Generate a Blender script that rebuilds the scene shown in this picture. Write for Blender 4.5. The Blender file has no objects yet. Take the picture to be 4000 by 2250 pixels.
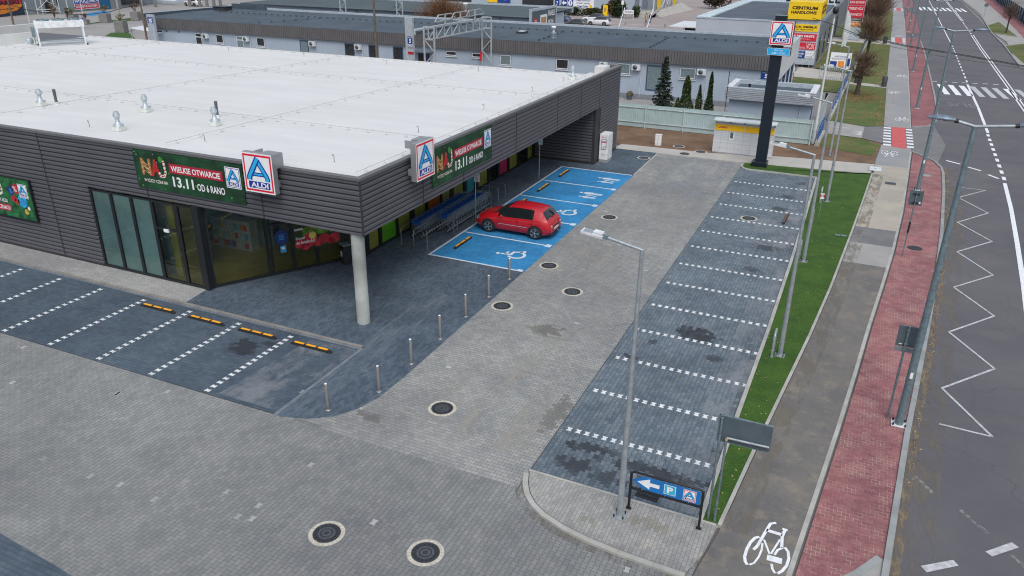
import bpy, math, random
from mathutils import Vector, Matrix
random.seed(7)
sc = bpy.context.scene
R = math.radians
# ---------------------------------------------------------------- camera (frame: x along the shop's gable, y along the aisle)
W0, H0, FPX, CAMH = 4000.0, 2250.0, 3014.16, 13.608
YAW, PIT, ROL = R(24.01977), R(24.08035), R(0.67995)
_f = Vector((-math.sin(YAW)*math.cos(PIT), math.cos(YAW)*math.cos(PIT), -math.sin(PIT)))
_r0 = Vector((math.cos(YAW), math.sin(YAW), 0)); _u0 = _r0.cross(_f)
_r = _r0*math.cos(ROL)+_u0*math.sin(ROL); _u = -_r0*math.sin(ROL)+_u0*math.cos(ROL)
cd = bpy.data.cameras.new('camera'); cam = bpy.data.objects.new('camera', cd); sc.collection.objects.link(cam)
cam.matrix_world = Matrix(((_r.x,_u.x,-_f.x,0),(_r.y,_u.y,-_f.y,0),(_r.z,_u.z,-_f.z,CAMH),(0,0,0,1)))
cd.lens = FPX/W0*36; cd.sensor_width = 36; cd.clip_end = 2000; cd.clip_start = .1
sc.camera = cam
# ---------------------------------------------------------------- sky, sun, exposure
wd = bpy.data.worlds.new('World'); sc.world = wd; wd.use_nodes = True
nt = wd.node_tree; bg = nt.nodes['Background']
sky = nt.nodes.new('ShaderNodeTexSky'); sky.sky_type = 'NISHITA'; sky.sun_disc = False
SUN_EL, SUN_AZ = R(52), R(150)          # azimuth from +y towards +x
sky.sun_elevation = SUN_EL; sky.sun_rotation = SUN_AZ; sky.dust_density = 3; sky.air_density = 1.2
hs = nt.nodes.new('ShaderNodeHueSaturation'); hs.inputs['Saturation'].default_value = .5
nt.links.new(sky.outputs[0], hs.inputs['Color']); tcw = nt.nodes.new('ShaderNodeTexCoord'); spw = nt.nodes.new('ShaderNodeSeparateXYZ'); nt.links.new(tcw.outputs['Generated'], spw.inputs[0])
mrw = nt.nodes.new('ShaderNodeMapRange'); nt.links.new(spw.outputs[2], mrw.inputs[0]); mrw.inputs[3].default_value = .42; mrw.inputs[4].default_value = 1.3   # overcast: brighter overhead than at the horizon
mlw = nt.nodes.new('ShaderNodeMixRGB'); mlw.blend_type = 'MULTIPLY'; mlw.inputs[0].default_value = 1; nt.links.new(hs.outputs[0], mlw.inputs[1]); nt.links.new(mrw.outputs[0], mlw.inputs[2])
nt.links.new(mlw.outputs[0], bg.inputs[0]); bg.inputs[1].default_value = .15
sd = bpy.data.lights.new('sun', 'SUN'); sd.energy = .62; sd.angle = R(24); sd.color = (1, .975, .94)
so = bpy.data.objects.new('sun', sd); sc.collection.objects.link(so)
_d = Vector((math.sin(SUN_AZ)*math.cos(SUN_EL), math.cos(SUN_AZ)*math.cos(SUN_EL), math.sin(SUN_EL)))
so.rotation_euler = _d.to_track_quat('Z', 'Y').to_euler(); so.location = (0, 0, 60)
sc.view_settings.view_transform = 'Standard'; sc.view_settings.look = 'None'
sc.view_settings.exposure = 0.36; sc.view_settings.gamma = 1
sc.cycles.filter_width = 1.1
# ---------------------------------------------------------------- helpers
def pix(px, py, z=0.0):
    """the point of the world at height z seen at (px,py) of the 4000x2250 photograph"""
    d = _f*FPX + _r*(px-W0/2) - _u*(py-H0/2); t = (z-CAMH)/d.z
    return (d.x*t, d.y*t)
def q1(x, y, z=0): return pix(x/2.576, y/2.576, z)
def qa(x, y, z=0): return pix(x/4.025, y/4.025, z)
def qc(x, y, z=0): return pix(1900+x/3.22, y/3.22, z)
def q4(x, y, z=0): return pix(3000+x/2.576, y/2.576, z)
MATS = {}
def nd(nt, t, **k):
    n = nt.nodes.new('ShaderNode'+t)
    for a, b in k.items(): setattr(n, a, b)
    return n
class NM:
    """short hand for node maths"""
    def __init__(s, nt): s.nt = nt
    def m(s, op, a, b=None, c=None):
        n = nd(s.nt, 'Math', operation=op)
        for i, x in enumerate((a, b, c)):
            if x is None: continue
            if isinstance(x, (int, float)): n.inputs[i].default_value = x
            else: s.nt.links.new(x, n.inputs[i])
        return n.outputs[0]
    def vec(s, x, y, z=0.0):
        n = nd(s.nt, 'CombineXYZ')
        for i, v in enumerate((x, y, z)):
            if isinstance(v, (int, float)): n.inputs[i].default_value = v
            else: s.nt.links.new(v, n.inputs[i])
        return n.outputs[0]
    def noise(s, v, scale, det=3, rough=.55):
        n = nd(s.nt, 'TexNoise'); n.inputs['Scale'].default_value = scale; n.inputs['Detail'].default_value = det
        n.inputs['Roughness'].default_value = rough
        if v is not None: s.nt.links.new(v, n.inputs['Vector'])
        return n.outputs['Fac']
    def mix(s, f, a, b, bt='MIX'):
        n = nd(s.nt, 'MixRGB', blend_type=bt)
        for i, x in enumerate((f, a, b)):
            if isinstance(x, (int, float)): n.inputs[i].default_value = x
            elif isinstance(x, tuple): n.inputs[i].default_value = (*x[:3], 1)
            else: s.nt.links.new(x, n.inputs[i])
        return n.outputs[0]
    def ramp(s, v, lo, hi):
        n = nd(s.nt, 'MapRange'); n.interpolation_type = 'SMOOTHSTEP'
        s.nt.links.new(v, n.inputs[0]); n.inputs[1].default_value = lo; n.inputs[2].default_value = hi
        return n.outputs[0]
def base_mat(name):
    m = bpy.data.materials.new(name); m.use_nodes = True
    b = m.node_tree.nodes['Principled BSDF']; MATS[name] = m
    return m, m.node_tree, b, NM(m.node_tree)
def M(name, c, r=.6, m=0., var=.12, sc_=3., bump=0., coat=0., emit=0., dirt=None):
    if name in MATS: return MATS[name]
    mt, nt, b, k = base_mat(name)
    tc = nd(nt, 'TexCoord').outputs['Object']
    n1 = k.noise(tc, sc_, 4)
    f = k.ramp(n1, .3, .7)
    col = k.mix(f, tuple(x*(1-var) for x in c), tuple(min(1, x*(1+var)) for x in c))
    if dirt:
        n2 = k.ramp(k.noise(tc, dirt[1], 6, .7), .5, .75)
        col = k.mix(k.m('MULTIPLY', n2, dirt[2]), col, dirt[0])
    nt.links.new(col, b.inputs['Base Color'])
    b.inputs['Roughness'].default_value = r; b.inputs['Metallic'].default_value = m
    if coat: b.inputs['Coat Weight'].default_value = coat; b.inputs['Coat Roughness'].default_value = .05
    if emit: nt.links.new(col, b.inputs['Emission Color']); b.inputs['Emission Strength'].default_value = emit
    if bump:
        bp = nd(nt, 'Bump'); bp.inputs['Strength'].default_value = bump; bp.inputs['Distance'].default_value = .02
        nt.links.new(k.noise(tc, sc_*8, 4), bp.inputs['Height']); nt.links.new(bp.outputs[0], b.inputs['Normal'])
    return mt
def glass(name, tint=(.55, .6, .6), refl=1.0):
    mt, nt, b, k = base_mat(name); nt.nodes.remove(b)
    tr = nd(nt, 'BsdfTransparent'); tr.inputs[0].default_value = (*tint, 1)
    gl = nd(nt, 'BsdfGlossy'); gl.inputs['Roughness'].default_value = .03; gl.inputs[0].default_value = (.85*refl, .9*refl, .9*refl, 1)
    fr = nd(nt, 'Fresnel'); fr.inputs[0].default_value = 1.55
    f = k.m('ADD', k.m('MULTIPLY', fr.outputs[0], .9), .03)
    mx = nd(nt, 'MixShader'); nt.links.new(f, mx.inputs[0]); nt.links.new(tr.outputs[0], mx.inputs[1]); nt.links.new(gl.outputs[0], mx.inputs[2])
    nt.links.new(mx.outputs[0], nt.nodes['Material Output'].inputs[0])
    return mt
def paver(name, c1, c2, joint, axis='X', L=.2, h=.14, a=.013, jw=.008, dust=(.36, .33, .29), dustf=.35, wet=(), wetc=(.02, .022, .03), jsand=0., big=.16, odd=0.):
    """interlocking double-T blocks (a=0: plain bricks), joints, block to block variation, dust, damp patches that follow the blocks"""
    mt, nt, b, k = base_mat(name); m = k.m
    g = nd(nt, 'NewGeometry').outputs['Position']; sp = nd(nt, 'SeparateXYZ'); nt.links.new(g, sp.inputs[0])
    X, Y = sp.outputs[0], sp.outputs[1]
    u, v = (X, Y) if axis == 'X' else (Y, X)
    v2 = v
    if a:
        tri = m('SUBTRACT', m('MULTIPLY', m('ABSOLUTE', m('SUBTRACT', m('FRACT', m('DIVIDE', u, L)), .5)), 4), 1)
        w = m('MAXIMUM', m('MINIMUM', m('MULTIPLY', tri, 2.2), 1.), -1.)
        v2 = m('ADD', v, m('MULTIPLY', m('MULTIPLY', w, a), m('COSINE', m('MULTIPLY', v, math.pi/h))))
    vr = m('DIVIDE', v2, h); row = m('FLOOR', vr); fv = m('FRACT', vr)
    off = m('MULTIPLY', m('ABSOLUTE', m('MODULO', row, 2.)), .5)
    ur = m('ADD', m('DIVIDE', u, L), off); cell = m('FLOOR', ur); fu = m('FRACT', ur)
    dv = m('MULTIPLY', m('MINIMUM', fv, m('SUBTRACT', 1., fv)), h); du = m('MULTIPLY', m('MINIMUM', fu, m('SUBTRACT', 1., fu)), L)
    d = m('MINIMUM', dv, du)
    jm = m('SUBTRACT', 1., k.ramp(d, jw*.35, jw*1.3))
    wn = nd(nt, 'TexWhiteNoise', noise_dimensions='2D'); cv = k.vec(cell, row); nt.links.new(cv, wn.inputs['Vector'])
    rnd = wn.outputs['Value']
    col = k.mix(rnd, c1, c2)
    if odd:
        col = k.mix(m('MULTIPLY', m('GREATER_THAN', rnd, 1-odd), .55), col, (.55, .55, .54))
    n_big = k.noise(g, big, 4, .6); n_mid = k.noise(g, 1.3, 5, .65); n_fine = k.noise(g, 45, 3, .6)
    col = k.mix(1., col, k.mix(k.ramp(n_big, .3, .7), (.80, .80, .82), (1.14, 1.14, 1.12)), 'MULTIPLY')
    col = k.mix(1., col, k.mix(k.ramp(k.noise(g, .75, 6, .75), .25, .75), (.84, .85, .87), (1.16, 1.15, 1.13)), 'MULTIPLY')
    col = k.mix(1., col, k.mix(n_fine, (.78, .78, .78), (1.22, 1.22, 1.22)), 'MULTIPLY')
    col = k.mix(m('MULTIPLY', k.ramp(n_mid, .5, .8), dustf), col, dust)
    if wet:
        bx, by = (m('MULTIPLY', m('SUBTRACT', cell, m('SUBTRACT', off, .5)), L), m('MULTIPLY', m('ADD', row, .5), h))
        if axis != 'X': bx, by = by, bx
        wns = k.noise(k.vec(bx, by), 2.8, 3, .7); tot = None
        for (px, py, rx, ry, s) in wet:
            e = m('SQRT', m('ADD', m('POWER', m('DIVIDE', m('SUBTRACT', bx, px), rx), 2.), m('POWER', m('DIVIDE', m('SUBTRACT', by, py), ry), 2.)))
            t = m('MULTIPLY', m('SUBTRACT', 1., k.ramp(m('ADD', e, m('MULTIPLY', m('SUBTRACT', wns, .5), 3.2)), .75, 1.15)), m('MULTIPLY', m('ADD', .82, m('MULTIPLY', rnd, .18)), s))
            tot = t if tot is None else m('MAXIMUM', tot, t)
        col = k.mix(tot, col, wetc)
    jc = k.mix(m('MULTIPLY', k.ramp(n_mid, .35, .6), jsand), joint, (.50, .42, .34))
    col = k.mix(m('MULTIPLY', jm, .9), col, jc)
    nt.links.new(col, b.inputs['Base Color']); b.inputs['Roughness'].default_value = .82
    bp = nd(nt, 'Bump'); bp.inputs['Strength'].default_value = .5; bp.inputs['Distance'].default_value = .01
    nt.links.new(m('ADD', k.ramp(d, 0., jw*1.6), m('MULTIPLY', n_fine, .25)), bp.inputs['Height']); nt.links.new(bp.outputs[0], b.inputs['Normal'])
    return mt
def ground_mat(name, c1, c2, scale=.5, speck=.25, dust=None, cracks=0., rough=.9, fine=70, blotch=None):
    mt, nt, b, k = base_mat(name); m = k.m
    g = nd(nt, 'NewGeometry').outputs['Position']
    col = k.mix(k.ramp(k.noise(g, scale, 5, .65), .3, .7), c1, c2)
    nf = k.noise(g, fine, 3, .8)
    col = k.mix(1., col, k.mix(k.ramp(nf, .25, .75), (1-speck,)*3, (1+speck,)*3), 'MULTIPLY')
    if blotch:
        col = k.mix(m('MULTIPLY', k.ramp(k.noise(g, blotch[1], 6, .75), blotch[2], blotch[2]+.12), blotch[3]), col, blotch[0])
    if dust:
        col = k.mix(m('MULTIPLY', k.ramp(k.noise(g, dust[1], 6, .7), .48, .72), dust[2]), col, dust[0])
    if cracks:
        vn = nd(nt, 'TexVoronoi', feature='DISTANCE_TO_EDGE'); vn.inputs['Scale'].default_value = .16
        wv = nd(nt, 'VectorMath', operation='ADD'); nt.links.new(g, wv.inputs[0])
        nn = nd(nt, 'TexNoise'); nn.inputs['Scale'].default_value = .8; nn.inputs['Detail'].default_value = 6; nt.links.new(g, nn.inputs['Vector'])
        nt.links.new(nn.outputs['Color'], wv.inputs[1]); nt.links.new(wv.outputs[0], vn.inputs['Vector'])
        col = k.mix(m('MULTIPLY', m('LESS_THAN', vn.outputs['Distance'], .0025), cracks), col, (.03, .03, .035))
    nt.links.new(col, b.inputs['Base Color']); b.inputs['Roughness'].default_value = rough
    bp = nd(nt, 'Bump'); bp.inputs['Strength'].default_value = .35; bp.inputs['Distance'].default_value = .01
    nt.links.new(nf, bp.inputs['Height']); nt.links.new(bp.outputs[0], b.inputs['Normal'])
    return mt
def alpha_sheet(name, c, thr=.5, scale=3., amt=1., stretch=(1, 1, 1)):
    mt, nt, b, k = base_mat(name)
    g = nd(nt, 'NewGeometry').outputs['Position']; mp = nd(nt, 'Mapping'); mp.inputs['Scale'].default_value = stretch
    nt.links.new(g, mp.inputs[0])
    f = k.m('MULTIPLY', k.ramp(k.noise(mp.outputs[0], scale, 6, .75), thr-.08, thr+.12), amt)
    nt.links.new(k.mix(k.noise(g, 30, 2), tuple(x*.8 for x in c), tuple(x*1.15 for x in c)), b.inputs['Base Color'])
    b.inputs['Roughness'].default_value = .95; nt.links.new(f, b.inputs['Alpha'])
    return mt
# ---------------------------------------------------------------- mesh builder
_TXT = {}
def txt_mesh(s, bold):
    key = (s, bold)
    if key in _TXT: return _TXT[key]
    cu = bpy.data.curves.new('t', 'FONT'); cu.body = s; cu.offset = bold; cu.resolution_u = 3; cu.fill_mode = 'FRONT'
    ob = bpy.data.objects.new('t', cu); sc.collection.objects.link(ob)
    dg = bpy.context.evaluated_depsgraph_get(); me = bpy.data.meshes.new_from_object(ob.evaluated_get(dg))
    vs = [(v.co.x, v.co.y) for v in me.vertices]; fs = [list(p.vertices) for p in me.polygons]
    bpy.data.objects.remove(ob); bpy.data.meshes.remove(me)
    if not vs: vs = [(0, 0), (1, 0), (0, 1)]; fs = []
    x0 = min(v[0] for v in vs); x1 = max(v[0] for v in vs); y0 = min(v[1] for v in vs); y1 = max(v[1] for v in vs)
    _TXT[key] = (vs, fs, x0, x1, y0, y1); return _TXT[key]
class MB:
    def __init__(s): s.v = []; s.f = []; s.mi = []; s.ms = []; s.sm = []; s.T = None
    def mat(s, m):
        if isinstance(m, str): m = MATS[m]
        if m not in s.ms: s.ms.append(m)
        return s.ms.index(m)
    def add(s, vs, fs, m, smooth=False):
        o = len(s.v); i = s.mat(m)
        for p in vs:
            p = Vector(p); s.v.append(s.T @ p if s.T else p)
        for f in fs: s.f.append([o+j for j in f]); s.mi.append(i); s.sm.append(smooth)
        return s
    def face(s, pts, m): return s.add(pts, [list(range(len(pts)))], m)
    def box(s, x0, x1, y0, y1, z0, z1, m):
        v = [(x, y, z) for z in (z0, z1) for x, y in ((x0, y0), (x1, y0), (x1, y1), (x0, y1))]
        return s.add(v, [(3, 2, 1, 0), (4, 5, 6, 7), (0, 1, 5, 4), (1, 2, 6, 5), (2, 3, 7, 6), (3, 0, 4, 7)], m)
    def prism(s, poly, z0, z1, m, bottom=False):
        n = len(poly); v = [(p[0], p[1], z0) for p in poly]+[(p[0], p[1], z1) for p in poly]
        A = sum(poly[i][0]*poly[(i+1) % n][1]-poly[(i+1) % n][0]*poly[i][1] for i in range(n))
        fs = [list(range(n, 2*n))]+[(i, (i+1) % n, n+(i+1) % n, n+i) for i in range(n)]
        if bottom: fs.append(list(range(n-1, -1, -1)))
        if A < 0: fs = [list(reversed(f)) for f in fs]
        return s.add(v, fs, m)
    def bar(s, a, b, w, h, m, up=(0, 0, 1)):
        a = Vector(a); b = Vector(b); d = (b-a).normalized(); up = Vector(up)
        if abs(d.dot(up)) > .99: up = Vector((0, 1, 0))
        x = d.cross(up).normalized()*w/2; y = x.cross(d).normalized()*h/2
        v = [p+sx*x+sy*y for p in (a, b) for sx, sy in ((-1, -1), (1, -1), (1, 1), (-1, 1))]
        return s.add(v, [(0, 1, 2, 3), (7, 6, 5, 4), (4, 5, 1, 0), (5, 6, 2, 1), (6, 7, 3, 2), (7, 4, 0, 3)], m)
    def tube(s, pts, r, m, n=8, caps=True):
        pts = [Vector(p) for p in pts]; N = len(pts); rs = r if isinstance(r, (list, tuple)) else [r]*N
        vs = []; fs = []; prev = None
        for i, p in enumerate(pts):
            d = (pts[min(i+1, N-1)]-pts[max(i-1, 0)]).normalized()
            if prev is None:
                ref = Vector((0, 0, 1)) if abs(d.z) < .9 else Vector((1, 0, 0))
                x = d.cross(ref).normalized()
            else: x = (prev-d*prev.dot(d)).normalized()
            prev = x; y = d.cross(x)
            for j in range(n):
                t = 2*math.pi*j/n; vs.append(p+(x*math.cos(t)+y*math.sin(t))*rs[i])
        for i in range(N-1):
            for j in range(n): fs.append((i*n+j, i*n+(j+1) % n, (i+1)*n+(j+1) % n, (i+1)*n+j))
        s.add(vs, fs, m, True)
        if caps:
            s.add(vs[:n], [list(range(n-1, -1, -1))], m); s.add(vs[-n:], [list(range(n))], m)
        return s
    def lathe(s, x, y, prof, m, n=16, smooth=True):
        vs = [(x+r*math.cos(2*math.pi*j/n), y+r*math.sin(2*math.pi*j/n), z) for r, z in prof for j in range(n)]
        fs = [(i*n+j, i*n+(j+1) % n, (i+1)*n+(j+1) % n, (i+1)*n+j) for i in range(len(prof)-1) for j in range(n)]
        s.add(vs, fs, m, smooth)
        s.add(vs[-n:], [list(range(n))], m); s.add(vs[:n], [list(range(n-1, -1, -1))], m)
        return s
    def build(s, name, parent=None, loc=None, rz=0, bevel=0):
        me = bpy.data.meshes.new(name); me.from_pydata([tuple(v) for v in s.v], [], s.f)
        for m in s.ms: me.materials.append(m)
        me.polygons.foreach_set('material_index', s.mi); me.polygons.foreach_set('use_smooth', s.sm); me.update()
        o = bpy.data.objects.new(name, me); sc.collection.objects.link(o)
        if loc: o.location = loc
        if rz: o.rotation_euler = (0, 0, rz)
        if parent: o.parent = parent
        if bevel:
            md = o.modifiers.new('bevel', 'BEVEL'); md.width = bevel; md.segments = 2; md.limit_method = 'ANGLE'
        return o
class PL:
    """drawing board: rectangles, polygons, strokes and letters on a plane, each layer 3 mm above the last"""
    def __init__(s, mb, o, u, v, w=1., h=1., step=.003):
        s.mb = mb; s.o = Vector(o); s.u = Vector(u).normalized()*w; s.v = Vector(v).normalized()*h
        s.n = s.u.cross(s.v).normalized(); s.st = step
    def P(s, a, b, l): return s.o+s.u*a+s.v*b+s.n*(s.st*l)
    def poly(s, pts, m, l=1): s.mb.add([s.P(a, b, l) for a, b in pts], [list(range(len(pts)))], m)
    def rect(s, a0, b0, a1, b1, m, l=1): s.poly([(a0, b0), (a1, b0), (a1, b1), (a0, b1)], m, l)
    def disc(s, a, b, ra, rb, m, l=1, n=16): s.poly([(a+ra*math.cos(6.2832*i/n), b+rb*math.sin(6.2832*i/n)) for i in range(n)], m, l)
    def stroke(s, pts, w, m, l=1, asp=1.):
        """asp = world width of one u unit / world width of one v unit"""
        P = [Vector((p[0]*asp, p[1])) for p in pts]; N = len(P); Lp = []; Rp = []
        closed = (P[0]-P[-1]).length < 1e-6
        for i, p in enumerate(P):
            if closed: a, b = P[(i-1) % (N-1)], P[(i+1) % (N-1)]
            else: a, b = P[max(i-1, 0)], P[min(i+1, N-1)]
            if i in (0, N-1) and not closed: d = (b-a).normalized(); n = Vector((-d.y, d.x)); q = 1.
            else:
                d1 = (p-a).normalized(); d2 = (b-p).normalized(); n1 = Vector((-d1.y, d1.x)); n2 = Vector((-d2.y, d2.x))
                n = (n1+n2); n = n.normalized() if n.length > 1e-6 else n1; q = 1/max(.4, n.dot(n1))
            Lp.append(p+n*w/2*q); Rp.append(p-n*w/2*q)
        vs = [s.P(p.x/asp, p.y, l) for p in Rp+Lp]
        s.mb.add(vs, [(i, i+1, N+i+1, N+i) for i in range(N-1)], m)
    def arc(s, cx, cy, r, a0, a1, w, m, l=1, asp=1., n=20):
        s.stroke([(cx+r*math.cos(R(a0+(a1-a0)*i/n))/asp, cy+r*math.sin(R(a0+(a1-a0)*i/n))) for i in range(n+1)], w, m, l, asp)
    def text(s, t, a0, b0, a1, b1, m, l=2, bold=.012, slant=0.):
        vs, fs, x0, x1, y0, y1 = txt_mesh(t, bold)
        kx = (a1-a0)/max(x1-x0, 1e-6); ky = (b1-b0)/max(y1-y0, 1e-6)
        s.mb.add([s.P(a0+(x-x0)*kx+slant*(y-y0), b0+(y-y0)*ky, l) for x, y in vs], fs, m)
def tag(o, label, cat, group=None):
    o['label'] = label; o['category'] = cat
    if group: o['group'] = group
    return o
def thing(name, label, cat, loc=(0, 0, 0), rz=0, group=None):
    o = bpy.data.objects.new(name, None); sc.collection.objects.link(o); o.empty_display_size = .2
    o.location = loc; o.rotation_euler = (0, 0, rz); return tag(o, label, cat, group)
def kids(o): return [c for c in bpy.data.objects if c.parent == o]
KID = {}
def tree_of(o):
    if o.name not in KID: KID[o.name] = [(c, tree_of(c)) for c in kids(o)]
    return KID[o.name]
def _cp(o, sub, parent):
    c = o.copy(); sc.collection.objects.link(c); c.parent = parent
    for ch, s2 in sub: _cp(ch, s2, c)
    return c
def dup(o, loc, rz, label, group=None):
    c = _cp(o, tree_of(o), None); c.location = loc; c.rotation_euler = (0, 0, rz); c['label'] = label
    KID.pop(o.name, None)
    if group: c['group'] = group
    return c
def struct(name, mb, kind='structure'):
    o = mb.build(name); o['kind'] = kind; return o
def sheet(name, poly, z, m, kind='structure'):
    n = len(poly); A = sum(poly[i][0]*poly[(i+1) % n][1]-poly[(i+1) % n][0]*poly[i][1] for i in range(n))
    if A < 0: poly = poly[::-1]
    return struct(name, MB().face([(p[0], p[1], z) for p in poly], m), kind)
def offset(line, d):
    out = []; N = len(line)
    for i in range(N):
        a = Vector(line[max(i-1, 0)][:2]); b = Vector(line[min(i+1, N-1)][:2]); t = (b-a).normalized(); n = Vector((-t.y, t.x))
        out.append((line[i][0]+n.x*d, line[i][1]+n.y*d))
    return out
def kerb(line, w, z, m='kerb', z0=-.05, seg=1.0, closed=False):
    """a line of kerb stones with a joint every metre"""
    P = [Vector(p[:2]) for p in line]; mb = MB(); acc = 0
    pts = [P[0]]
    for a, b in zip(P, P[1:]):
        n = max(1, round((b-a).length/seg))
        for i in range(1, n+1): pts.append(a.lerp(b, i/n))
    L = offset(pts, w/2); Rr = offset(pts, -w/2)
    for i in range(len(pts)-1):
        g = .004
        def lp(A, t): return (A[i][0]+(A[i+1][0]-A[i][0])*t, A[i][1]+(A[i+1][1]-A[i][1])*t)
        mb.prism([lp(Rr, g), lp(Rr, 1-g), lp(L, 1-g), lp(L, g)], z0, z+random.uniform(-.002, .002), m)
    return struct('kerb', mb)
# ================================================================ materials
paver('pv_front', (.19, .20, .20), (.24, .248, .244), (.07, .075, .08), 'Y', dust=(.27, .26, .24), dustf=.25, odd=.0012, big=.12)
paver('pv_aisle', (.225, .235, .235), (.295, .30, .29), (.09, .09, .09), 'X', dust=(.40, .38, .33), dustf=.4, odd=.001,
      wet=[(-9.6, 24.8, .62, .5, .7), (-8.9, 24.3, .5, .12, .4), (-7.1, 19.6, .3, 1.1, .6), (-12.4, 16.9, .5, .22, .6), (-13.9, 15.75, .6, .12, .5)], wetc=(.085, .08, .065))
paver('pv_bayL', (.054, .082, .112), (.078, .110, .145), (.025, .03, .042), 'X', dust=(.17, .19, .21), dustf=.35, big=.2,
      wet=[(-19.05, 18.7, .5, .6, .95), (-18.4, 19.3, .3, .2, .8)], wetc=(.018, .02, .028))
paver('pv_bayR', (.092, .128, .160), (.15, .188, .22), (.03, .036, .046), 'Y', dust=(.30, .32, .33), dustf=.42, big=.3,
      wet=[(-4.3, 26.9, .8, .62, 1), (-5.55, 25.5, .2, .3, .85), (-5.6, 18.25, .9, .16, .95), (-3.6, 17.95, 1.7, .24, .95), (-5.7, 17.3, .5, .4, .9), (-4.7, 17.1, .5, .35, .8),
           (-3.0, 17.4, .9, .3, .7), (-6.0, 24.1, .3, .15, .85), (-3.3, 25.2, .3, .25, .8), (-3.3, 34.5, .3, .4, .6), (-2.9, 37.8, .7, .6, .7),
           (-3.2, 44.4, .45, .35, .8), (-3.1, 47.0, .45, .3, .75), (-2.6, 50.3, .35, .4, .6), (-2.1, 19.3, .2, .5, .8), (-2.05, 24.5, .12, 2.2, .7)], wetc=(.022, .026, .034))
paver('pv_entry', (.052, .08, .112), (.095, .13, .168), (.022, .027, .038), 'Y', h=.1, a=0, jw=.005, dust=(.2, .22, .25), dustf=.3, big=.35)
paver('pv_walk', (.27, .275, .275), (.33, .33, .325), (.14, .14, .14), 'X', h=.1, a=0, jw=.005, dust=(.36, .27, .18), dustf=.3)
paver('pv_island', (.24, .245, .24), (.32, .32, .31), (.11, .11, .10), 'Y', h=.1, a=0, jw=.005, dust=(.5, .46, .38), dustf=.4,
      wet=[(-3.1, 15.7, .45, .2, .4), (-4.5, 15.2, .25, .15, .4)], wetc=(.15, .13, .07))
paver('pv_blue', (.020, .20, .44), (.03, .25, .52), (.012, .14, .33), 'X', dust=(.07, .30, .54), dustf=.3, big=.3)
paver('pv_red', (.225, .085, .095), (.30, .125, .13), (.11, .04, .045), 'X', dust=(.42, .27, .23), dustf=.5, jsand=.75, big=.2)
paver('pv_redfar', (.225, .09, .10), (.28, .115, .125), (.2, .09, .09), 'X', dust=(.40, .25, .22), dustf=.3)
ground_mat('asphalt', (.088, .088, .102), (.118, .115, .125), .15, .3, dust=((.165, .155, .15), .35, .35), cracks=.22, blotch=((.035, .035, .04), 1.6, .64, .6))
ground_mat('asphalt_path', (.115, .115, .115), (.165, .155, .14), .5, .22, dust=((.27, .23, .17), 1.3, .6), fine=50, blotch=((.085, .085, .09), .8, .56, .45))
ground_mat('asphalt_patch', (.14, .145, .155), (.18, .18, .185), .6, .2, dust=((.27, .24, .2), .8, .3))
ground_mat('path_beige', (.31, .295, .26), (.40, .37, .31), .35, .12, dust=((.46, .38, .26), .5, .4))
ground_mat('path_light', (.27, .27, .27), (.33, .325, .31), .5, .15, dust=((.38, .33, .25), .6, .3))
ground_mat('path_far', (.24, .25, .26), (.29, .29, .295), .2, .15, dust=((.34, .31, .26), .4, .25))
ground_mat('lawn', (.022, .068, .005), (.042, .102, .009), .9, .55, rough=1, fine=28, dust=((.07, .10, .02), 2.5, .25))
ground_mat('verge', (.055, .10, .02), (.10, .13, .035), .5, .4, rough=1, fine=20, dust=((.23, .13, .06), .45, .9), blotch=((.15, .075, .03), .8, .52, .75))
ground_mat('dirt', (.115, .068, .04), (.19, .115, .07), .5, .4, rough=1, fine=18, dust=((.24, .19, .13), .6, .5), blotch=((.05, .07, .02), .9, .6, .5))
ground_mat('far_ground', (.17, .165, .165), (.22, .21, .20), .08, .12, dust=((.25, .24, .22), .2, .4))
ground_mat('far_lot', (.25, .245, .24), (.31, .30, .29), .1, .1, dust=((.2, .19, .19), .2, .4))
ground_mat('lot_pink', (.27, .235, .23), (.32, .28, .27), .1, .12)
ground_mat('conc_walk', (.36, .355, .33), (.44, .43, .40), .5, .12, dust=((.48, .42, .32), .6, .4))
M('kerb', (.36, .36, .34), .85, var=.15, sc_=1.5, bump=.2, dirt=((.42, .36, .26), 1.2, .5))
M('kerb_road', (.26, .28, .28), .85, var=.15, sc_=1.5, bump=.2)
M('paint', (.72, .75, .78), .7, var=.08, sc_=6, dirt=((.35, .35, .36), 5, .35))
M('paint_old', (.45, .46, .48), .8, var=.2, sc_=6, dirt=((.16, .16, .17), 4, .8))
M('paint_blue', (.55, .64, .72), .7, var=.06, sc_=6, dirt=((.2, .35, .5), 5, .3))
M('block_dull', (.30, .31, .31), .8, var=.3, sc_=.8)
M('block_white', (.62, .65, .66), .8, var=.12, sc_=2, dirt=((.3, .33, .36), 3, .4))
M('paint_red', (.50, .10, .10), .8, var=.15, sc_=3)
M('cast_iron', (.045, .05, .058), .6, .4, var=.25, sc_=20, bump=.3)
M('iron_hole', (.008, .008, .01), .9)
M('conc_ring', (.50, .47, .40), .9, var=.15, sc_=6, bump=.2)
M('galv', (.33, .37, .40), .45, .35, var=.14, sc_=6)
M('galv_dark', (.16, .22, .25), .5, .3, var=.2, sc_=9)
M('steel_white', (.62, .67, .68), .5, .1, var=.06)
M('brushed', (.36, .35, .34), .35, .7, var=.1, sc_=10)
M('black_metal', (.018, .02, .024), .5, .2)
M('navy_metal', (.012, .02, .033), .4, .3, coat=.2)
M('rubber', (.016, .016, .018), .85)
M('yellow_refl', (.95, .43, .015), .5, var=.06)
M('concrete', (.36, .385, .37), .85, var=.14, sc_=1.6, bump=.25, dirt=((.24, .26, .26), 1.1, .55))
M('white_plastic', (.75, .77, .79), .4)
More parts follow.
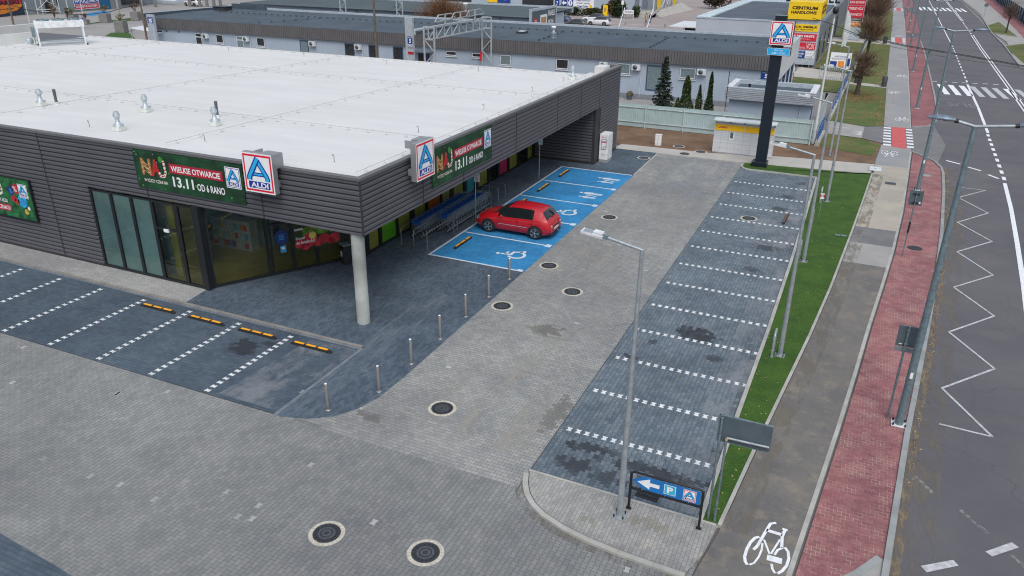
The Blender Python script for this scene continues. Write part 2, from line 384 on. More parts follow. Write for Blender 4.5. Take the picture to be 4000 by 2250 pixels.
M('grey_plastic', (.30, .32, .34), .5)
# ================================================================ ground
sheet('ground', [(-420, -120), (300, -120), (300, 520), (-420, 520)], -.06, 'far_ground')
FG = [(-95, -6), (-2.6, -6), (-2.02, 12.5), (-1.72, 14.3), (-1.5, 16.38), (-6.72, 16.38), (-6.72, 15.7), (-95, 15.7)]
sheet('access_road', FG, 0, 'pv_front')
sheet('aisle', [(-14.9, 15.7), (-6.75, 15.7), (-6.74, 53.9), (-12.68, 53.9), (-12.66, 19.3), (-12.71, 17.96), (-12.95, 17.06), (-13.38, 16.39), (-14.08, 15.91)], 0, 'pv_aisle')
sheet('parking_surface', [(-95, 15.72), (-15.03, 15.72), (-15.05, 20.55), (-95, 20.55)], .001, 'pv_bayL')
sheet('parking_surface', [(-6.73, 16.47), (-1.9, 16.43), (-1.83, 21.6), (-1.72, 28.4), (-1.72, 52.15), (-6.3, 52.2), (-6.73, 53.0)], .004, 'pv_bayR')
_c1 = [qc_ for qc_ in (pix(0, 2083), pix(105, 2155), pix(200, 2197), pix(283, 2250))]
_d1 = Vector((_c1[3][0]-_c1[0][0], _c1[3][1]-_c1[0][1])).normalized()
_a = (_c1[0][0]-_d1.x*20, _c1[0][1]-_d1.y*20); _b = (_c1[3][0]+_d1.x*8, _c1[3][1]+_d1.y*8)
sheet('parking_surface', [_a, (_a[0], -5), (_b[0], -5), _b], .006, 'pv_bayL')
sheet('entrance_paving', [(-24.05, 22.1), (-23.85, 20.68), (-15.2, 20.62), (-15.05, 20.6), (-15.04, 15.7), (-14.9, 15.66), (-14.08, 15.91), (-13.38, 16.39), (-12.95, 17.06),
      (-12.71, 17.96), (-12.65, 19.3), (-12.66, 53.85), (-15.9, 53.85), (-15.9, 49.4), (-20.3, 49.4), (-20.3, 28.2)], .005, 'pv_entry')
sheet('pavement', [(-95, 20.7), (-23.87, 20.7), (-24.05, 22.2), (-95, 22.2)], .006, 'pv_walk')
M('kerb_blue', (.15, .175, .205), .85, var=.2, sc_=1.5); M('kerb_mid', (.22, .215, .20), .85, var=.15, sc_=1.5, dirt=((.30, .27, .22), 1.2, .5))
kerb([(-95, 20.64), (-15.15, 20.57)], .15, .035, z0=-.02, m='kerb_mid'); kerb([(-95, 20.5), (-15.15, 20.43)], .11, .012, 'kerb_blue', z0=-.02)
M('kerb_blue', (.15, .175, .205), .85, var=.2, sc_=1.5)
kerb([(-15.1, 20.5), (-15.1, 15.7)], .12, .01, 'kerb_blue', z0=-.02)
# corner island with curved kerb
_isl = [(-6.76, 16.3), (-6.60, 15.85), (-6.38, 15.48), (-6.1, 15.18), (-5.7, 14.91), (-5.03, 14.66), (-4.31, 14.5), (-3.51, 14.41), (-2.61, 14.36), (-1.85, 14.34)]
sheet('pavement', offset(_isl, .1)+[(-1.6, 15.2), (-1.46, 16.40), (-6.72, 16.44)], .055, 'pv_island')
kerb(_isl, .15, .07, seg=.8)
kerb([(-6.74, 16.46), (-1.5, 16.41)], .07, .065, z0=-.02)
# lawn strip with kerbs
_lr = [(-1.48, 16.43), (-1.16, 20.07), (-.96, 22.09), (-.33, 28.58), (.11, 33.98), (.62, 41.91), (1.04, 49.04), (1.35, 54.77)]
_lk = [(-1.92, 16.45), (-1.86, 21.58), (-1.77, 28.44), (-1.75, 36.2), (-1.78, 44), (-1.86, 52.12), (-6.2, 52.14), (-6.5, 52.35), (-6.68, 52.75), (-6.7, 53.38)]
sheet('lawn', [(-1.86, 16.47)]+_lr+[(1.35, 54.5), (-6.6, 53.8)]+[(p[0]+.05, p[1]+.03) for p in _lk[::-1][:-1]], .05, 'lawn')
kerb(_lk, .13, .085); kerb(offset(_lr, -.05), .10, .07); kerb([(-6.7, 53.88), (-3, 54.15), (1.3, 54.85)], .1, .06)
# paths along the street
PE = [(-.75, 5.5), (-.15, 10.5), (.39, 15.42), (.68, 18.32), (1.08, 22.38), (1.45, 26.5), (1.77, 30.42), (2.2, 34.99), (2.62, 39.73), (3.1, 46.74), (3.49, 54.78), (3.84, 62.6)]
PF = [(3.98, 71.7), (4.1, 84), (4.36, 108.6), (4.55, 148.7), (4.9, 190), (5.2, 300)]
PL0 = [(-2.75, 5.0), (-2.15, 10.5), (-1.72, 14.2)]+offset(_lr, -.12)+[(1.5, 57.7), (1.88, 64.6)]
PLF = [(1.97, 70.9), (2.0, 85), (2.05, 100), (2.2, 125), (2.34, 147), (2.6, 180), (3.0, 300)]
def between(A, B, y0, y1, n=14):
    def at(Lx, y):
        for p, q in zip(Lx, Lx[1:]):
            if p[1] <= y <= q[1]: return p[0]+(q[0]-p[0])*(y-p[1])/(q[1]-p[1])
        return Lx[0][0] if y < Lx[0][1] else Lx[-1][0]
    ys = [y0+(y1-y0)*i/n for i in range(n+1)]
    return [(at(A, y), y) for y in ys]+[(at(B, y), y) for y in reversed(ys)]
sheet('cycle_path', between(PL0, PE, 3, 37.4, 24), .030, 'asphalt_path')
sheet('cycle_path', between(PL0, PE, 37.4, 40.42), .034, 'path_light')
sheet('cycle_path', between(PL0, PE, 40.42, 43.1), .030, 'asphalt_patch')
sheet('cycle_path', between(PL0, PE, 43.1, 57.4), .033, 'path_beige')
sheet('cycle_path', between(PL0, PE, 57.4, 64.0), .030, 'path_far')
sheet('cycle_path', between(PLF, PF, 71.2, 299), .030, 'path_far')
RE = [(1.2, 5), (1.85, 11), (2.42, 15.9), (2.69, 19.04), (3.07, 23.31), (3.22, 25.2), (3.9, 32.51), (4.38, 36.03), (4.97, 44.02), (5.46, 52.12), (5.67, 57.74), (5.42, 59.6), (4.75, 61.34), (3.95, 62.45)]
RE = [(1.2, 5), (1.85, 11), (2.42, 15.9), (2.69, 19.04), (3.03, 23.0), (3.26, 25.2), (3.85, 31.0), (4.38, 36.6), (4.97, 44.02), (5.46, 52.12), (5.67, 57.0), (5.62, 58.6), (5.3, 60.2), (4.75, 61.34), (3.95, 62.45)]
sheet('red_path', offset(PE, -.13)+RE[::-1], .030, 'pv_red')
kerb(PE, .12, .04, z0=-.03); kerb(RE[2:], .16, .09, 'kerb_road')
kerb([(1.35, 15.5), (1.85, 16.14), (2.35, 16.95)], .2, .045, 'kerb_road'); 
sheet('pavement', [(1.5, 15.3), (2.33, 15.2), (2.5, 16.9), (2.36, 16.85), (1.9, 16.1)], .036, 'path_light')
R2 = [(4.1, 71.9), (5.41, 73.0), (6.0, 75.5), (6.3, 80), (6.48, 90.5), (6.66, 111.7), (6.74, 133), (6.66, 148.5)]
sheet('red_path', offset(PF[:4], -.1)+R2[::-1], .031, 'pv_redfar'); kerb(R2, .16, .09, 'kerb_road', seg=2)
R3 = [(4.7, 157), (6.9, 158), (7.1, 180), (7.18, 202), (5.4, 214)]
sheet('red_path', [(4.6, 157)]+R3[::-1][:-1], .031, 'pv_redfar')
sheet('red_path', [(5.0, 224), (7.4, 224), (7.9, 299), (5.3, 299)], .031, 'pv_redfar')
kerb(PF[:5], .1, .04, z0=-.02, seg=3)
# road
sheet('road', [(-2.2, -6), (60, -6), (60, 60), (17.2, 118), (17.6, 124), (18.3, 145), (19.0, 180), (20.4, 270), (21, 300), (4.6, 300), (4, 150), (3.5, 72), (3.5, 64), (2.5, 24), (1.8, 10)], -.01, 'asphalt')
sheet('driveway', [(-2.25, 66.2), (.5, 65.7), (1.9, 64.6), (3.9, 62.3), (5.5, 60), (6.3, 66), (5.8, 73.6), (4.0, 71.8), (2, 71.35), (.55, 70.45), (-2.3, 71.7)], .012, 'asphalt_patch')
sheet('driveway', [(-2.25, 66.3), (.42, 65.75), (.5, 70.4), (-2.3, 71.6)], .018, 'path_light')
# light walk at the back, bare earth, grass in front of the fence
sheet('pavement', [(-15.9, 53.85), (-6.75, 53.85), (-6.6, 53.95), (1.3, 54.95), (1.5, 57.6), (-5.2, 56.75), (-9.3, 55.6), (-15.9, 55.35)], .018, 'conc_walk')
kerb([(-12.72, 53.82), (-6.72, 53.92)], .12, .03, z0=-.02); kerb([(-12.66, 47.5), (-12.72, 53.82)], .1, .02, z0=-.02)
sheet('bare_earth', [(-60, 50), (-16.5, 55.3), (-9.3, 55.6), (-5.3, 56.7), (1.4, 57.75), (1.85, 64.5), (.4, 65.6), (-2.3, 66.1), (-3, 62), (-60, 62)], .008, 'dirt')
sheet('verge', [(-2.35, 61.5), (1.3, 59.9), (1.75, 63.9), (.4, 65.5), (-2.25, 66.1)], .022, 'verge')
sheet('verge', [(-2.35, 71.75), (.55, 70.55), (1.97, 71.3), (2.0, 92.3), (-1.95, 93.3)], .02, 'verge')
sheet('verge', [(-1.9, 95), (2.05, 94.3), (2.2, 136), (-1.3, 137)], .02, 'verge'); sheet('verge', [(-1.2, 144), (2.3, 143), (2.7, 210), (-.6, 210)], .02, 'verge')
sheet('pavement', [(-8, 95.9), (-8, 104.3), (-1.9, 101), (-1.9, 95.1), (2.05, 94.2), (2.0, 92.4), (-1.95, 93.4), (-2.6, 95.0)], .016, 'conc_walk')
sheet('pavement', [(-7, 137.2), (2.2, 136.2), (2.25, 142.8), (-7, 144)], .016, 'conc_walk')
sheet('verge', [(-7.8, 87.5), (-2.2, 87), (-2.2, 94.9), (-7.8, 95.8)], .02, 'verge')
sheet('verge', [(-6.2, 104.5), (-1.8, 101.5), (-1.2, 137), (-6.0, 137)], .02, 'verge')
sheet('verge', [(-6.2, 144.3), (-1.2, 144), (-.8, 190), (-6, 190)], .02, 'verge')
# opposite side of the road
sheet('pavement', [(17.3, 120), (19.3, 150), (18.9, 165), (20.9, 215), (21.2, 300), (34, 300), (27, 190), (22.5, 120)], .02, 'path_light')
sheet('red_path', [(21.9, 142), (24.1, 190), (27.6, 300), (30, 300), (27, 195), (24.2, 142)], .026, 'pv_redfar')
sheet('verge', [(18.6, 165), (19.3, 181), (22.4, 192), (22.0, 160)], .03, 'verge'); sheet('verge', [(18.2, 122), (18.3, 144), (21.55, 149), (22.3, 122)], .03, 'verge')
kerb([(17.4, 118), (18.35, 145.6), (18.6, 165), (20.2, 200), (21, 290)], .2, .1, 'kerb_road', seg=4)
kerb([(18.3, 143.5), (21.5, 148.6)], .15, .1, seg=2); kerb([(18.6, 165), (22, 160)], .15, .1, seg=2)
# ground behind the shop and beyond
sheet('parking_surface', [(-160, 62.2), (-10.4, 62.2), (-10.6, 73.9), (-160, 73.9)], -.01, 'far_lot')
sheet('verge', [(-60, 61.6), (-10.5, 61.7), (-10.7, 70.3), (-60, 70)], .004, 'dirt')
sheet('parking_surface', [(-200, 74), (-88.5, 74), (-88.5, 90), (-60, 128), (-60, 220), (-200, 220)], -.02, 'far_lot')
sheet('parking_surface', [(-60, 112), (-10, 105), (-12, 230), (-60, 230)], -.015, 'lot_pink')
sheet('lawn', [qa(1330, 380), qa(2110, 318), qa(2120, 275), qa(1560, 345)], .02, 'lawn')
sheet('lawn', [qa(1640, 575), qa(1750, 515), qa(2020, 510), qa(2150, 625), qa(1800, 620)], .02, 'lawn')
sheet('parking_surface', [(-17.52, 29.66), (-12.64, 29.6), (-12.66, 47.3), (-17.58, 47.44)], .012, 'pv_blue')
# sand washed along the kerb
alpha_sheet('sand', (.27, .215, .14), .5, 1.6, .75, (3, .8, 1)); alpha_sheet('sand_soft', (.20, .18, .145), .5, 1., .5, (2, .6, 1))
sheet('sand_drift', offset(RE[2:12], -.08)+offset(RE[2:12], -.32)[::-1], .002, 'sand', 'stuff')
sheet('sand_drift', offset(RE[2:12], -.08)+offset(RE[2:12], -1.0)[::-1], -.002, 'sand_soft', 'stuff')
sheet('sand_drift', offset(_lr, -.12)+offset(_lr, -.75)[::-1], .036, 'sand_soft', 'stuff')
sheet('sand_drift', offset(_isl, -.08)+offset(_isl, -.3)[::-1], .005, 'sand_soft', 'stuff')
alpha_sheet('dust_pale', (.40, .385, .35), .56, .9, .55, (1.5, .22, 1)); alpha_sheet('dust_blue', (.22, .27, .31), .5, 1.4, .38, (2.4, .35, 1)); alpha_sheet('dust_soft', (.30, .33, .36), .5, .8, .5, (1, .5, 1)); alpha_sheet('oil', (.05, .05, .055), .6, 1.1, .6)
sheet('dust', [(-11.6, 17), (-7.2, 17), (-7.2, 53), (-11.6, 53)], .003, 'dust_pale', 'stuff')
sheet('dust', [(-11.2, 44), (-7.2, 44), (-7.2, 53.6), (-11.2, 53.6)], .0045, 'dust_soft', 'stuff')
sheet('dust', [(-3.0, 16.6), (-1.93, 16.6), (-1.8, 30), (-1.76, 52), (-2.7, 52)], .0075, 'dust_soft', 'stuff')
sheet('dust', [(-15.0, 15.9), (-14.1, 16.1), (-14.3, 26), (-15.6, 26)], .008, 'dust_blue', 'stuff')
sheet('dust', [(-17.6, 15.9), (-15.2, 15.9), (-15.2, 20.3), (-17.2, 20.3)], .0035, 'dust_soft', 'stuff')
sheet('dust', [(-4.2, 38), (-2.0, 38), (-2.0, 43.2), (-4.4, 43.2)], .0085, 'dust_soft', 'stuff')
# ================================================================ painted and paved markings
mk = MB(); Z = .020
def dblock(mb, cx, cy, axis, z, m='block_white'):
    """one white double-T paving block"""
    a, b, c = .098, .081, .055
    P = [(-a, -b), (-a*.62, -b), (-a*.3, -c), (a*.3, -c), (a*.62, -b), (a, -b), (a, b), (a*.62, b), (a*.3, c), (-a*.3, c), (-a*.62, b), (-a, b)]
    if axis == 'Y': P = [(-q, p) for p, q in P]
    j = random.uniform(-.004, .004); mb.face([(cx+p+j, cy+q, z) for p, q in P], m)
bl = MB()
for k in range(-8, 5):                                          # left bays: one row every 2.51 m
    x = -18.05-2.51*(5-k-1)
    for i in range(16): dblock(bl, x, 15.86+.28*i+.03, 'X', .006)
sL = [16.62+2.505*k for k in range(0)]
yR = [18.25, 20.78, 23.2, 25.8, 28.4, 30.98, 33.5, 36.05, 38.55, 41.1, 43.6, 46.15, 48.7]
_p = [(2247.8, 1683), (2319, 1523.5), (2405.7, 1395.6), (2483.3, 1285.8), (2545.4, 1189), (2605.6, 1103.5), (2656, 1029), (2701.9, 961.4), (2743.4, 901.6), (2780.3, 847.3), (2813.3, 796.8), (2844.4, 751.8), (2873.4, 709.8)]
yR = [pix(*p)[1] for p in _p]
for y in yR:
    for i in range(17): dblock(bl, -6.42+.28*i, y, 'Y', .009)
struct('parking_marking', bl)
for x, y in [pix(*p) for p in ((457, 1537), (1182, 1530), (460, 1120+1080/2.576), (655, 1530), (170, 1792), (352, 1860), (470, 1893), (604, 1950), (718, 1883), (887, 1920), (930, 2018), (985, 2027),  (1214, 1816), (1460, 2040), (1009, 1975))]:
    dblock(mk, x, y, 'Y', .004, 'block_dull')
def quad(a, b, w, z=Z, m='paint', mb=mk):
    a = Vector(a); b = Vector(b); n = (b-a).normalized(); n = Vector((-n.y, n.x))*w/2
    mb.face([(*(a-n), z), (*(b-n), z), (*(b+n), z), (*(a+n), z)], m)
# blue bays
bb = MB()
for y in (29.66, 33.2, 36.72, 40.3, 43.82, 47.38):
    quad((-17.55, y), (-12.72, y), .12, .016, 'paint_blue', bb)
    if y < 47: quad((-12.86, y-.18 if y > 30 else y-.05), (-12.86, y+.18), .28, .0165, 'paint_blue', bb)
quad((-17.56, 29.6), (-17.56, 47.44), .12, .0155, 'paint_blue', bb)
pb = PL(bb, (0, 0, .0175), (1, 0, 0), (0, 1, 0), step=0)
def wheelchair(P, cx, cy, s, m, w=.115):
    """figure with its head at -x, seen with the bay entered from +x"""
    f = lambda a, b: (cx-b*s, cy+a*s)
    P.disc(*f(-.12, .56), .085*s, .085*s, m)
    P.stroke([f(-.1, .45), f(-.06, .08), f(.22, .06), f(.36, -.3), f(.48, -.27)], w*s, m)
    P.stroke([f(-.08, .28), f(.18, .26)], w*.8*s, m)
    P.stroke([f(-.02+.3*math.cos(R(t)), -.14+.3*math.sin(R(t))) for t in range(125, 372, 13)], w*s, m)
for y in (31.4, 34.95, 38.5): wheelchair(pb, -13.95, y, 1.3, 'paint_blue')
def family(P, cx, cy, s, m):
    for dy, k in ((-.38, .85), (.22, 1.15)):
        f = lambda a, b: (cx-b*s*k, cy+dy*s+a*s*k)
        P.disc(*f(0, .42), .075*s*k, .075*s*k, m)
        P.poly([f(-.07, .31), f(-.2, -.02), f(-.16, -.04), f(-.09, .12), f(-.1, -.45), f(-.02, -.45), f(0, -.1), f(.02, -.45), f(.1, -.45), f(.09, .12), f(.16, -.04), f(.2, -.02), f(.07, .31)], m)
    f = lambda a, b: (cx-b*s, cy+a*s)
    P.disc(*f(-.08, .12), .06*s, .06*s, m); P.stroke([f(-.08, .08), f(-.08, -.12), f(-.13, -.36)], .07*s, m); P.stroke([f(-.3, .05), f(.1, .1)], .05*s, m)
for y in (42.1, 45.6): family(pb, -13.78, y, 1.3, 'paint_blue')
struct('bay_marking', bb)
# bicycles on the cycle path
def bicycle(cx, cy, L, ang, m='paint', z=.036, mb=mk, sy=2.9):
    """bicycle mark, drawn out lengthways so that riders see it upright"""
    c, s_ = (math.cos(ang), math.sin(ang)) if ang is not None else (.94, -.34)
    P = PL(mb, (cx, cy, z), (c, s_, 0), (-s_, c, 0) if ang is not None else (.06, 1, 0), step=0); k = L; S = lambda pts, w: P.stroke([(x*k, y*k*sy) for x, y in pts], w*k, m)
    for wx in (-.29, .29):
        for a0, a1 in ((15, 165), (195, 345)): S([(wx+.19*math.cos(R(a0+(a1-a0)*i/14)), .19*math.sin(R(a0+(a1-a0)*i/14))) for i in range(15)], .06)
    S([(-.29, 0), (-.15, .24), (.17, .24)], .05); S([(-.19, .33), (-.02, -.02), (.17, .24)], .055); S([(-.29, 0), (-.02, -.02)], .05)
    S([(.29, 0), (.16, .34)], .055); S([(.10, .36), (.17, .36), (.26, .40), (.26, .46)], .05); S([(-.27, .34), (-.11, .34)], .07)
def _gb(pts, w): 
    Pg = PL(mk, (0, 0, .036), (1, 0, 0), (0, 1, 0), step=0); Pg.stroke([pix(2734+x/2.184, 1875+y/2.184) for x, y in pts], w, 'paint')
for pts, w in (([(505, 494), (470, 502), (430, 540), (398, 600), (380, 660), (385, 705), (402, 732)], .075), ([(420, 732), (460, 718), (500, 665), (525, 605), (532, 548)], .05), ([(455, 604), (488, 572), (560, 448), (600, 382), (648, 374)], .075),
               ([(566, 436), (702, 478)], .11), ([(722, 440), (700, 492), (696, 590)], .075), ([(702, 424), (746, 440)], .08), ([(546, 518), (592, 640)], .05), ([(682, 516), (604, 640)], .05), ([(570, 668), (698, 704)], .2),
               ([(722, 584), (750, 620), (757, 680), (738, 740), (700, 785), (660, 808)], .07), ([(640, 806), (616, 768), (610, 724)], .06), ([(634, 648), (662, 606), (706, 588)], .06)): _gb(pts, w)
bicycle(3.37, 74.9, 1.12, 0); bicycle(2.73, 89.9, 1.12, math.pi); bicycle(3.63, 102, 1.15, 0); bicycle(2.42, 61.5, 1.12, math.pi)
bicycle(3.6, 150.5, 1.3, 0)
# red crossings of the cycle path
for y0, y1 in ((63.6, 71.2), (139.2, 147.9), (213.5, 222.8)):
    x0 = 1.95+max(0, (y0-63)*.006); n = 7
    mk.face([(x0+.6, y0, .034), (x0+1.62, y0-.2, .034), (x0+1.62, y1+.2, .034), (x0+.6, y1, .034)], 'paint_red')
    for i in range(n):
        y = y0+(y1-y0)*(i+.25)/n; h_ = (y1-y0)/n*.5
        for a, b in ((x0, x0+.56), (x0+1.66, x0+2.12)): mk.face([(a, y, .035), (b, y, .035), (b, y+h_, .035), (a, y+h_, .035)], 'paint')
# road paint
def path(pts, w, m='paint', z=.003):
    P = PL(mk, (0, 0, z), (1, 0, 0), (0, 1, 0), step=0); P.stroke(pts, w, m)
path([(5.9, 16), (6.55, 22), (7.35, 31), (7.95, 38), (8.4, 44), (8.85, 50.5), (9.15, 56.3)], .22)
for i in range(9): path([(9.22+.045*i, 57.1+1.75*i), (9.25+.045*i, 58.0+1.75*i)], .22)
path([(9.68, 72.6), (9.95, 84), (10.12, 99.3)], .22)
for i in range(14): path([(10.2+.06*i, 101+3.1*i), (10.25+.06*i, 102.6+3.1*i)], .16)
path([(11.0, 145), (11.5, 200), (11.9, 240), (12.3, 299)], .15)
for dx in (0, .32): path([(13.6+dx, 80+(dx*3)), (13.95+dx, 99.8), (14.5+dx, 137), (15.0+dx, 160)], .13); path([(15.55+dx, 190), (16.0+dx, 235), (16.6+dx, 299)], .14)
for i in range(8): path([(13.3+.02*i, 55+2.8*i), (13.32+.02*i, 56.3+2.8*i)], .14)
for i in range(9): path([(15.15+.05*i, 162+3*i), (15.18+.05*i, 163.5+3*i)], .2)
zz = [(6.32, 53.95), (7.88, 53.96), (6.22, 51.49), (7.55, 48.89), (5.85, 46.3), (7.26, 43.71), (5.52, 41.28), (6.83, 38.67), (5.09, 36.32), (6.40, 33.76), (4.63, 31.36), (5.94, 28.84), (4.16, 26.55), (5.42, 24.02), (3.97, 24.11)]
for a, b in zip(zz, zz[1:]): quad(a, b, .085, .003, 'paint_old')
for i in range(8): x = 7.1+1.05*i; mk.face([(x+.35, 91.2, .003), (x+.9, 91.2, .003), (x+.5, 98, .003), (x-.05, 98, .003)], 'paint' if i in (0, 1, 2, 6) else 'paint_old')
for i in range(7): path([(6.6+1.02*i, 99.9+.16*i), (7.15+1.02*i, 99.98+.16*i)], .25)
for i in range(10): x = 8.4+1.05*i; mk.face([(x+.3, 219, .003), (x+.85, 219, .003), (x+.5, 231, .003), (x-.05, 231, .003)], 'paint')
for a, b in (((4.49, 62.68), (5.39, 61.86)), ((6.08, 61.06), (6.9, 60.34)), ((7.31, 59.74), (8.03, 59.05)), ((8.39, 58.14), (8.91, 57.35))): quad(a, b, .2, .003)
mk.face([(x, y, .003) for x, y in ((3.25, 17.11), (3.38, 16.94), (4.09, 17.51), (3.98, 17.67))], 'paint_old'); mk.face([(x, y, .003) for x, y in ((4.73, 18.33), (4.86, 18.2), (5.51, 18.85), (5.37, 18.99))], 'paint_old')
alpha_sheet('paint_worn', (.5, .5, .5), .52, 9, .7)
quad((3.21, 20.87), (3.62, 20.27), .12, .003, 'paint_worn'); quad((4.26, 19.84), (4.85, 19.1), .12, .003, 'paint_worn'); quad((5.3, 18.5), (5.9, 17.7), .12, .003, 'paint_worn')
quad((-1.6, 69.1), (-.6, 69.1), .1, .023); 
for i in range(4): mk.face([(-.5, 67.0+i*.42, .023), (.35, 66.9+i*.42, .023), (.35, 67.1+i*.42, .023)], 'paint')
# far car park bays
for i in range(12): x, y = -128+3.0*i, 92+1.5*i; path([(x, y), (x+1.2, y+4.4)], .14, z=-.012)
for i in range(12): path([(-150+1.5*i+18, 112+2.2*i), (-146+1.5*i+18, 114+2.2*i)], .14, z=-.012)
for i in range(9): path([(-44+2.6*i, 132), (-44+2.6*i+.2, 136.5)], .12, z=-.01)
path([(-50, 147.5), (-22, 148.5)], .14, z=-.01)
mk.face([(*qa(1250, 235), -.008), (*qa(1450, 252), -.008), (*qa(1760, 190), -.008), (*qa(1600, 168), -.008)], 'pv_blue')
_B = PL(mk, (9.9, 86.4, .003), (-1, 0, 0), (0, -1, 0), step=0); _B.text('BUS', 0, 0, 2.5, 2.2, 'paint_worn', 1)
struct('road_marking', mk)
# ================================================================ shop building
M('clad', (.088, .088, .106), .45, 0, var=.08, sc_=.5, dirt=((.12, .12, .125), .7, .3))
M('clad_seam', (.03, .03, .035), .6)
M('cap_metal', (.16, .16, .165), .45, .3, var=.05)
M('soffit', (.17, .17, .17), .8)
M('frame_dark', (.02, .024, .028), .4, .3)
M('int_floor', (.55, .46, .10), .35, var=.15, sc_=1.2)
M('int_wall', (.36, .42, .38), .8, var=.15); M('int_teal', (.22, .46, .46), .6, var=.2, sc_=.8)
M('sign_sky2', (.1, .3, .6), .5); M('crim2', (.5, .03, .05), .5); M('film_teal', (.34, .52, .50), .2, var=.16, sc_=.7); M('film_yellow', (.42, .40, .08), .3, var=.2, sc_=1.2)
M('film_green', (.20, .62, .03), .35, var=.12, sc_=2); M('film_orange', (.6, .18, .03), .35, var=.12); M('film_cyan', (.06, .48, .50), .35, var=.1); M('film_pink', (.75, .06, .18), .35, var=.1)
glass('pane_glass', (.78, .82, .76)); glass('pane_clear', (.8, .84, .84))
mt, nt, b, k = base_mat('membrane')
g = nd(nt, 'NewGeometry').outputs['Position']; sp = nd(nt, 'SeparateXYZ'); nt.links.new(g, sp.inputs[0])
fy = k.m('FRACT', k.m('DIVIDE', sp.outputs[1], 1.45)); ln = k.m('LESS_THAN', k.m('ABSOLUTE', k.m('SUBTRACT', fy, .5)), .012)
fx = k.m('FRACT', k.m('DIVIDE', k.m('ADD', sp.outputs[0], k.m('MULTIPLY', k.m('FLOOR', k.m('DIVIDE', sp.outputs[1], 1.45)), 3.3)), 9.)); l2 = k.m('LESS_THAN', fx, .004)
mp = nd(nt, 'Mapping'); mp.inputs['Scale'].default_value = (.35, 1.6, 1); nt.links.new(g, mp.inputs[0])
c = k.mix(k.ramp(k.noise(mp.outputs[0], .5, 5, .65), .3, .75), (.59, .60, .60), (.66, .67, .665))
c = k.mix(k.m('MULTIPLY', k.ramp(k.noise(g, .13, 4), .45, .75), .3), c, (.53, .55, .49))
c = k.mix(k.m('MULTIPLY', k.m('MAXIMUM', ln, l2), .16), c, (.33, .34, .35))
nt.links.new(c, b.inputs['Base Color']); b.inputs['Roughness'].default_value = .6
XC, YC, ZT, ZS = -15.78, 22.0, 5.93, 3.75
def cladding(mb, p0, p1, z0, z1, n, pitch=.2, dep=.055, m='clad', t=.08):
    """horizontal profiled sheet between two plan points; n = outward normal"""
    a = Vector((*p0, 0)); b = Vector((*p1, 0)); n = Vector((*n, 0)).normalized(); prof = []; z = z1
    while z-pitch > z0+.01:
        prof += [(-dep, z), (0, z-pitch*.2), (0, z-pitch*.72), (-dep, z-pitch*.78)]; z -= pitch
    prof += [(-dep, z), (0, z-.03), (0, z0)]
    vs = []; fs = []
    for d, zz in prof: vs += [a+n*d+Vector((0, 0, zz)), b+n*d+Vector((0, 0, zz))]
    for i in range(len(prof)-1): fs.append((2*i, 2*i+2, 2*i+3, 2*i+1))
    if (b-a).cross(Vector((0, 0, -1))).dot(n) < 0: fs = [f[::-1] for f in fs]
    mb.add(vs, fs, m)
shop = thing('supermarket', 'long supermarket with dark ribbed metal walls and a flat white roof beside the car park', 'shop')
# walls
w = MB()
cladding(w, (-90, YC), (-30.06, YC), .12, ZT-.09, (0, -1)); w.box(-90, -30.06, YC+.04, YC+.14, .1, ZT-.1, 'clad_seam')
w.box(-90, -30.06, YC-.0, YC+.06, -.02, .12, 'clad_seam'); w.build('wall', shop)
w = MB(); cladding(w, (XC, 49.6), (XC, 53.75), .15, ZT-.09, (1, 0)); w.box(-16.05, XC-.04, 49.55, 53.75, .12, ZT-.1, 'clad_seam'); w.box(-16, XC, 49.6, 53.7, -.02, .15, 'clad_seam')
cladding(w, (XC-.3, 53.76), (-18.0, 53.76), .15, 5.3, (0, 1)); w.box(-18.0, XC-.3, 53.6, 53.72, 0, 5.3, 'clad_seam')
w.build('wall', shop)
w = MB(); cladding(w, (-20.1, 48.72), (-16.0, 48.72), .2, ZS, (0, -1), m='clad'); w.box(-20.2, -15.82, 48.76, 49.55, 0, ZS, 'clad_seam'); w.build('wall', shop)
# fascias over the glazing
w = MB(); cladding(w, (-30.06, YC), (XC, YC), ZS, ZT-.09, (0, -1)); w.box(-30.06, XC-.04, YC+.04, YC+.16, ZS+.01, ZT-.1, 'clad_seam')
cladding(w, (XC, YC), (XC, 49.6), ZS, ZT-.09, (1, 0)); w.box(XC-.16, XC-.04, YC+.16, 49.6, ZS+.01, ZT-.1, 'clad_seam')
w.box(XC-.03, XC+.02, YC-.02, YC+.03, ZS-.02, ZT-.08, 'clad_seam')
w.build('fascia', shop)
for x in (-86, -75.4, -64.8, -54, -43.3, -32.62): MB().box(x-.025, x+.025, YC-.012, YC, .1, ZT-.1, 'clad_seam').build('panel_joint', shop)
for x in (-26.46, -20.36): MB().box(x-.025, x+.025, YC-.012, YC, ZS, ZT-.1, 'clad_seam').build('panel_joint', shop)
for y in (26.36, 29.93, 35.71, 41.52, 45.54, 49.2): MB().box(XC, XC+.012, y-.025, y+.025, ZS, ZT-.1, 'clad_seam').build('panel_joint', shop)
w = MB(); w.box(-90, XC+.04, YC-.05, YC+.2, ZT-.1, ZT, 'cap_metal'); w.box(XC-.2, XC+.04, YC+.2, 53.8, ZT-.1, ZT, 'cap_metal'); w.box(-16.6, XC-.2, 53.6, 53.8, ZT-.3, ZT, 'cap_metal')
w.build('roof_edge', shop)
w = MB(); w.box(-30.05, XC-.16, YC+.16, 49.6, ZS+.02, ZS+.12, 'soffit'); w.build('soffit', shop)
w = MB()
w.face([(-62.4, YC+.1, 5.80), (XC-.1, YC+.1, 5.80), (XC-.1, 48.9, 5.80), (-62.4, 48.9, 5.80)], 'membrane')
